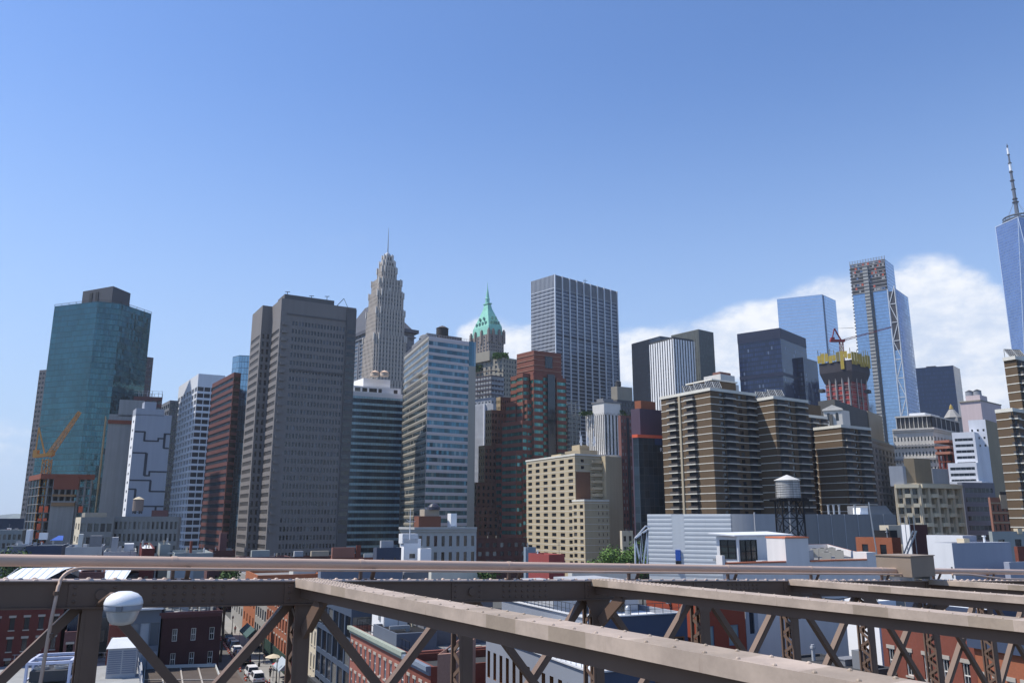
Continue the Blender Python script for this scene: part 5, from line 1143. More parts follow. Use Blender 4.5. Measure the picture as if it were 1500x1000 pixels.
for f in (.26, .72):
    mb = MB(); u = w * f; mb.prism([q(u - .7, .02), q(u - .7, .08), q(u + .7, .08), q(u + .7, .02)], zp - 5.5, zp - 2); O('arched_window', mb, GLD, B.root)
    mb = MB()
    for k in range(9):
        a0, a1 = pi * k / 9, pi * (k + 1) / 9; mb.poly([(*q(u, .08), zp - 2), (*q(u + .7 * cos(a0), .08), zp - 2 + .7 * sin(a0)), (*q(u + .7 * cos(a1), .08), zp - 2 + .7 * sin(a1))])
    O('arch_head', mb, GLD, B.root)
mb = MB(); mb.prism(inset(B.P, (.06, .5, .2, 2.0)), B.z - 1, zof(586, d + 12)); mb.prism(inset(B.P, (.0, .3, .1, 1.2)), B.z - 1, zof(606, d)); O('roof_house', mb, paint('dark_stone_house', (.09, .09, .085)), B.root)
mb = MB(); mb.prism(inset(B.P, (.50, .72, .1, .7)), B.z - 1, zof(592, d + 30)); O('tan_roof_house', mb, paint('tan_house', (.33, .28, .20)), B.root)
mb = MB(); mb.prism(inset(B.P, (.2, .8, .05, .3)), B.z - .5, B.z + 1.2); O('roof_rail', mb, paint('verdigris', (.2, .24, .21)), B.root); B.done()
# 34 white classical block with attic colonnade
B = bld('classical_building', 'white classical office block with deep cornices and a dark glazed attic', (1307, 1366, 1412), 626, 470, -62, [M_PALEST, paint('pale_band', (.35, .35, .35))], GLD, L=G(12, 4.4, .42, .55, rec=.5, mt=4, sprec=.12), R=G(10, 4.4, .42, .55, rec=.5, mt=4), azr=46, go=False, cap=100, cornice=(M_PALEST, 2.0, 1.2))
mb = MB(); mb.prism(inset(B.P, (.06, .95, .06, .92)), B.z - .9, zof(610, 475)); at_ = O('attic', mb, M_DGREY, B.root)
mb = MB(); Q = inset(B.P, (.04, .97, .04, .94)); mb.prism(Q, zof(610, 475), zof(608, 475))
for i, n in ((3, 8), (0, 6)):
    for k in range(n + 1): f = k / n; a, b = inset(B.P, (.055, .955, .055, .925))[i], inset(B.P, (.055, .955, .055, .925))[(i + 1) % 4]; mb.ob((a[0] + (b[0] - a[0]) * f, a[1] + (b[1] - a[1]) * f), (1, 0), .14, .14, B.z, zof(610, 475))
O('attic_frame', mb, M_PALEST, at_)
mb = MB()
for y in (653, 673): z = zof(y, 470); mb.prism(inset(B.P, (-.025, 1.0, -.02, 1.0)), z, z + 1.1)
O('band_course', mb, B.wm[1], B.root); roofbox(B, (.25, .7, .35, .75), 7.5, M_WHITE, 'plant_room', zof(610, 475) - 4); B.done()
# small gilded cupola tower
d = 560; c = at(1395, 612, d)
B = Bld('cupola_tower', 'small grey stone cupola tower with a gilded tip behind the white classical block', 'building', (*c[:2], 0), None, M_STONE)
B.wall.ob(c, dirn(45), 4.6, 4.6, 0, c[2]); mb = MB(); mb.lathe(c, [(6.2, 0), (5.4, .8), (2.4, 5), (1.6, 6)], 8); O('cupola', mb, M_STONE, B.root)
mb = MB(); mb.lathe((c[0], c[1], c[2] + 6), [(1.3, 0), (1.5, .8), (1.0, 1.6), (1.1, 2.2), (.3, 3.4), (.01, 4)], 8); O('gilded_tip', mb, paint('gilt', (.6, .42, .12), .3, metal=.6), B.root); B.done()
# 35 pinkish windowless block with tanks
M_PNKW = paint('pinkish_render', (.52, .43, .43), .85, var=.06)
B = bld('windowless_tower', 'pinkish windowless tower with two grey drums on its roof', (1406, 1436, 1466), 586, 430, -45, [M_PNKW], GLD, azr=50, go=False)
roofbox(B, (.1, .45, .1, .8), 3.4, M_PNKW, 'roof_house'); 
for f in (.3, .68): c = inset(B.P, (.22, 1, 1 - f, 1))[0]; tank(B, (*c, B.z + 3.4), 2.1, 2.6, paint('drum_grey', (.26, .28, .31), .5), M_DGREY)
mb = MB(); mb.prism(inset(B.P, (-.02, 1.02, -.02, 1.02)), B.z - .4, B.z + .3); O('coping', mb, M_BEIGE, B.root); B.done()
# 36 white stepped modern
M_WMOD = paint('white_tile', (.68, .69, .72), .6, var=.05)
B = Bld('stepped_building', 'white stepped building with dark ribbon windows', 'building', (*at(1446, 615, 350)[:2], 0), None, [M_WMOD, paint('tan_flank', (.30, .25, .165))], None, cap=80)
CW = curtain('ribbon_dark', (.03, .035, .045), 2.0, 60, (.15, .15, .16), .12, 0, metal=.3, var=.8)
for i, (px, y, dd, s) in enumerate([((1418, 1443, 1462), 614, 4, G(3, 3.4, .35, .3, g=GLD, rows=3, mt=3)), ((1394, 1427, 1450), 632, 2, G(1, 2.6, .80, .46, rec=.3, g=CW, mt=2)), ((1388, 1430, 1455), 677, 0, G(1, 2.6, .86, .48, rec=.3, g=CW, mt=1.2)), ((1388, 1438, 1458), 704, -2, G(1, 2.6, .88, .5, rec=.3, g=CW, mt=1))]):
    P, z = foot(px, y, 350 + dd, -60, 45); rise(B, P, 0, z, {0: dict(k='plain', m=1 if i == 0 else 0), 3: s}, ylo=800); B.P = P; B.z = z
mb = MB(); P, z = foot((1436, 1443, 1470), 618, 360, -60, 45); mb.prism(P, 0, z); O('tan_wing', mb, B.wm[1], B.root); B.done()
# 37 rust-red construction core
P, z1 = foot((1371, 1389, 1404), 640, 380, -45, 50)
B = Bld('unfinished_building', 'small unfinished building with rust red top decks and concrete core', 'construction site', (*P[0], 0), None, M_DGREY); B.P = P; B.z = z1
slabframe(B, P, 0, z1 - 4, 3.3, 3, 3, M_CORTEN, paint('red_col', (.24, .06, .05)))
k = MB(); k.prism(inset(P, (.02, .25, .0, .3)), 0, z1 - 12); O('concrete_core', k, M_RAWC, B.root)
k = MB()
for zz in (0, 2.6, 5.4): k.prism(inset(P, (-.12, 1.1 if zz < 5 else 1.9, -.12, 1.1)), z1 - 8 + zz, z1 - 8 + zz + 1.2)
O('top_decks', k, paint('deck_rust', (.36, .15, .10)), B.root); B.done()
# 38 beige balcony block
M_BRUT = paint('beige_concrete', (.51, .43, .31), .85); M_BRUTD = paint('shade_concrete', (.22, .19, .15), .85)
d = 262
P, z1 = foot((1311, 1345, 1404), 711, d, -70, 62); z1 = zof(707, d)
B = Bld('balcony_building', 'beige concrete apartment block with alternating balconies and square lift towers', 'building', (*P[0], 0), None, [M_BRUT], GLD, cap=100); B.P = P; B.z = z1
rise(B, P, 0, z1, {0: G(5, 3.05, .62, .62, rec=1.1, mt=1.2), 3: G(3, 3.05, .66, .62, rec=1.1, mt=1.2)}, ylo=810)
for i, n in ((3, 3), (0, 5)):
    a, b = P[i], P[(i + 1) % 4]; w = math.hypot(b[0] - a[0], b[1] - a[1]); t = ((b[0] - a[0]) / w, (b[1] - a[1]) / w); nn = (t[1], -t[0])
    mb = MB()
    for k in range(n + 1): u = w * k / n; q = (a[0] + t[0] * u + nn[0] * .3, a[1] + t[1] * u + nn[1] * .3); mb.ob(q, t, w / n * .13, .5, 0, z1 - .3)
    O('wall_piers', mb, M_BRUT, B.root)
    for k in range(n):
        r = 0; z = z1 - .4
        while z > 14:
            if (r + k) % 2 == 0 or r == 0: u = w * (k + .5) / n; q = (a[0] + t[0] * u + nn[0] * .75, a[1] + t[1] * u + nn[1] * .75); mb = MB(); mb.ob(q, t, w / n * (.50 if r == 0 else .38), .7, z - 1.2, z); O('balcony', mb, paint('balcony_cream', (.58, .51, .37)), B.root)
            z -= 3.05; r += 1
roofbox(B, (.02, .42, .1, .55), 8, paint('lift_tan', (.32, .245, .155)), 'lift_tower'); roofbox(B, (-.05, .15, .5, 1.1), 5.5, M_LGREY, 'plant_room'); roofbox(B, (.5, .9, .2, .7), 5.0, M_LGREY, 'plant_room'); B.done()
# 39 grey banded block, 40 pink ornate
bld('banded_building', 'blue grey block with plain bands and ribbon windows beside the beige balcony block', (1402, 1409, 1456), 706, 300, -60, [paint('blue_grey_band', (.25, .265, .305), .8)], None, R=G(1, 3.4, .86, .5, rec=.25, mt=1.2, g=CW), azr=72, ylo=815)
B = bld('ornate_building', 'pink and cream ornate brick building with arched top windows', (1447, 1450, 1490), 728, 290, -50, [paint('pink_ornate', (.45, .22, .16)), M_CREAM], GLD, R=G(6, 3.4, .45, .6, rec=.3, mt=2, line=(1, .5, .15)), azr=72, go=False, ylo=815, cap=60)
mb = MB(); a, b = B.P[0], B.P[1]; q = lambda f, o: (a[0] + (b[0] - a[0]) * f + .3 * o, a[1] + (b[1] - a[1]) * f - .95 * o); mb.prism([q(.35, 0), q(.35, .35), q(.95, .35), q(.95, 0)], B.z - 4, B.z + .9); O('cream_panel', mb, M_CREAM, B.root); roofbox(B, (.4, .8, .1, .4), 2, M_DGREY, 'plant_room'); B.done()
# dim brown edge tower
bld('brown_tower', 'tall brown stone tower edge rising behind the right edge apartments', (1474, 1492, 1530), 552, 480, -40, [paint('brown_stone2', (.21, .16, .14))], GLD, L=G(4, 3.6, .4, .5), R=G(4, 3.6, .4, .5), azr=50, cap=60)
# ------------------------------------------------------------------ middle distance
# beige brick apartment block
M_BAPT = paint('beige_apartment_brick', (.49, .405, .27), .9, var=.08); M_BAPTL = paint('pale_slab_line', (.6, .58, .52), .8)
d = 338
P, z1 = foot((771, 842, 908), 666, d, -27, 60)
B = Bld('apartment_block', 'beige brick apartment block with thin pale floor lines and window pairs', 'building', (*P[0], 0), None, [M_BAPT, M_BAPTL, paint('rust_brick_panel', (.2, .10, .06))], GLD, M_ROOFG, cap=100); B.P = P; B.z = z1
a, b, l3 = P[0], P[1], P[3]; wl = math.hypot(a[0] - l3[0], a[1] - l3[1])
rise(B, P, 0, z1, {3: G(6, 2.78, .52, .52, rec=.3, mt=.9, line=(1, .16, .06)), 0: G(4, 2.78, .3, .45, rec=.3, mt=.9, line=(1, .14, .05), ml=1)}, ylo=835)
wr = math.hypot(b[0] - a[0], b[1] - a[1]); tr_ = ((b[0] - a[0]) / wr, (b[1] - a[1]) / wr); n_ = (tr_[1], -tr_[0]); q = lambda u, o: (a[0] + tr_[0] * u + n_[0] * o, a[1] + tr_[1] * u + n_[1] * o)
z = z1 - 2
while z > zof(735, d): f = MB(); f.prism([q(wr * .33, 0), q(wr * .33, 1.6), q(wr * .55, 1.6), q(wr * .55, 0)], z - 1.2, z, 0, bot=True); O('balcony', f, paint('balcony_tan', (.5, .41, .27)), B.root); z -= 2.78
f = MB(); f.prism([q(wr * .56, 0), q(wr * .56, 3.5), q(wr * .66, 3.5), q(wr * .66, 0)], 0, z1 - .1); f.prism([q(wr * .66, 0), q(wr * .66, 3.3), q(wr * .93, 3.3), q(wr * .93, 0)], 0, z1 - .3); O('stair_tower', f, M_BAPT, B.root)
f = MB(); f.prism([q(.3, 0), q(.3, .12), q(wr * .32, .12), q(wr * .32, 0)], zof(732, d), z1 - 7); O('rust_panel', f, B.wm[2], B.root)
P2, z2 = foot((838, 856, 892), 733, d - 8, -27, 60); rise(B, P2, 0, z2, {3: G(2, 2.78, .52, .52, rec=.3, mt=.9, line=(1, .16, .06)), 0: G(3, 2.78, .2, .42, rec=.3, mt=.9, line=(1, .14, .05), ml=6)}, ylo=835)
f = MB()
for Q, zz in ((P, z1), (P2, z2)): f.prism(inset(Q, (-.01, 1.01, -.01, 1.01)), zz - .2, zz + .55)
O('parapet', f, M_BAPTL, B.root)
roofbox(B, (.35, .75, .2, .5), 3.2, paint('beige_bulk', (.36, .30, .21)), 'bulkhead'); roofbox(B, (.4, .62, .25, .4), 5.6, M_BAPT, 'lift_house'); roofbox(B, (.1, .3, .35, .55), 1.6, M_BAPT, 'bulkhead')
for k in range(9): m_ = MB(); c = inset(P, (.3 + .05 * k, 1, .15 + .03 * (k % 3), 1))[0]; m_.bar((*c, z1 + 5), (*c, z1 + 8 + random.random() * 4), .3); m_.bar((c[0] - .3, c[1], z1 + 6), (c[0] + .3, c[1], z1 + 7.2), .5); O('antenna', m_, M_WHITE, B.root)
B.done()

def low(name, label, px, y, d, wall, L=None, R=None, az=-25, azr=65, roof=None, par=.6, glass_=None, go=True, dl=None, dr=None, ylo=1200, cap=100, cornice=None, cat='building', win='window', z0=0):
    w = wall if isinstance(wall, list) else [wall]
    B = bld(name, label, px, y, d, az, w, glass_ or GL, L, R, azr, dl, dr, ylo, z0, par, roof or M_ROOFG, cat, None, cap, win, 'wall', False, cornice)
    if B.z < 25 and par: clutter(B, par)
    if go: B.done()
    return B
def clutter(B, par, n=None):
    """vents, hatches, duct runs and a bulkhead: the small fixed things that crowd an old flat roof"""
    P = B.P; A_ = math.hypot(P[1][0] - P[0][0], P[1][1] - P[0][1]); L_ = math.hypot(P[3][0] - P[0][0], P[3][1] - P[0][1]); z = B.z - par; ax = ((P[1][0] - P[0][0]) / A_, (P[1][1] - P[0][1]) / A_)
    for k in range(n or int(min(11, 2 + A_ * L_ / 35))):
        c = inset(P, (random.uniform(.08, .9), 1, random.uniform(.06, .8), 1))[0]; m = MB(); r = random.random(); mt = random.choice((M_LGREY, M_ROOFW, M_STEELG, M_MGREY, M_TAN, M_LGREY, M_BRK))
        if r < .35: m.tube([(*c, z - .02), (*c, z + random.uniform(.9, 1.8))], random.uniform(.09, .16), 7); m.tube([(*c, z + 1.0), (*c, z + 1.15)], .24, 7); O('vent_pipe', m, mt, B.root)
        elif r < .65: m.ob(c, ax, random.uniform(.35, .8), random.uniform(.3, .6), z - .02, z + random.uniform(.7, 1.5)); O('roof_vent', m, mt, B.root)
        elif r < .85: l = min(A_, L_) * .25; m.bar((c[0] - ax[0] * l, c[1] - ax[1] * l, z + .45), (c[0] + ax[0] * l, c[1] + ax[1] * l, z + .45), .4, .35); m.ob((c[0] + ax[0] * l * .8, c[1] + ax[1] * l * .8), ax, .2, .2, z - .02, z + .3); O('duct', m, M_STEELG, B.root)
        elif r < .95: m.ob(c, ax, .9, .6, z - .02, z + .45); m.ob(c, ax, .95, .65, z + .45, z + .52); O('roof_hatch', m, mt, B.root)
        else: m.bar((*c, z), (*c, z + 3), .07); m.bar((c[0] - .5, c[1], z + 2.8), (c[0] + .5, c[1], z + 2.8), .05); m.bar((c[0] - .35, c[1], z + 2.4), (c[0] + .35, c[1], z + 2.4), .05); O('aerial', m, M_MGREY, B.root)
# masonry block left
M_MASON = paint('grey_masonry', (.27, .265, .25), .85)
B = low('masonry_building', 'long grey four storey masonry block with a grid of dark windows', (164, 168, 262), 756, 285, M_MASON, R=G(14, 4.1, .52, .62, rec=.4, mt=1), az=-20, azr=80, go=False); roofbox(B, (.55, .8, .2, .5), 2.2, M_BRKP); B.done()
B = low('masonry_building', 'grey three storey masonry block with wide windows and a cream end wall', (111, 119, 166), 757, 280, [M_MASON, M_CREAM], R=G(5, 4.6, .72, .6, rec=.4, mt=1.2), L=G(2, 4.6, .4, .5, rec=.3, pm=1, sm=1), az=-30, azr=76, go=False); roofbox(B, (.15, .85, .2, .7), 1.6, M_BEIGE); roofbox(B, (.4, .6, .2, .4), 4.5, M_BRK) if False else None; B.done()
c = at(201, 752, 300); B = Bld('water_tank', 'small brown water tank against the foot of the pale panelled tower', 'water tank', (c[0], c[1], c[2]), None, M_BRK); tank(B, (c[0], c[1], c[2]), 1.9, 4.2, paint('tank_wood', (.25, .2, .17)), M_TAN, 1.0, name='tank'); 
# far left sheds and low waterfront
low('blue_shed', 'dark blue pitched shed roofs at the far left under the horizon', (-25, -20, 36), 759, 420, paint('shed_blue', (.03, .05, .09)), roof=paint('shed_blue', (.03, .05, .09)), azr=80, dl=18)
low('waterfront_building', 'pale low building with a white roof strip at the far left', (-15, -10, 33), 776, 330, paint('waterfront', (.22, .25, .26)), R=G(6, 3.4, .6, .6, rec=.3), roof=M_ROOFW, azr=80)
# table of low roofs: name, label, px, y, d, wall, roof, windows
def simple(t):
    for (name, label, px, y, d, wall, roof, L, R, *o) in t:
        o = o[0] if o else {}
        B = low(name, label, px, y, d, wall, L, R, roof=roof, go=False, **{k: v for k, v in o.items() if k != 'bx'})
        for (f, h, m, nm) in o.get('bx', ()): roofbox(B, f, h, m, nm, B.z)
        B.done()
PALE = paint('pale_render', (.5, .5, .47), .85); GRN_G = paint('green_grey_render', (.33, .36, .35), .85); WARM = paint('warm_render', (.42, .36, .28), .85)
M_WROOF = paint('white_seam_roof', (.66, .69, .72), .6, var=.06)
simple([
 ('low_building', 'grey flat roofed block with a white hut at the far left', (-20, 8, 60), 800, 215, M_MGREY, M_ROOFG, None, G(6, 3.3, .5, .5), dict(bx=[((.5, .62, .1, .4), 4.2, M_WHITE, 'hut')])),
 ('canopy_building', 'dark blue fronted hall with a pale roof edge at the far left', (34, 38, 91), 799, 205, [paint('hall_blue', (.05, .07, .12)), M_LGREY], M_ROOFG, None, G(3, 4.2, .8, .5, mt=3.2, g=GLB)),
 ('low_building', 'grey roof with white vents and dark openings beside the dark blue hall', (92, 96, 150), 801, 200, M_LGREY, M_ROOFG, None, G(7, 3.3, .6, .4), dict(bx=[((.3, .42, .1, .3), 3.0, paint('vent_pale', (.5, .52, .5)), 'vent_house'), ((.62, .95, .1, .3), 2.6, M_MGREY, 'plant_room')])),
 ('low_building', 'flat roof with a white rounded vent hood and grey plant', (148, 152, 200), 808, 190, PALE, M_ROOFG, None, None, dict(bx=[((.2, .4, .1, .3), 3.2, M_LGREY, 'plant_room'), ((.6, .9, .2, .5), 1.6, M_ROOFW, 'plant_room')])),
 ('brick_hut', 'small dark red hut with a white coping above the handrail pipe', (205, 208, 227), 803, 175, paint('hut_red', (.16, .03, .025)), M_ROOFW, None, None),
 ('tall_bulkhead', 'pale grey green bulkhead building standing over the low roofs', (232, 235, 250), 797, 180, GRN_G, M_ROOFG, None, None),
 ('low_building', 'low building with a grey gabled roof beside the grey green bulkhead', (250, 256, 312), 810, 172, GRN_G, paint('roof_greygreen', (.36, .38, .37)), None, None, dict(bx=[((.4, .46, .1, .2), 2.4, M_BRK, 'chimney')])),
 ('brick_building', 'dark brown brick building with a tall chimney stack left of the grey concrete tower', (306, 312, 345), 806, 240, M_BRKD, M_ROOFD, None, G(4, 3.2, .4, .5), dict(bx=[((.3, .6, .1, .4), 5, M_BRKP, 'chimney')])),
 ('low_building', 'low dark roofed building with pale plant below the grey concrete tower', (345, 350, 425), 816, 235, M_BRKP, M_ROOFG, None, None, dict(bx=[((.25, .6, .1, .4), 1.8, GRN_G, 'plant_room')])),
 ('low_building', 'low brown building with a flat gravel roof below the grey tower', (420, 425, 490), 815, 240, M_BRKD, M_ROOFG, None, None, dict(bx=[((.1, .3, .1, .4), 1.5, M_LGREY, 'plant_room'), ((.5, .9, .3, .6), 1.4, WARM, 'plant_room')])),
 ('brick_building', 'low red brick building with two chunky brick chimney blocks', (484, 488, 553), 817, 180, M_BRK, M_ROOFG, None, None, dict(bx=[((-.02, .48, .1, .4), 2.2, paint('chimney_red', (.34, .15, .11)), 'chimney_block'), ((.52, .62, .1, .3), 2.6, M_BRK, 'chimney'), ((.7, .9, .1, .3), .8, PALE, 'skylight')])),
 ('blue_rooftop_shed', 'dark blue metal clad shed above the roofs left of the white bulkhead', (547, 552, 588), 802, 170, paint('shed_navy', (.06, .075, .115), .6), M_LGREY, None, G(2, 3, .15, .3, rec=.1), dict(bx=[((.2, .7, .2, .6), 1.4, M_LGREY, 'duct')])),
 ('white_bulkhead', 'white boxy stair bulkhead with a flagpole in front of the pale classical block', (586, 592, 617), 789, 178, M_WHITE, M_ROOFW, None, G(1, 3.2, .35, .3, rec=.15, rows=1, mt=2), dict(bx=[((-.1, .8, .0, .9), 1.1, paint('pale_cap', (.62, .63, .64)), 'cap')])),
 ('white_bulkhead', 'low white bulkhead attached right of the tall white one', (612, 616, 632), 803, 176, M_WHITE, M_ROOFW, None, None),
 ('low_building', 'long low white roofed shed right of the white bulkhead behind the pipe', (628, 632, 702), 833, 150, paint('cream_shed', (.55, .53, .46)), M_ROOFW, None, None),
 ('brown_building', 'dark brown brick building in shade between the pale classical block and the beige apartments', (694, 698, 772), 788, 330, M_BRKD, M_ROOFD, None, G(7, 3.4, .5, .5)),
 ('red_building', 'plain red rendered box with a white roof edge behind the pipe', (774, 804, 827), 812, 160, paint('red_render', (.30, .065, .06)), M_ROOFW, None, None),
 ('blue_grey_hut', 'small blue grey rooftop hut left of the red rendered box', (767, 770, 785), 801, 190, paint('hut_bluegrey', (.25, .31, .37)), M_ROOFG, None, None),
 ('low_building', 'low building with a long white roof and dark vents right of the red box', (832, 838, 935), 838, 150, PALE, M_ROOFW, None, G(6, 3, .6, .5), dict(bx=[((.5, .8, .2, .5), 1.0, M_LGREY, 'plant_room')])),
 ('stone_house', 'small cream stone house foot between the beige block and the trees', (908, 911, 927), 777, 320, M_CREAM, M_ROOFG, None, G(2, 4, .5, .5)),
 ('blue_house', 'pale blue flat wall standing below the low roofs behind the girder', (246, 250, 284), 830, 150, paint('pale_blue_render', (.36, .42, .46)), M_ROOFG, None, None),
 ('brick_building', 'small dark red brick house with a fire stair behind the girder', (160, 164, 226), 829, 145, paint('house_red', (.15, .035, .03)), M_ROOFD, None, G(3, 3.2, .25, .5)),
 ('brick_building', 'low purple brown brick house with two small windows behind the girder', (300, 304, 322), 829, 160, M_BRKP, M_ROOFG, None, G(2, 3, .3, .5)),
 ('low_building', 'white sided building with three dark slots behind the girder', (424, 430, 465), 830, 190, PALE, M_ROOFG, None, G(3, 4, .2, .5, rec=.2)),
 ('low_building', 'blue grey flat roofed building under the dark blue shed', (466, 470, 590), 836, 150, paint('bluegrey_wall', (.17, .2, .26)), M_ROOFG, None, None, dict(bx=[((.1, .4, .1, .5), .8, PALE, 'skylight'), ((.6, .8, .1, .5), 1.2, M_LGREY, 'plant_room')])),
 ('low_building', 'grey flat roofed building with a parapet under the white bulkhead', (586, 592, 635), 838, 158, M_MGREY, M_ROOFG, None, None)])
# white pitched roof building at the left behind the girder
d = 128; c = at(96, 842, d); B = Bld('pitched_roof_building', 'building with a long white seamed roof and a dark gable behind the girder', 'building', (c[0], c[1], 0), None, paint('gable_dark', (.03, .03, .035)))
r_, l_ = dirn(72), dirn(-18); zr, ze = zof(830, d + 9), zof(849, d)
q = lambda a, b: (c[0] + r_[0] * a + l_[0] * b, c[1] + r_[1] * a + l_[1] * b)
mb = MB(); mb.poly([(*q(-9, 0), ze), (*q(8.5, 0), ze), (*q(8.5, 9), zr), (*q(-8, 9), zr)]); mb.poly([(*q(8.5, 18), ze), (*q(-9, 18), ze), (*q(-8, 9), zr), (*q(8.5, 9), zr)])
for k in range(16): a_ = -8.6 + k * 1.12; mb.bar((*q(a_, 0), ze + .03), (*q(a_, 9), zr + .03), .05, .08)
O('roof', mb, M_WROOF, B.root)
B.wall.prism([q(-9, .3), q(8.5, .3), q(8.5, 17.7), q(-9, 17.7)], 0, ze - .05)
mb = MB(); zg = zof(836, d - 2); P_ = [(-3.3, ze - .3), (3.0, ze - .3), (0, zg + .1)]
mb.poly([(*q(a_, -.6), z_) for a_, z_ in P_]); mb.poly([(*q(-3.4, -.7), ze - .3), (*q(0, -.7), zg + .2), (*q(0, 5), zg + .2), (*q(-3.4, 5), ze - .3)]); mb.poly([(*q(0, -.7), zg + .2), (*q(3.2, -.7), ze - .3), (*q(3.2, 5), ze - .3), (*q(0, 5), zg + .2)]); O('gable', mb, B.wm[0], B.root)
B.done()
low('brick_building', 'small maroon brick box with a dark chimney before the white seamed roof', (113, 116, 153), 838, 118, M_BRKP, az=-25, azr=70, roof=M_ROOFD, dl=6)
# pale classical three-storey block
M_CLAS = paint('pale_grey_stone', (.47, .47, .455), .85, var=.06)
B = low('classical_block', 'pale grey three storey block with tall windows and a projecting cornice', (588, 611, 698), 772, 238, M_CLAS, L=G(4, 5.0, .3, .62, rec=.4, mt=2, g=GLD), R=G(8, 4.6, .42, .64, rec=.4, mt=1.6, g=GLD), az=-35, azr=76, go=False, cornice=(M_CLAS, 1.3, .9))
roofbox(B, (.08, .45, .2, .5), 3.2, paint('roof_brick', (.2, .08, .05)), 'brick_plant'); roofbox(B, (.2, .45, .3, .6), 5.2, WARM, 'plant_room'); roofbox(B, (.62, .72, .2, .4), 4.0, M_WHITE, 'plant_room'); m_ = MB(); m_.lathe((*inset(B.P, (.38, 1, .4, 1))[0], B.z + 5), [(2.0, 0), (1.9, .9), (1.1, 1.7), (.01, 2)], 14); O('dome', m_, paint('dome_dark', (.05, .05, .07), .3), B.root); B.done()
c = at(600, 790, 176); m_ = MB(); m_.tube([c, (c[0], c[1], zof(744, 176))], [.11, .05], 8); zz = zof(764, 176); m_.bar((c[0] - 1.1, c[1], zz), (c[0] + 1.1, c[1], zz + .1), .09); m_.bar((c[0] - .8, c[1], zz + .5), (c[0], c[1], zz), .07); one('flagpole', 'white flagpole with a yard arm on the white bulkhead', 'flagpole', m_, M_WHITE, c)
# blue tarp on the far left roofs, light poles
t = MB(); a_ = [at(x, y, dd) for x, y, dd in ((73, 791, 222), (86, 784, 226), (93, 784, 226), (92, 791, 222))]; t.poly(a_); t.poly([tuple(Vector(v) - Vector((0, 0, .08))) for v in a_][::-1]); one('tarpaulin', 'blue tarpaulin spread over a low roof at the left', 'tarpaulin', t, M_BLUE, a_[0])
c = at(63, 790, 218); t = MB(); t.ob(c, dirn(80), 1.0, .3, c[2], c[2] + 1.8); one('white_board', 'small white board standing on the far left roof', 'board', t, M_WHITE, c)

# corrugated metal building with curved corner
M_CORR = paint('corrugated_metal', (.50, .53, .55), .6, metal=.0, var=.05, streak=.06); M_CORRG = paint('curved_metal', (.36, .375, .40), .5, metal=.2, var=.04); M_CORRD = paint('slate_shade_metal', (.22, .225, .235), .5, metal=.2, var=.05)  # slate tone puts shade into the right wall; roof house shares it
d = 182; C0 = at(1070, 752.5, d); z1 = C0[2]; l, r = dirn(-62), dirn(70)
Lw = reach(C0, l, 948); A = (C0[0] + l[0] * Lw, C0[1] + l[1] * Lw)
arc = [(C0[0], C0[1])]
for k in range(1, 13):
    a_ = 118 - k * (118 - 74) / 12 if False else 118 + (70 - 118) * k / 12; D = dirn(a_); arc.append((arc[-1][0] + D[0] * .85, arc[-1][1] + D[1] * .85))
E = arc[-1]; tR = reach((*E, z1), r, 1312); F_ = (E[0] + r[0] * tR, E[1] + r[1] * tR)
B = Bld('corrugated_building', 'large pale corrugated metal building with a smooth curved grey corner', 'building', (C0[0], C0[1], 0), None, [M_CORR, M_CORRG, M_CORRD], None, M_ROOFW)
mb = B.wall; mb.poly([(*A, 0), (*arc[0], 0), (*arc[0], z1), (*A, z1)], 0)
n = (-(C0[1] - A[1]) / Lw, (C0[0] - A[0]) / Lw); n = (-n[0], -n[1]) if n[0] * -A[0] + n[1] * -A[1] < 0 else n
tl = ((C0[0] - A[0]) / Lw, (C0[1] - A[1]) / Lw); q = lambda f, o: (A[0] + tl[0] * Lw * f + n[0] * o, A[1] + tl[1] * Lw * f + n[1] * o)
z = z1; st_h = .98
while z > 14:
    for f0, f1 in ((0, .30), (.45, 1)) if z > z1 - 7.5 else ((0, 1),):
        pts = [(0, z - st_h), (.03, z - st_h), (.09, z - st_h * .6), (.08, z - st_h * .25), (.02, z)]
        for (o0, za), (o1, zb_) in zip(pts, pts[1:]): mb.poly([(*q(f0, o0), za), (*q(f1, o0), za), (*q(f1, o1), zb_), (*q(f0, o1), zb_)], 0)
    z -= st_h
mb.poly([(*q(.30, .06), z1 - 8.2), (*q(.45, .06), z1 - 8.2), (*q(.45, .06), z1), (*q(.30, .06), z1)], 0)
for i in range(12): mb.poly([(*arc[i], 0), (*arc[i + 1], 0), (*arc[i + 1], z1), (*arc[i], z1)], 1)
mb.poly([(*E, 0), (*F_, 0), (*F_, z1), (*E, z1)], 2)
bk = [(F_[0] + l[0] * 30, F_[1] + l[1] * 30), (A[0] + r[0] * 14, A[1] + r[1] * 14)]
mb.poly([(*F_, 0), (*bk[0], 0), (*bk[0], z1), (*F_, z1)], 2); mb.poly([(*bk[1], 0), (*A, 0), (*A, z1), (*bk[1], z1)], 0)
B.roofm.poly([(*p, z1 - .01) for p in [A] + arc + [F_] + bk]); B.z = z1
sm_ = MB()
for k in range(1, 9): f = k / 9; x, y = E[0] + (F_[0] - E[0]) * f, E[1] + (F_[1] - E[1]) * f; sm_.ob((x + r[1] * .05, y - r[0] * .05), r, .06, .06, 10, z1 + .05)
sm_.ob((arc[6][0] + .05, arc[6][1] - .1), r, .12, .1, 10, z1 + .4); O('seams', sm_, M_LGREY, B.root)
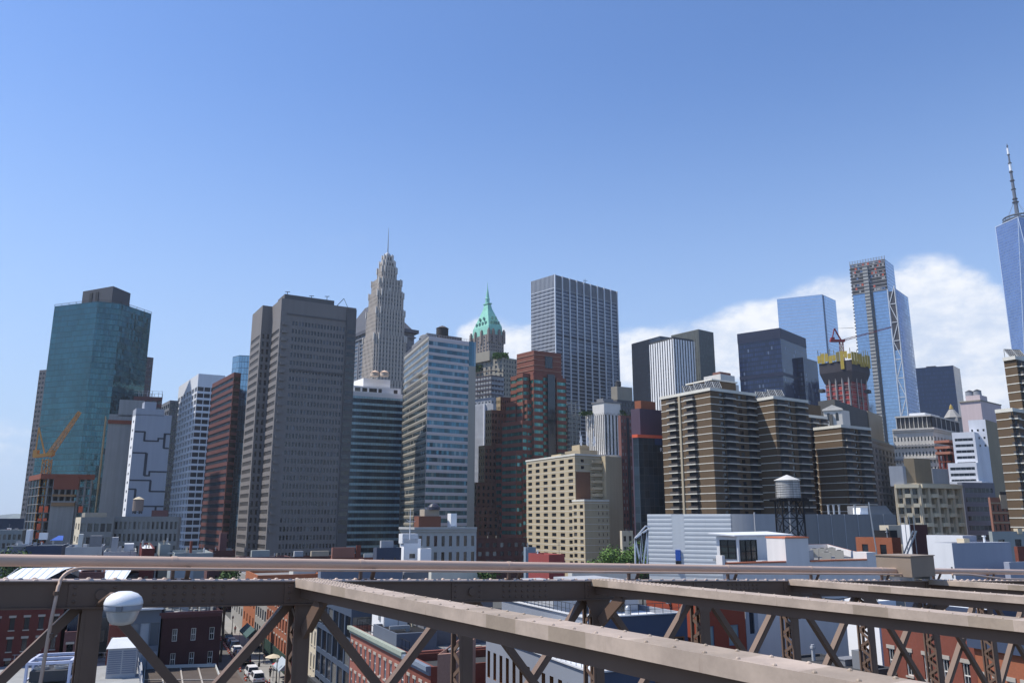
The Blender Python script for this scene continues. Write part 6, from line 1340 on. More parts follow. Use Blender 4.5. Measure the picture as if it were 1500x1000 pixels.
bl = MB(); bl.prism([q(.335, .4), q(.395, .4), q(.395, .0), q(.335, .0)], zof(818, d + 14), zof(803, d + 14)); O('blue_panel', bl, M_BLUE, B.root); bl = MB(); bl.prism([q(.335, .45), q(.395, .45), q(.395, .0), q(.335, .0)], zof(833, d + 14), zof(818.5, d + 14)); O('window', bl, GLD, B.root)
x, y = E[0] + (F_[0] - E[0]) * .78, E[1] + (F_[1] - E[1]) * .78
bx_ = MB(); bx_.loft([(x, y + 1), (F_[0] - .5, F_[1] + .3), (F_[0] - 2, F_[1] + 8), (x - 2, y + 8)], z1, [(x, y + 1), (x + 5, y + 2.5), (x + 3, y + 8), (x - 2, y + 8)], z1 + 2.0); O('roof_house', bx_, M_CORRD, B.root)
bx_ = MB(); bx_.ob((x - 1, y + 2), r, 1.6, 1.2, z1, z1 + 1.5); O('white_roof_hut', bx_, M_WHITE, B.root)
for k in range(4):
    f = .45 + k * .045 + (.09 if k == 3 else 0); x, y = E[0] + (F_[0] - E[0]) * f, E[1] + (F_[1] - E[1]) * f; p_ = MB(); p_.tube([(x, y + 1.5, z1 - .1), (x, y + 1.5, z1 + 1.9)], .22, 10); p_.tube([(x, y + 1.5, z1 + 1.9), (x, y + 1.5, z1 + 2.1)], .32, 10); O('vent_pipe', p_, M_STEELG, B.root, True)
B.done()
# white steel truss frame left of it
tr2 = MB(); p = lambda x, y, dd=0: at(x, y, 180 + dd); g_ = [(931, 788), (934, 832), (941, 776), (943, 832), (949, 772)]
for a_, b_ in (((930, 788), (949, 775)), ((930, 788), (931, 836)), ((930, 788), (941, 836)), ((941, 780), (936, 836)), ((941, 780), (938, 836)), ((949, 776), (941, 836)), ((949, 776), (948, 836)), ((936, 828), (949, 828))): tr2.bar(p(*a_), p(*b_), .32)
for a_, b_ in (((930, 788), (946, 770)), ((946, 770), (952, 772))): tr2.bar(p(*a_, 6), p(*b_, 6), .3)
one('steel_truss', 'white steel truss frame leaning against the corrugated metal building', 'truss', tr2, M_WHITE, p(935, 836))
# trees
def tree(label, c, h, r, n=1500, mat=M_LEAF2, group=None, leaf=.36):
    R_ = T('tree', label, 'tree', (c[0], c[1], 0), group); tk = MB(); tk.tube([(c[0], c[1], 0), (c[0] + .1, c[1], h * .3), (c[0], c[1] + .2, h * .6)], [.28, .22, .12], 8)
    cl = []
    for k in range(14):
        a = random.random() * 2 * pi; rr = r * random.uniform(.15, .85); z = h - r * random.uniform(.35, 1.5); e = (c[0] + rr * cos(a), c[1] + rr * sin(a), z); tk.tube([(c[0], c[1], h * random.uniform(.25, .5)), tuple((Vector((c[0], c[1], h * .5)) + Vector(e)) / 2 + Vector((0, 0, .3))), e], [.1, .07, .03], 5); cl.append((e, r * random.uniform(.3, .55)))
    O('trunk', tk, paint('bark', (.09, .07, .05)), R_); cr_ = MB()
    for k in range(n):
        e, s = random.choice(cl); v = Vector((random.gauss(0, 1), random.gauss(0, 1), random.gauss(0, .8))).normalized() * s * random.random() ** .4; q_ = Vector(e) + v
        u = (v.normalized() + Vector((random.uniform(-1, 1), random.uniform(-1, 1), random.uniform(-.2, 1.4)))).normalized(); w = u.cross(Vector((random.random(), random.random(), .5))).normalized(); x = u.cross(w); sz = leaf * random.uniform(.6, 1.3)
        cr_.poly([tuple(q_ - w * sz), tuple(q_ - x * sz * .6), tuple(q_ + w * sz), tuple(q_ + x * sz * .6)], random.random() < .35)
    O('crown', cr_, [mat, M_LEAF], R_); return R_
for (x, y, dd, r, lb) in ((889, 806, 226, 4.0, 'bright green tree at the foot of the beige apartments, left of three'), (913, 795, 222, 4.6, 'bright green tree between the beige apartments and the white truss, middle of three'), (938, 783, 228, 5.2, 'tallest bright green tree behind the white steel truss')):
    c = at(x, y, dd); tree(lb, c, c[2], r * 1.25, 2600, group='trees by the beige apartments')
c = at(28, 800, 190); tree('dark green tree at the far left edge above the pipe', c, c[2], 4, 900, M_LEAF); c = at(12, 838, 150); tree('dark green tree at the far left edge below the pipe', c, c[2], 3, 800, M_LEAF)
c = at(333, 832, 158); tree('small roof height tree behind the girder left of the street', c, c[2] + .5, 2.4, 600, M_LEAF); c = at(716, 832, 152); tree('small dark tree behind the pipe right of the long white roof', c, c[2], 2.2, 500, M_LEAF)

# grey walled building with rooftop house and water tower
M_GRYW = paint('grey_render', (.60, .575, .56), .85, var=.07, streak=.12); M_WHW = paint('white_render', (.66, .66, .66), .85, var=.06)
d = 88
B = low('grey_walled_building', 'grey rendered building with orange coped parapets and a big blank side wall', (1040, 1058, 1300), 826, d, [M_GRYW, M_COPING], R=G(7, 3.3, .12, .42, rec=.15, mt=5.5, skip=.55, g=GLD), az=15, azr=66, par=1.0, dl=62, go=False)
P = B.P; z1 = B.z; a, b = P[0], P[1]; w = math.hypot(b[0] - a[0], b[1] - a[1]); t = ((b[0] - a[0]) / w, (b[1] - a[1]) / w); nn = (t[1], -t[0]); q = lambda u, o: (a[0] + t[0] * u - nn[0] * o, a[1] + t[1] * u - nn[1] * o)
def ux(x): return reach((a[0], a[1], z1), t, x)
zb = zof(788, d + 4)
mb = MB(); mb.prism([q(ux(1152), -.02), q(ux(1186), -.02), q(ux(1186), 3), q(ux(1152), 3)], z1 - 1.0, zb); pb = O('parapet_block', mb, M_GRYW, B.root); mb = MB(); mb.prism([q(ux(1151.5), -.12), q(ux(1186.5), -.12), q(ux(1186.5), 3.1), q(ux(1151.5), 3.1)], zb, zb + .16); O('coping', mb, M_COPING, pb)
mb = MB(); mb.prism([q(ux(1270), -.02), q(ux(1284), -.02), q(ux(1284), 2), q(ux(1270), 2)], z1 - 1.0, z1 + .9); mb.prism([q(ux(1058), -.03), q(ux(1062), -.03), q(ux(1062), 1), q(ux(1058), 1)], z1 - 1, z1 + .9); O('parapet_pier', mb, M_GRYW, B.root)
mb = MB()
for xa, xb in ((1062.5, 1151), (1187, 1269.5)): mb.prism([q(ux(xa), -.1), q(ux(xb), -.1), q(ux(xb), .4), q(ux(xa), .4)], z1 + .002, z1 + .17)
O('wall_coping', mb, M_COPING, B.root)
B.done()
# rooftop house
d2 = 100; P, zt = foot((1049, 1080, 1152), 785, d2, -48, 62)
H = Bld('rooftop_house', 'white rooftop house with large dark framed windows under a thin sloping roof', 'rooftop house', (*P[0], z1 - 1.0), None, [M_WHW], GLD); H.P = P; H.z = zt
rise(H, P, z1 - 1.0, zt, None, roof=False)
mb = MB(); Q = inset(P, (-.08, 1.12, -.06, 1.2)); 
for dz in (0, .14): mb.poly([(*Q[0], zt + dz), (*Q[1], zt + .02 + dz), (*Q[2], zt + .35 + dz), (*Q[3], zt + .25 + dz)])
for i in range(4): zz = (0, .02, .35, .25); j = (i + 1) % 4; mb.poly([(*Q[i], zt + zz[i]), (*Q[j], zt + zz[j]), (*Q[j], zt + zz[j] + .14), (*Q[i], zt + zz[i] + .14)])
O('roof', mb, M_ROOFW, H.root)
def bigwin(H, a, b, f0, f1, zlo, zhi, nx_, nz_, name='window'):
    w = math.hypot(b[0] - a[0], b[1] - a[1]); t = ((b[0] - a[0]) / w, (b[1] - a[1]) / w); n = (t[1], -t[0]); q = lambda u, o: (a[0] + t[0] * u + n[0] * o, a[1] + t[1] * u + n[1] * o)
    u0, u1 = f0 * w, f1 * w; g = MB(); g.prism([q(u0, .03), q(u1, .03), q(u1, -.02), q(u0, -.02)], zlo, zhi); wo_ = O(name, g, glass('house_glass', (.03, .045, .05), pb=0, tilt=.02), H.root)
    f = MB()
    for k in range(nx_ + 1): u = u0 + (u1 - u0) * k / nx_; f.bar((*q(u, .06), zlo - .05), (*q(u, .06), zhi + .05), .10)
    for k in range(nz_ + 1): z = zlo + (zhi - zlo) * k / nz_; f.bar((*q(u0, .05), z), (*q(u1, .05), z), .09)
    O('frame', f, M_BLACK, wo_)
bigwin(H, P[3], P[0], .18, .90, zof(818, d2), zof(791, d2), 2, 3); bigwin(H, P[0], P[1], .04, .36, zof(824, d2), zof(791, d2), 3, 2, 'glazed_door')
mb = MB(); mb.prism(inset(P, (.92, 1.0, -.35, -.02)), z1 - 1, zof(800, d2)); O('white_return', mb, M_WHW, H.root); H.done()
ch_ = MB(); c = at(1133, 817, 96); 
for k in (0, 1): ch_.bar((c[0] + k * 1.1, c[1], c[2] - .6), (c[0] + k * 1.1 + .7, c[1] + .2, c[2] + .5), .5, .06); ch_.bar((c[0] + k * 1.1 - .5, c[1], c[2] - .75), (c[0] + k * 1.1 + .1, c[1], c[2] - .55), .5, .06); ch_.bar((c[0] + k * 1.1, c[1], z1 - 1.0), (c[0] + k * 1.1, c[1], c[2] - .55), .06); ch_.bar((c[0] + k * 1.1 + .6, c[1], z1 - 1.0), (c[0] + k * 1.1 + .6, c[1], c[2] + .2), .06)
one('deck_chairs', 'pair of white deck chairs beside the rooftop house door', 'deck chairs', ch_, M_WHITE, (c[0], c[1], z1 - 1)) if False else None
# wooden water tower on a black steel frame
d3 = 126; c = at(1155, 729, d3); rt = 17.3 / 1195 * d3 * 1.02; zbse = z1 - 1.0
WT = T('water_tower', 'weathered wooden water tower with a cone roof on a black lattice frame', 'water tower', (c[0], c[1], zbse))
m_ = MB(); hh = zof(703, d3) - c[2]; m_.lathe(c, [(.01, 0), (rt, 0), (rt * .97, hh)], 36)
mt_, tt_, pp_ = newmat('weathered_staves'); tcn = tt_.node('ShaderNodeTexCoord'); s_ = tt_.node('ShaderNodeSeparateXYZ'); tt_.lk(tcn.outputs['Object'], s_.inputs[0]); an = tt_.m('ARCTAN2', s_.outputs[0], s_.outputs[1]); cb = tt_.node('ShaderNodeCombineXYZ'); tt_.lk(tt_.m('FLOOR', tt_.m('MULTIPLY', an, 9.0)), cb.inputs[0]); wn_ = tt_.node('ShaderNodeTexWhiteNoise', noise_dimensions='3D'); tt_.lk(cb.outputs[0], wn_.inputs['Vector']); no_ = tt_.noise(tcn.outputs['Object'], 1.2, 6)
kk = tt_.m('ADD', tt_.m('MULTIPLY', wn_.outputs['Value'], .5), tt_.m('MULTIPLY', no_, .9)); tt_.lk(tt_.mix(kk, (.13, .125, .12), (.46, .45, .43)), pp_.inputs['Base Color']); pp_.inputs['Roughness'].default_value = .9
tk_ = O('tank', m_, mt_, WT)
m_ = MB(); m_.lathe((c[0], c[1], c[2] + hh), [(rt * 1.07, -.05), (rt * 1.05, .02), (.1, hh * .30), (.01, hh * .31)], 24); O('cone_roof', m_, paint('cone_grey', (.5, .49, .46), .7, var=.15, scale=1.5), tk_)
m_ = MB()
for k in range(7): m_.lathe((c[0], c[1], c[2] + hh * (k + .5) / 7.5), [(rt * 1.008, -.03), (rt * 1.02, 0), (rt * 1.008, .03)], 36)
O('hoops', m_, M_DGREY, tk_)
m_ = MB(); A_ = [(c[0] + x * rt * .88, c[1] + y * rt * .88) for x, y in ((-1, -1), (1, -1), (1, 1), (-1, 1))]; H0, H1 = zbse, c[2] - .15
for p_ in A_: m_.bar((*p_, H0), (*p_, H1), .2)
for i in range(4):
    p_, q_ = A_[i], A_[(i + 1) % 4]
    for k in range(3): za, zb_ = H0 + (H1 - H0) * k / 3, H0 + (H1 - H0) * (k + 1) / 3; m_.bar((*p_, za), (*q_, zb_), .1); m_.bar((*q_, za), (*p_, zb_), .1); m_.bar((*p_, zb_), (*q_, zb_), .16)
for k in range(7): x = c[0] - rt * 1.1 + rt * 2.2 * k / 6; m_.bar((x, c[1] - rt * 1.15, H1 + .02), (x, c[1] + rt * 1.15, H1 + .02), .14, .24)
for e in (-1, 1): m_.bar((c[0] - rt * 1.3, c[1] + e * rt, H1 - .2), (c[0] + rt * 1.3, c[1] + e * rt, H1 - .2), .14, .26)
for e in (-1, 1): m_.bar((c[0] + e * rt * 1.3, c[1] - rt, H1 - .1), (c[0] + e * rt * 1.3, c[1] - rt, H1 - 1.5), .12)
O('frame', m_, M_BLACK, WT); m_ = MB(); m_.tube([(c[0], c[1], H0), (c[0], c[1], c[2])], .13, 8); O('riser_pipe', m_, M_LGREY, WT)
for s_ in range(1): m_ = MB(); m_.bar((c[0] - rt * 1.03, c[1] - .2, H1), (c[0] - rt * 1.03, c[1] - .2, c[2] + hh), .05); m_.bar((c[0] - rt * 1.03, c[1] + .2, H1), (c[0] - rt * 1.03, c[1] + .2, c[2] + hh), .05); O('ladder', m_, M_DGREY, WT)
# rooftop condenser units on the grey building
UN = T('condenser_unit', 'beige condenser unit standing on legs on the grey building roof', 'condenser', (0, 0, 0), 'condenser units on the grey roof')
m_ = MB(); m_.box(-.55, -.35, .4, .55, .35, 1.55); O('case', m_, paint('condenser_beige', (.45, .42, .36), .6), UN); m_ = MB(); m_.lathe((0, 0, 1.56), [(.30, 0), (.30, .06), (.05, .08), (.01, .08)], 14); O('fan', m_, M_DGREY, UN); m_ = MB(); [m_.bar((x, y, 0), (x, y, .4), .07) for x in (-.5, .5) for y in (-.3, .3)]; O('legs', m_, M_DGREY, UN)
labs = ['beige condenser unit on the grey roof, leftmost near the coped parapet block', 'beige condenser unit on the grey roof, second from the coped parapet block', 'beige condenser unit on the grey roof, third from the coped parapet block', 'beige condenser unit on the grey roof nearest the orange brick hut', 'beige condenser unit standing lower in front of its row on the grey roof']
for k, (x, y, dd) in enumerate(((1193, 806, 118), (1204, 804, 120), (1218, 803, 122), (1229, 807, 112), (1211, 816, 106))):
    o = UN if k == 0 else copy_tree(UN); c = at(x, y, dd); o.location = (c[0], c[1], z1 - 1.0); o.rotation_euler.z = radians(-25); o['label'] = labs[k]
# orange brick hut and dark brick stack house
d4 = 116
B = low('brick_hut', 'orange brick rooftop hut with two small dark windows', (1253, 1306, 1319), 787, d4, [M_BRK2], L=G(2, 2.4, .34, .6, rec=.12, rows=1, mt=.5), az=-40, azr=62, roof=M_ROOFD, par=.3, go=False, z0=z1 - 1.0, cat='rooftop hut'); roofbox(B, (.1, .9, .05, .5), 1.0, M_BLACK, 'tar_box'); roofbox(B, (.2, 2.6, .1, .35), 1.7, M_CREAM, 'pale_cabin'); B.done()
d5 = 112
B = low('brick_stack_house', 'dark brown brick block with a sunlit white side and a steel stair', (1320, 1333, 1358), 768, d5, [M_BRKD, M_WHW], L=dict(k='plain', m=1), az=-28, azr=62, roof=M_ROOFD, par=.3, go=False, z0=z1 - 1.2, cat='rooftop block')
m_ = MB(); a_ = B.P[3]
for e in (0, .9): m_.bar((a_[0] - 1.6, a_[1] - 2 - e, B.z0 if hasattr(B, 'z0') else z1 - 1), (a_[0] + .6, a_[1] - 2 - e, B.z - .8), .08, .2)
for k in range(9): m_.bar((a_[0] - 1.6 + k * .25, a_[1] - 2, z1 - .8 + k * .42), (a_[0] - 1.6 + k * .25, a_[1] - 2.9, z1 - .8 + k * .42), .25, .04)
for k in range(4): m_.bar((a_[0] - 1.2 + k * .6, a_[1] - 2.4, z1 - 1), (a_[0] - 1.2 + k * .6, a_[1] - 2.4, B.z + 1.2), .07)
O('steel_stair', m_, M_STEELG, B.root); B.done()
c = at(1283, 790, 114); m_ = MB(); m_.tube([(c[0], c[1], z1 - 1), (c[0] - .5, c[1], zof(735, 114))], .09, 8); one('vent_stack', 'tall thin grey vent stack rising beside the orange brick hut', 'vent stack', m_, M_STEELG, (c[0], c[1], z1 - 1))
# pale bluish building, the shade of its front put into the blue
M_BLUESH = paint('pale_blue_shade', (.36, .38, .45), .8, var=.06, streak=.08)
d6 = 95
B = low('blue_shaded_building', 'pale building with a shaded front coloured blue, a sunlit white side and a small dark window', (1358, 1394, 1480), 795, d6, [M_BLUESH, M_WHW], L=G(1, 3.4, .3, .38, rec=.15, rows=1, mt=1.6, ml=2.2, pm=1, sm=1, g=GLD), az=-38, azr=66, roof=M_ROOFW, par=.4, go=False)
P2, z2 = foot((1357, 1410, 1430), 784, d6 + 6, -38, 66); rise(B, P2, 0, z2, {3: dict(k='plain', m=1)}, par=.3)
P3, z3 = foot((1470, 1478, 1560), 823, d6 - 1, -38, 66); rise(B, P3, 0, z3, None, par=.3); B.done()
low('green_grey_building', 'pale green grey flat building right of the pale blue one under the ornate brick building', (1448, 1453, 1500), 778, 190, GRN_G, R=G(3, 3.2, .4, .5), azr=70, dr=16)
low('brick_building', 'low red brick wall at the right edge below the ornate brick building', (1485, 1490, 1540), 800, 150, M_BRK, azr=70, dr=12)
# ------------------------------------------------------------------ under the girder: the old street
M_LINTEL = paint('stone_lintel', (.42, .38, .33), .85)
def sashes(B, P, i, s, zt, lint=True, frame=None, two=True):
    """lintels and sills proud of the wall, and a sash frame on each window, for the pieces near enough to show them"""
    a, b = P[i], P[(i + 1) % 4]; w = math.hypot(b[0] - a[0], b[1] - a[1]); t = ((b[0] - a[0]) / w, (b[1] - a[1]) / w); n = (t[1], -t[0])
    q = lambda u, o: (a[0] + t[0] * u + n[0] * o, a[1] + t[1] * u + n[1] * o)
    cw = (w - s.get('ml', 0) - s.get('mr', 0)) / s['n']; ww = cw * s['w']; wh = s['fh'] * s['h']
    for r in range(s['rows']):
        z = zt - s['mt'] - (r + 1) * s['fh'] + (s['fh'] - wh) * s.get('sill', .5)
        for k in range(s['n']):
            u = s.get('ml', 0) + cw * (k + .5)
            if lint:
                m_ = MB(); m_.prism([q(u - ww / 2 - .12, .07), q(u + ww / 2 + .12, .07), q(u + ww / 2 + .12, -.02), q(u - ww / 2 - .12, -.02)], z + wh, z + wh + .28, bot=True); O('lintel', m_, M_LINTEL, B.root)
                m_ = MB(); m_.prism([q(u - ww / 2 - .08, .1), q(u + ww / 2 + .08, .1), q(u + ww / 2 + .08, -.02), q(u - ww / 2 - .08, -.02)], z - .14, z, bot=True); O('sill', m_, M_LINTEL, B.root)
            if frame:
                m_ = MB()
                for e in (-1, 1): m_.bar((*q(u + e * (ww / 2 - .04), -.13), z), (*q(u + e * (ww / 2 - .04), -.13), z + wh), .08)
                for zz in ((z + .04, z + wh / 2, z + wh - .04) if two else (z + .04, z + wh - .04)): m_.bar((*q(u - ww / 2, -.13), zz), (*q(u + ww / 2, -.13), zz), .08)
                m_.bar((*q(u, -.13), z), (*q(u, -.13), z + wh), .04); O('window_frame', m_, frame, B.root)
def rowhouse(name, label, u0, u1, z, wall, s, roof=M_ROOFG, dep=14, cor=None, frame=None, lint=True, side=None, par=.7, shop=None):
    """a house on the right side of the street between u0 and u1, its front facing the street"""
    v = 10.3; P = [st(u0, v)[:2], st(u0, v + dep)[:2], st(u1, v + dep)[:2], st(u1, v)[:2]]
    B = Bld(name, label, 'building', (*P[0], 0), 'old houses along the right side of the street', wall, GL, roof, cap=100); B.P = P; B.z = z
    rise(B, P, 0, z, {3: s, 0: side}, 1200, par)
    if lint or frame: sashes(B, P, 3, s, z, lint, frame)
    if cor:
        m_ = MB(); q = lambda u, vv: st(u, vv)[:2]
        for z0_, z1_, o in ((z - .75, z - .35, .2), (z - .35, z + .06, .5)): m_.prism([q(u0, v + .003), q(u1, v + .003), q(u1, v - o), q(u0, v - o)], z0_, z1_, bot=True)
        O('cornice', m_, cor, B.root)
    if shop:
        m_ = MB(); m_.prism([st(u0 + .3, v - .12)[:2], st(u1 - .3, v - .12)[:2], st(u1 - .3, v + .01)[:2], st(u0 + .3, v + .01)[:2]], .2, 3.2); O('shopfront', m_, shop, B.root)
    return B
W4 = lambda n, rows, fh=3.15, **k: G(n, fh, .40, .58, rec=.22, rows=rows, **{**dict(mt=1.1), **k})
M_SASH = paint('white_sash', (.62, .6, .55), .6); M_SALM = paint('salmon_brick', (.31, .115, .085), .9, var=.15, scale=.4, fine=.2)
B = rowhouse('brick_rowhouse', 'long salmon brick row with a pale green cornice and many white sash windows', -60.5, -38, 13.0, [M_SALM], W4(11, 3, 3.3), cor=paint('cornice_green', (.36, .40, .33)), frame=M_SASH); 
for k in range(26): m_ = MB(); p_ = st(-58 + random.random() * 18, 12.5 + random.random() * 9, 12.3); m_.ob(p_[:2], dirn(random.random() * 90), .35, .3, 12.2, 12.3 + random.random() * .5); O('roof_planter', m_, [paint('planter_mix', (.4, .38, .33), .9, var=.4, scale=1.2)], B.root)
fence([st(-60, 10.8)[:2], st(-39, 10.8)[:2], st(-39, 23)[:2]], 12.4, 1.5, .05, M_BLACK, B, sp=1.2); B.done()
rowhouse('brick_rowhouse', 'red brown rowhouse with a slate blue cornice next to the long salmon row', -68, -60.6, 12.8, [M_BRK], W4(4, 3, 3.3), roof=M_ROOFD, cor=paint('cornice_slate', (.2, .24, .3)), frame=M_SASH).done()
B = rowhouse('brick_rowhouse', 'low orange red rowhouse with tall dark windows near the foot of the view', -78, -68.1, 10.6, [M_BRK2], G(6, 3.8, .5, .72, rec=.25, rows=2, mt=1.0), roof=paint('maroon_roof', (.12, .025, .025)), cor=paint('cornice_maroon', (.16, .035, .03)), frame=M_BLACK); B.done()
# glazed dark building
B = rowhouse('glazed_building', 'dark blue glazed building with steel frames between salmon and cream houses', -37.9, -18, 15.5, [paint('steel_blue', (.07, .095, .14), .5)], G(6, 3.3, .86, .8, rec=.15, rows=4, mt=1.2), lint=False, roof=M_ROOFD, side=G(5, 3.3, .86, .8, rec=.15, rows=4, mt=1.2))
m_ = MB(); m_.prism([st(-37.6, 9.6)[:2], st(-18.2, 9.6)[:2], st(-18.2, 10.29)[:2], st(-37.6, 10.29)[:2]], 3.4, 3.8, bot=True); O('canopy', m_, M_DGREY, B.root); B.done()
rowhouse('stone_rowhouse', 'cream stone rowhouse with close set windows beside the dark glazed building', -17.9, -7, 11.4, [M_CREAM], W4(5, 3, 3.2), frame=None, cor=M_CREAM, shop=paint('shop_dark', (.03, .03, .03)), dep=6).done()
rowhouse('brick_rowhouse', 'deep red brick rowhouse right of the street, next beyond the cream stone one', -6.9, 6, 13.2, [M_BRK], W4(5, 3, 3.4), cor=M_LINTEL, shop=paint('shop_dark', (.03, .03, .03)), dep=6).done()
rowhouse('brick_rowhouse', 'orange brick rowhouse with white lintels above the dark green canopy', 6.1, 30, 14.0, [M_BRK2], W4(8, 3, 3.5), cor=M_BRK, shop=paint('shop_green', (.02, .05, .04)), dep=6).done()
rowhouse('stone_rowhouse', 'grey stone rowhouse with broad windows halfway along the street', 30.1, 46, 13.0, [M_STONE], G(5, 3.4, .6, .6, rec=.2, rows=3, mt=1), cor=M_STONE, lint=False, shop=paint('shop_dark', (.03, .03, .03))).done()
rowhouse('brick_rowhouse', 'bright orange brick rowhouse at the far end of the street', 46.1, 66, 14.0, [paint('bright_orange_brick', (.42, .15, .07), .9, fine=.15)], G(4, 3.6, .3, .5, rec=.2, rows=3, mt=1), lint=False).done()
rowhouse('brick_rowhouse', 'dull grey brick house closing the far end of the street', 66.1, 90, 13, [M_STONE], W4(5, 3), lint=False).done()
# houses on the left of the street, fronts towards the bridge
def block(name, label, px, y, d, wall, s, frame=None, lint=True, cor=None, roof=M_ROOFG, dl=14, go=False, par=.8):
    B = low(name, label, px, y, d, wall, None, s, az=-25, azr=66, roof=roof, par=par, dl=dl, go=False, cornice=cor)
    if lint or frame: sashes(B, B.P, 0, s, B.z, lint, frame)
    return B
B = block('brick_building', 'purple brown brick building with nine sash windows at the corner of the street', (237, 239, 326), 897, 113, [M_BRKP], G(3, 3.1, .27, .52, rec=.2, rows=4, mt=1.4, ml=.5), frame=M_SASH, lint=False, cor=(paint('cornice_purple', (.13, .055, .055)), .7, .45))
for k in range(40): m_ = MB(); c = inset(B.P, (random.random() * .9 + .05, 1, random.random() * .8 + .1, 1))[0]; m_.ob(c, dirn(random.random() * 90), .3 + random.random() * .3, .25, B.z - .8, B.z - .5 + random.random() * .7); O('roof_planter', m_, paint('roof_clutter', (.45, .44, .4), .9, var=.4, scale=1.0), B.root); fence([B.P[0], B.P[1], B.P[2]], B.z, .8, .06, M_LGREY, B, sp=1.0); B.done()
B = block('glazed_house', 'narrow blue grey glazed house with a white roof beside the purple brick building', (189, 192, 237), 893, 111, [paint('bluegrey_panel', (.14, .17, .21), .6), M_WHITE], G(3, 3.6, .86, .8, rec=.12, rows=3, mt=1.4, g=glass('curtained_glass', (.08, .11, .14), pb=.55, blind=(.30, .36, .42))), lint=False, roof=M_ROOFW, par=.3)
m_ = MB(); m_.prism(inset(B.P, (-.05, 1.05, -.06, 1.0)), B.z, B.z + .25); O('roof_slab', m_, M_ROOFW, B.root); B.done()
B = block('brick_building', 'small red brick house with two sash windows left of the blue grey glazed house', (158, 160, 190), 915, 109, [M_BRK], G(2, 3.1, .42, .6, rec=.2, rows=3, mt=.9), frame=M_SASH, roof=M_ROOFW, lint=False); B.done()
B = block('brick_building', 'brown brick house with a dark glazed upper storey behind the lamp conduit', (92, 95, 133), 925, 108, [M_BRKP], G(2, 3.1, .5, .6, rec=.2, rows=3, mt=.9), lint=True, roof=M_ROOFD); 
m_ = MB(); m_.prism(inset(B.P, (0, 1, .25, 1)), B.z - .8, B.z + 3.4); O('glazed_storey', m_, paint('storey_glass', (.03, .05, .075), .15, spec=.7), B.root); B.done()
block('brick_building', 'dark red brick warehouse with rows of pale stone lintels at the left edge', (-60, -55, 95), 884, 106, [paint('warehouse_brick', (.13, .035, .028), .9, var=.2, scale=.4, fine=.2)], G(7, 2.6, .36, .58, rec=.22, rows=5, mt=1.4), frame=None, roof=M_ROOFG).done()
block('brick_building', 'grey beige house filling the gap behind the round lamp', (126, 130, 160), 905, 118, [WARM], G(2, 3, .4, .5, rec=.2, rows=3, mt=1), lint=False).done()
# nearer flat roofs at the lower left with plant
M_NEAR = paint('near_roof', (.34, .34, .33), .9, scale=.5, var=.25, fine=.12)
def near(name, label, pts, z, wall, roof, par=.35):
    P = [p_[:2] for p_ in pts]; B = Bld(name, label, 'building', (*P[0], 0), None, wall, GL, roof); rise(B, P, 0, z, None, 1200, par, .25); B.P = P; B.z = z; return B
zr = 8.0
def gp(x, y, z): dd = 5.0; t_ = Vector(at(x, y, dd)) - Vector((0, 0, EYE)); k = (z - EYE) / t_.z; return (t_.x * k, t_.y * k)
q0, q1 = gp(-40, 1040, zr), gp(210, 1040, zr); q2, q3 = gp(208, 962, zr), gp(-40, 968, zr)
B = near('low_building', 'pale flat roof in the lower left corner carrying the white chiller frame', [q0, q1, q2, q3], zr, [M_LGREY], M_NEAR); fence([gp(-30, 972, zr), gp(200, 966, zr), gp(205, 1000, zr)], zr, 1.0, .05, M_LGREY, B, sp=1.3); B.done()
q0, q1, q2, q3 = gp(205, 1045, 7), gp(345, 1045, 7), gp(316, 971, 7), gp(212, 974, 7)
B = near('low_building', 'low building with a brown panelled flat roof edged in pale coping', [q0, q1, q2, q3], 7.0, [PALE], paint('brown_roof', (.095, .075, .062), .95, scale=.6, var=.25))
m_ = MB()
for f in (.25, .5, .75): m_.bar((*inset(B.P, (f, 1, 0, 1))[0], 6.72), (*inset(B.P, (f, 1, 1, 1))[0], 6.72), .18, .1)
for f in (.35, .7): m_.bar((*inset(B.P, (0, 1, f, 1))[0], 6.72), (*inset(B.P, (1, 1, f, 1))[0], 6.72), .18, .1)
O('roof_battens', m_, M_LINTEL, B.root); B.done()
# white chiller frame with four fans
c = gp(78, 990, zr); CH = T('chiller', 'white framed rooftop chiller with fan coils in its open top', 'chiller', (c[0], c[1], zr - .35)); M_CHW = paint('chiller_white', (.50, .53, .66), .5)
ax, ay = dirn(72), dirn(-18); q = lambda a_, b_: (c[0] + ax[0] * a_ + ay[0] * b_, c[1] + ax[1] * a_ + ay[1] * b_)
m_ = MB(); z0_, z1_ = zr - .35, zr + 2.0
for b_ in (-3.2, 0, 3.2): m_.bar((*q(-2.2, b_), z1_), (*q(2.2, b_), z1_), .35, .3); [m_.bar((*q(a_, b_), z0_), (*q(a_, b_), z1_), .25) for a_ in (-2.2, 2.2)]
for a_ in (-2.2, 2.2): m_.bar((*q(a_, -3.2), z1_), (*q(a_, 3.2), z1_), .35, .3); m_.bar((*q(a_, -3.2), z0_ + .5), (*q(a_, 3.2), z0_ + .5), .2)
O('frame', m_, M_CHW, CH); m_ = MB(); m_.prism([q(-1.9, -3), q(1.9, -3), q(1.9, 3), q(-1.9, 3)], z0_ + .3, z1_ - .9); O('coil_box', m_, M_DGREY, CH)
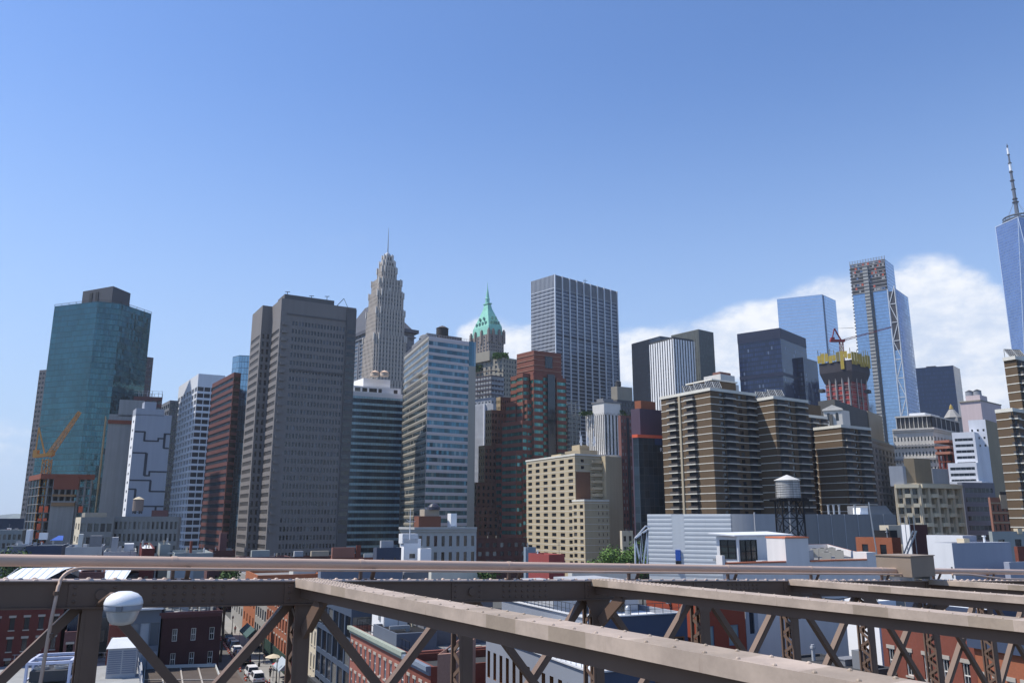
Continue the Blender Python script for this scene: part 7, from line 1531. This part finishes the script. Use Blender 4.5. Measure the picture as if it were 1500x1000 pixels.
for b_ in (-1.6, 1.6):
    for a_ in (-1.0, 1.0):
        m_ = MB(); cc = q(a_, b_); m_.lathe((*cc, z1_ - .88), [(.75, 0), (.75, .3), (.66, .3), (.66, .06), (.1, .1), (.01, .1)], 16)
        for k in range(5): e = (cc[0] + .66 * cos(k * 1.257), cc[1] + .66 * sin(k * 1.257)); m_.bar((*cc, z1_ - .7), (*e, z1_ - .7), .12, .04)
        O('fan', m_, M_STEELG, CH)
c = gp(178, 985, zr); AH = T('air_handler', 'tall grey louvred air handler beside the lamp post on the pale flat roof', 'air handler', (c[0], c[1], zr - .35))
m_ = MB(); m_.ob(c, dirn(70), 1.6, 1.2, zr - .35, zr + 3.0); O('case', m_, paint('ahu_grey', (.42, .44, .47), .5), AH)
m_ = MB(); nn = dirn(160)
for k in range(2):
    cc = (c[0] + dirn(70)[0] * (-.78 + 1.56 * k) + nn[0] * 1.22, c[1] + dirn(70)[1] * (-.78 + 1.56 * k) + nn[1] * 1.22)
    for j in range(11): m_.ob(cc, dirn(70), .7, .03, zr + .15 + j * .24, zr + .30 + j * .24)
O('louvres', m_, paint('ahu_blue', (.2, .23, .3), .5), AH); m_ = MB(); m_.loft([(c[0] + dirn(70)[0] * a_ * 1.75 + ay[0] * b_ * 1.4, c[1] + dirn(70)[1] * a_ * 1.75 + ay[1] * b_ * 1.4) for a_, b_ in ((-1, -1), (1, -1), (1, 1), (-1, 1))], zr + 3.0, [(c[0] + dirn(70)[0] * a_ * 1.5 + ay[0] * (b_ * .5 + .7), c[1] + dirn(70)[1] * a_ * 1.5 + ay[1] * (b_ * .5 + .7)) for a_, b_ in ((-1, -1), (1, -1), (1, 1), (-1, 1))], zr + 3.9); O('hood', m_, M_ROOFW, AH)
# plain grey wall right of the rowhouses, pale stair head, pinkish brick top
low('grey_building', 'plain dark grey rendered building behind the longest strut, right of the salmon row', (612, 622, 722), 872, 93, [paint('dark_render', (.17, .17, .185), .85, var=.05)], R=G(2, 4, .3, .35, rec=.15, rows=2, mt=3, mr=14) if False else None, dl=18, roof=M_ROOFG)
low('brick_building', 'pinkish brick house top with three windows above the salmon row roofs', (538, 541, 568), 893, 112, [paint('pinkish_brick', (.36, .2, .17), .9)], R=G(3, 3, .3, .5, rec=.2, rows=3, mt=1), dl=8, roof=M_ROOFG)
low('white_stair_head', 'white sloping stair head on the roofs behind the salmon row', (560, 566, 597), 903, 95, [M_WHW], R=G(1, 3, .25, .5, rec=.1, rows=1, mt=.6, mr=3), dl=6, roof=M_ROOFW, cat='stair head')
low('black_roof_house', 'flat black roofed house with a deep slate eave behind the longest strut', (575, 581, 640), 928, 88, [paint('slate_eave', (.12, .14, .18), .7)], dl=9, roof=paint('black_roof', (.012, .012, .014), .9), par=.15)
low('brick_building', 'small salmon brick pier of a building beside the lattice post under the long strut', (636, 641, 668), 958, 62, [paint('pier_brick', (.36, .2, .15), .9, fine=.2)], az=8, dl=8, roof=M_ROOFW)
# slate clad building with brown framed windows, two tiers with terraces
M_SLATE = paint('slate_cladding', (.25, .27, .31), .7, var=.04, streak=.05); M_NAVYC = paint('navy_and_slate_shade', (.055, .075, .125), .6, var=.04); M_WOOD = paint('brown_window_wood', (.20, .085, .03), .6)  # navy also serves as the slate's shade, painted on its right faces
B = Bld('slate_building', 'slate blue clad building with tall brown framed windows and two railed terraces', 'building', (*at(868, 985, 58)[:2], 0), None, [M_SLATE, M_NAVYC, M_WOOD, M_LGREY], GLD, M_ROOFW, cap=100)
def tallwins(P, i, n, zt, mt, h, wfrac, rows, fh, ml=0, mr=0):
    a, b = P[i], P[(i + 1) % 4]; w = math.hypot(b[0] - a[0], b[1] - a[1]); t = ((b[0] - a[0]) / w, (b[1] - a[1]) / w); nn = (t[1], -t[0]); q = lambda u, o: (a[0] + t[0] * u + nn[0] * o, a[1] + t[1] * u + nn[1] * o); cw = (w - ml - mr) / n
    for r in range(rows):
        for k in range(n):
            u = ml + cw * (k + .5); hw = cw * wfrac / 2; z1_ = zt - mt - r * fh; z0_ = z1_ - h; f = MB()
            for e in (-1, 1): f.prism([q(u + e * hw - .06, .05), q(u + e * hw + .06, .05), q(u + e * hw + .06, -.1), q(u + e * hw - .06, -.1)], z0_, z1_, bot=True)
            f.prism([q(u - hw, .16), q(u + hw, .16), q(u + hw, -.1), q(u - hw, -.1)], z0_ - .12, z0_, bot=True); f.prism([q(u - hw, .16), q(u + hw, .16), q(u + hw, -.1), q(u - hw, -.1)], z1_ - .1, z1_, bot=True); f.prism([q(u - hw, .05), q(u + hw, .05), q(u + hw, -.02), q(u - hw, -.02)], z0_, z0_ + .5)
            fo = O('window_frame', f, M_WOOD, B.root); g = MB(); g.prism([q(u - hw + .06, .03), q(u + hw - .06, .03), q(u + hw - .06, 0), q(u - hw + .06, 0)], z0_ + .5, z1_ - .1); O('pane', g, GLD, fo)
Pl, zl = foot((712, 868, 1010), 985, 58, -23, 66, None, None); rise(B, Pl, 0, zl, {0: dict(k='plain', m=1), 3: G(14, 3.4, .46, .66, rec=.38, rows=3, mt=.7, rm=2)}, 1200, .5)
tallwins(Pl, 0, 5, zl, 1.2, 1.9, .5, 2, 3.4)
Pu, zu = foot((735, 861, 1006), 905, 72.5, -24, 66, None, None); rise(B, Pu, zl - 2, zu, {0: dict(k='plain', m=1), 3: G(13, 3.4, .46, .6, rec=.38, rows=1, mt=1.9, rm=2)}, 1200, .5)
tallwins(Pu, 0, 5, zu, 2.0, 1.9, .55, 1, 3.4)
fence([Pl[3], Pl[0], Pl[1]], zl, .95, .045, M_LGREY, B, sp=.8); fence([Pu[3], Pu[0], Pu[1]], zu, .95, .045, M_DGREY, B, sp=.8)
m_ = MB()
for (P_, z_) in ((Pl, zl), (Pu, zu)):
    for i in (3, 0): a, b = P_[i], P_[(i + 1) % 4]; m_.bar((*a, z_ + .04), (*b, z_ + .04), .35, .1)
O('coping', m_, paint('coping_pale', (.5, .5, .5)), B.root)
m_ = MB(); m_.prism(inset(Pu, (.42, .9, .35, .8)), zu - .5, zu + 2.4); m_.prism(inset(Pu, (.05, .35, .4, .9)), zu - .5, zu + 2.2); O('penthouse', m_, M_LGREY, B.root)
m_ = MB(); m_.prism(inset(Pu, (.50, .58, .345, .36)), zu - .4, zu + 1.8); m_.prism(inset(Pu, (.68, .75, .345, .36)), zu - .4, zu + 1.8); O('penthouse_door', m_, GLD, B.root); B.done()
c = inset(Pu, (.62, 1, .2, 1))[0]; m_ = MB(); m_.lathe((*c, zu - .5), [(.28, 0), (.3, .1), (.3, .75), (.18, .9), (.12, .95), (.01, 1.0)], 16); one('steel_barbecue', 'small shiny steel drum on the upper terrace of the slate building', 'drum', m_, M_STEELG, (*c, zu - .5), smooth=True)
# red rendered house, then brick houses at the lower right
B = low('red_house', 'orange red rendered house front with two blue framed windows', (1004, 1018, 1090), 884, 78, [paint('orange_red_render', (.30, .062, .032), .85, var=.06)], R=G(2, 3.6, .42, .52, rec=.15, rows=3, mt=1.2, g=glass('green_pane', (.07, .14, .15), pb=.4, blind=(.25, .33, .33))), dl=8, roof=M_ROOFW, go=False); sashes(B, B.P, 0, G(2, 3.6, .42, .52, rows=3, mt=1.2), B.z, False, paint('blue_frame', (.18, .22, .30)), False); B.done()
low('white_pilaster_house', 'narrow white rendered wall with dark slots right of the red house', (1086, 1090, 1108), 870, 82, [paint('pale_grey_wall', (.42, .43, .46))], R=G(1, 3.4, .4, .6, rec=.15, rows=3, mt=1), dl=3, roof=M_ROOFW)
def right_house(name, label, x0, x1, y1, d1, wall, s, lint, frame, cor=None):
    B = low(name, label, (x0, x1, x1 + 40), y1, d1, wall, s, None, az=-19, azr=71, dr=16, go=False, par=.5, cornice=None)
    sashes(B, B.P, 3, s, B.z, lint, frame); return B
B = right_house('brick_house', 'red brick house front with white sash windows, left of the two at the lower right', 1290, 1425, 935, 61.5, [M_BRK], G(5, 3.0, .36, .60, rec=.2, rows=4, mt=1.2), True, M_SASH); m_ = MB(); a, b = B.P[3], B.P[0]; [m_.bar((a[0] - .6, a[1] - .3, zz), (b[0] - .6, b[1] - .3, zz), .05) for zz in (B.z - 4.6, B.z - 4.2)]; [m_.bar((a[0] + (b[0] - a[0]) * k / 8 - .6, a[1] + (b[1] - a[1]) * k / 8 - .3, B.z - 4.9), (a[0] + (b[0] - a[0]) * k / 8 - .6, a[1] + (b[1] - a[1]) * k / 8 - .3, B.z - 4.2), .04) for k in range(9)]; O('yellow_railing', m_, paint('rail_cream', (.5, .43, .25)), B.root); B.done()
B = right_house('brick_house', 'orange brick house front with dark tall windows at the lower right corner', 1426, 1530, 958, 54.5, [M_BRK2], G(5, 3.2, .46, .62, rec=.2, rows=3, mt=1.5), True, M_SASH); m_ = MB(); m_.prism(inset(B.P, (-.02, 1, .2, 1.05)), B.z - .3, B.z + .5); O('navy_roof_edge', m_, M_NAVYC, B.root); B.done()
low('low_building', 'low dark tarred roof with a white plant unit before the grey wall at right', (1225, 1240, 1310), 985, 66, [M_DGREY], dl=8, roof=M_ROOFD, par=.2)
c = gp(1268, 965, 8.6); m_ = MB(); m_.ob(c, dirn(70), 1.3, .7, 7.4, 8.9); one('rooftop_unit', 'white rooftop air unit on the low dark roof at right', 'air unit', m_, M_WHITE, (*c, 7.4)); 
c = at(1303, 893, 88); bbx = low('white_bay', 'small white bay with a gridded window peeping between the struts at right', (1280, 1284, 1312), 880, 82, [M_WHITE], R=G(3, 2.4, .8, .5, rec=.1, rows=1, mt=.3), dl=4, roof=M_ROOFW, par=.1, cat='bay window', z0=12)
low('navy_roof_building', 'dark navy roofed wall at the far right between the struts', (1432, 1440, 1560), 893, 74, [M_NAVYC], dl=8, roof=M_ROOFW, par=.2)
# hanging cables under the girder between the struts
m_ = MB(); A_, B_ = at(1190, 872, 17), at(1262, 868, 19.5)
m_.tube([tuple(Vector(A_).lerp(Vector(B_), k / 10) - Vector((0, 0, .10 * sin(pi * k / 10)))) for k in range(11)], .012, 6); one('cable', 'black cable sagging between posts below the girder at right', 'cable', m_, M_BLACK, A_)

# ------------------------------------------------------------------ things in the street
M_TYRE = paint('tyre', (.02, .02, .02), .9); M_CGL = paint('car_glass', (.012, .014, .018), .1, spec=.8); M_LAMP = paint('tail_lamp', (.35, .02, .02), .3)
def car(label, paintm, suv, u, v, back=False):
    R_ = T('parked_car', label, 'car', (0, 0, 0), 'cars parked along the street'); L_, Wd, Hh = (4.7, 1.9, 1.7) if suv else (4.5, 1.8, 1.42)
    hb, rf = (.95, Hh), Hh
    prof = [(-L_ / 2, .45), (-L_ / 2 + .03, .85), (-L_ / 2 + .1, hb[0]), (-.3 if not suv else -2.0, hb[0] + .03), (L_ / 2 - 1.2, hb[0]), (L_ / 2 - .1, hb[0] - .18), (L_ / 2, .55), (L_ / 2 - .05, .35), (-L_ / 2 + .05, .35)]
    def shell(pr, w0, w1):
        m_ = MB(); k = len(pr); zmax = max(p[1] for p in pr); zmin = min(p[1] for p in pr); wz = lambda z: (w0 + (w1 - w0) * (z - zmin) / (zmax - zmin)) / 2
        m_.poly([(-wz(z), y, z) for y, z in pr]); m_.poly([(wz(z), y, z) for y, z in pr][::-1])
        for i in range(k): (y0, z0_), (y1, z1_) = pr[i], pr[(i + 1) % k]; m_.poly([(-wz(z0_), y0, z0_), (wz(z0_), y0, z0_), (wz(z1_), y1, z1_), (-wz(z1_), y1, z1_)][::-1])
        return m_
    bo = O('body', shell(prof, Wd, Wd * .93), paintm, R_); bv = bo.modifiers.new('bevel', 'BEVEL'); bv.width = .07; bv.segments = 2
    cab = [(-L_ / 2 + .12, hb[0] - .02), (-L_ / 2 + (.3 if suv else .75), rf - .03), (.55, rf), (1.45, hb[0] - .02)]
    O('windows', shell(cab, Wd * .9, Wd * .74), M_CGL, R_)
    rp = [(-L_ / 2 + (.28 if suv else .72), rf - .05), (-L_ / 2 + (.3 if suv else .75), rf), (.52, rf + .03), (.62, rf - .05)]; O('roof', shell(rp, Wd * .78, Wd * .74), paintm, R_)
    m_ = MB()
    for x in (-1, 1): m_.bar((x * Wd * .44, .1, hb[0] - .02), (x * Wd * .375, .05, rf), .1, .06); m_.bar((x * Wd * .44, -L_ / 2 + .25, hb[0] - .02), (x * Wd * .38, -L_ / 2 + (.35 if suv else .8), rf), .16, .1); m_.bar((x * Wd * .44, 1.42, hb[0]), (x * Wd * .37, .55, rf), .09, .06)
    O('pillars', m_, paintm, bo)
    for x in (-1, 1):
        for y in (-L_ * .3, L_ * .31): m_ = MB(); m_.tube([(x * (Wd / 2 - .22), y, .33), (x * (Wd / 2 + .01), y, .33)], .33, 16); w_ = O('wheel', m_, M_TYRE, R_); m_ = MB(); m_.tube([(x * (Wd / 2 + .01), y, .33), (x * (Wd / 2 + .025), y, .33)], .2, 12); O('rim', m_, M_STEELG, w_)
        m_ = MB(); m_.box(x * Wd * .36 - .14, -L_ / 2 - .015, .7, x * Wd * .36 + .14, -L_ / 2 + .12, .86); O('tail_lamp', m_, M_LAMP, R_); m_ = MB(); m_.box(x * Wd * .34 - .16, L_ / 2 - .12, .6, x * Wd * .34 + .16, L_ / 2 + .01, .74); O('headlamp', m_, M_LGREY, R_)
    m_ = MB(); m_.box(-.26, -L_ / 2 - .012, .56, .26, -L_ / 2 + .05, .67); O('number_plate', m_, M_TAN, R_)
    R_.location = st(u, v, .006); R_.rotation_euler.z = radians(25 + (180 if back else 0)); return R_
cw_ = paint('car_white', (.75, .75, .75), .25, spec=.6, var=.02, streak=0); ck = paint('car_black', (.015, .015, .017), .2, spec=.6); cs = paint('car_silver', (.40, .42, .45), .3, metal=.4, var=.02, streak=0); cb_ = paint('car_blue', (.05, .09, .18), .25, spec=.6)
car('white sport utility car closest to the bridge by the orange cones', cw_, True, 2.5, 5.2); car('white car just in front of the closest white sport utility car', cw_, True, 8.4, 5.1)
car('white sedan parked beyond the dark lamp post, partly behind the diagonal bar', cw_, False, 34, 5.6); car('silver sedan right behind the mid street white sedan', cs, False, 28.5, 5.6); car('black car half hidden behind the diagonal bar between silver and white cars', ck, True, 21, 5.5)
car('dark blue car in the row ahead of the mid street white sedan', cb_, True, 40, 5.7); car('silver car in the far row just before the dark blue one', cs, False, 46, 5.8); car('black car farthest up the parked row', ck, False, 52, 5.8)
car('black car driving near the far left kerb by the purple brick corner', ck, False, 56, .8, True); car('blue car at the kerb under the purple brick building', paint('car_blue2', (.06, .13, .3), .25, spec=.6), False, 10, -1.2)
CN = T('traffic_cone', 'orange traffic cone in the long row beside the parked cars', 'traffic cone', (0, 0, 0), 'orange cones along the parked cars'); m_ = MB(); m_.lathe((0, 0, .04), [(.17, 0), (.05, .66), (.01, .68)], 10); O('cone', m_, paint('cone_orange', (.7, .10, .03), .6), CN); m_ = MB(); m_.box(-.22, -.22, 0, .22, .22, .04); O('base', m_, M_BLACK, CN); m_ = MB(); m_.lathe((0, 0, .32), [(.132, 0), (.108, .14)], 10); O('band', m_, M_WHITE, CN)
first = True
for (u, v) in [(-2.5, 6.3), (-.8, 6.2), (.2, 6.9), (4, 3.7), (6, 3.8), (13, 3.9), (15, 4.0), (18, 4.1)] + [(25 + 2.3 * k, 4.15 + .02 * k) for k in range(15)]:
    o = CN if first else copy_tree(CN); first = False; o.location = st(u, v, .013)
# people: one continuous skinned body, clothing and hair as children
def person(label, u, v, rot, skin, top, leg, hair, stride=.25, carry=0.0, z=.006):
    R_ = T('person', label, 'person', (0, 0, 0))
    J = [(0, 0, .95), (0, .01, 1.15), (0, .0, 1.42), (0, .0, 1.52), (0, .02, 1.66), (0, .02, 1.74), (-.19, 0, 1.42), (-.24, -.06, 1.15), (-.22, .06, .92), (.19, 0, 1.42), (.24, .06, 1.15), (.22, .16 + carry, .93 + carry), (-.1, 0, .92), (-.11, stride * .55, .5), (-.11, stride, .07), (-.11, stride + .16, .03), (.1, 0, .92), (.11, -stride * .2, .5), (.11, -stride, .08), (.11, -stride + .16, .03)]
    E = [(0, 1), (1, 2), (2, 3), (3, 4), (4, 5), (2, 6), (6, 7), (7, 8), (2, 9), (9, 10), (10, 11), (0, 12), (12, 13), (13, 14), (14, 15), (0, 16), (16, 17), (17, 18), (18, 19)]
    RD = [.15, .14, .16, .06, .105, .09, .07, .05, .04, .07, .05, .04, .09, .065, .045, .04, .09, .065, .045, .04]
    def skinned(name, idx, grow, mat, par):
        mp_ = {j: k for k, j in enumerate(idx)}; me = bpy.data.meshes.new(name); me.from_pydata([J[j] for j in idx], [(mp_[a], mp_[b]) for a, b in E if a in mp_ and b in mp_], []); me.materials.append(mat)
        o = bpy.data.objects.new(name, me); COL.objects.link(o); o.parent = par; md = o.modifiers.new('skin', 'SKIN'); me.skin_vertices[0].data[0].use_root = True
        for k, j in enumerate(idx): r = RD[j] + grow; me.skin_vertices[0].data[k].radius = (r, r * .8)
        o.modifiers.new('sub', 'SUBSURF').levels = 1; o.modifiers['sub'].render_levels = 1; return o
    skinned('body', list(range(20)), 0, skin, R_); skinned('shirt', [0, 1, 2, 6, 7, 9, 10], .018, top, R_); skinned('trousers', [0, 12, 13, 14, 16, 17, 18], .02, leg, R_)
    m_ = MB(); m_.lathe((0, 0, 1.68), [(.112, -.02), (.115, .05), (.09, .12), (.01, .15)], 12); O('hair', m_, hair, R_, True)
    R_.location = st(u, v, z); R_.rotation_euler.z = radians(rot); return R_
sk = paint('skin', (.45, .28, .2), .6); hd = paint('hair_dark', (.02, .015, .012)); tb = paint('cloth_black', (.02, .02, .022), .9); tn = paint('cloth_navy', (.03, .04, .09), .9); tw = paint('cloth_white', (.6, .6, .58), .9); trd = paint('cloth_red', (.4, .04, .04), .9); tg = paint('cloth_grey', (.15, .15, .16), .9)
person('person in dark clothes walking in the road left of the white cars', 8.5, 1.6, 30, sk, tb, tb, hd, .3); person('person in a navy top standing on the pavement beside the white cars', 5, 7.7, 160, sk, tn, tb, hd, .05, z=.15); person('person in black walking on the pavement by the dark lamp post', 18, 8.6, 20, sk, tb, tg, hd, .28, z=.15)
person('person in a white shirt on the pavement near the red sign tent', -1.5, 9.2, 200, sk, tw, tn, hd, .2, z=.15); person('person in a red top far up the right pavement', 62, 8.3, 190, sk, trd, tb, hd, .25, z=.15); person('person in grey crossing at the far end of the street', 84, 3.0, 100, sk, tg, tb, hd, .3)
# lamp posts, canopies, red and black sign, food stall umbrellas
def lamppost(label, u, v):
    b = st(u, v, .14); R_ = T('lamp_post', label, 'lamp post', b, 'dark lamp posts along the pavement'); m_ = MB(); m_.tube([b, (b[0], b[1], 3.6)], [.11, .06], 8); m_.lathe(b, [(.2, 0), (.2, .5), (.12, .7)], 10); O('pole', m_, M_BLACK, R_); m_ = MB(); m_.lathe((b[0], b[1], 3.6), [(.08, 0), (.2, .2), (.22, .5), (.1, .75), (.01, .85)], 12); O('lantern', m_, paint('lantern_glass', (.4, .4, .36), .3), R_)
lamppost('dark lamp post standing on the pavement beside the white cars', 16, 7.4); lamppost('dark lamp post at the far end of the parked row', 60, 7.4); lamppost('dark lamp post close to the cream stone house', -3, 7.4)
def awning(name, label, cat, u0, u1, v0, v1, zlo, zhi, mat):
    R_ = T(name, label, cat, st((u0 + u1) / 2, v0, .14)); m_ = MB(); vm = (v0 + v1) / 2
    p_ = lambda u, v, z: st(u, v, z); m_.poly([p_(u0, v0, zlo), p_(u1, v0, zlo), p_(u1, vm, zhi), p_(u0, vm, zhi)]); m_.poly([p_(u0, vm, zhi), p_(u1, vm, zhi), p_(u1, v1, zlo), p_(u0, v1, zlo)])
    for u in (u0, u1): m_.poly([p_(u, v0, zlo), p_(u, vm, zhi), p_(u, v1, zlo)])
    m_.poly([p_(u0, v0, zlo - .3), p_(u1, v0, zlo - .3), p_(u1, v0, zlo), p_(u0, v0, zlo)]); O('cover', m_, mat, R_); f = MB()
    for u in (u0 + .1, u1 - .1):
        for v in (v0 + .1, v1 - .1): f.bar(st(u, v, .14), st(u, v, zlo), .08)
    O('poles', f, M_LGREY, R_); return R_
awning('canopy', 'dark green canopy on poles over the pavement under the orange brick house', 'canopy', 33, 45, 7.2, 10.2, 3.0, 4.4, paint('canopy_green', (.05, .10, .10), .7))
awning('tent', 'pale grey peaked tent on the pavement beside the red and black sign', 'tent', -4.5, 1.5, 7.5, 10.2, 2.6, 3.9, paint('tent_grey', (.38, .43, .48), .8))
s0 = st(-6, 9.2, .14); SG = T('banner_sign', 'tall red and black banner sign standing beside the grey tent', 'sign', s0); m_ = MB(); m_.ob(s0[:2], dirn(66), .62, .06, 1.2, 4.2, 0); m_.ob(s0[:2], dirn(66), .63, .07, 4.2, 5.0, 1); m_.ob(s0[:2], dirn(66), .635, .075, 3.0, 3.35, 1); O('panel', m_, [M_RED, M_BLACK], SG); m_ = MB(); m_.ob(s0[:2], dirn(66), .66, .04, .14, 1.2); O('post', m_, M_BLACK, SG)
def brolly(label, u, v, mat, r=1.4):
    b = st(u, v, .14); R_ = T('parasol', label, 'parasol', b, 'parasols on the pavement'); m_ = MB(); m_.lathe((b[0], b[1], 2.2), [(r, 0), (r * .5, .32), (.02, .55)], 8); O('canopy', m_, mat, R_); m_ = MB(); m_.tube([b, (b[0], b[1], 2.7)], .03, 6); O('pole', m_, M_LGREY, R_)
brolly('red parasol on the pavement just beyond the grey tent', 4.5, 9.2, M_RED); brolly('green parasol on the pavement before the red one', 2.6, 8.9, paint('parasol_green', (.05, .3, .08)), 1.0); brolly('yellow parasol on the pavement below the dark green canopy', 29, 8.6, M_YEL, 1.1); brolly('cream parasol beside a shopfront near the orange brick house', 12, 9.2, M_CREAM, 1.5)

# ------------------------------------------------------------------ far shore and the summer haze
mb = MB(); pts = [(-5200 + k * 260, 7600 + 300 * sin(k * 1.7)) for k in range(41)]
hs = [18 + 46 * abs(sin(k * .71 + .4)) + 22 * abs(sin(k * 1.9)) for k in range(41)]
for k in range(40):
    (x0, y0), (x1, y1) = pts[k], pts[k + 1]; mb.poly([(x0, y0, -.5), (x1, y1, -.5), (x1, y1 + 200, hs[k + 1]), (x0, y0 + 200, hs[k])]); mb.poly([(x0, y0 + 200, hs[k]), (x1, y1 + 200, hs[k + 1]), (x1, y1 + 900, -.5), (x0, y0 + 900, -.5)])
tag(O('hills', mb, paint('hills_green', (.07, .10, .06), .9, scale=.004)), kind='structure')
HZ = 0.00008
mb = MB(); mb.box(-6100, -350, -1.5, 6100, 9100, 560); mh = bpy.data.materials.new('haze_air'); mh.use_nodes = True; t = NT(mh.node_tree); mh.node_tree.nodes.clear()
pv = t.node('ShaderNodeVolumePrincipled'); pv.inputs['Color'].default_value = (.80, .88, 1, 1); pv.inputs['Density'].default_value = HZ; pv.inputs['Anisotropy'].default_value = .2
ou = t.node('ShaderNodeOutputMaterial'); t.lk(pv.outputs[0], ou.inputs['Volume']); tag(O('haze', mb, mh), kind='stuff')
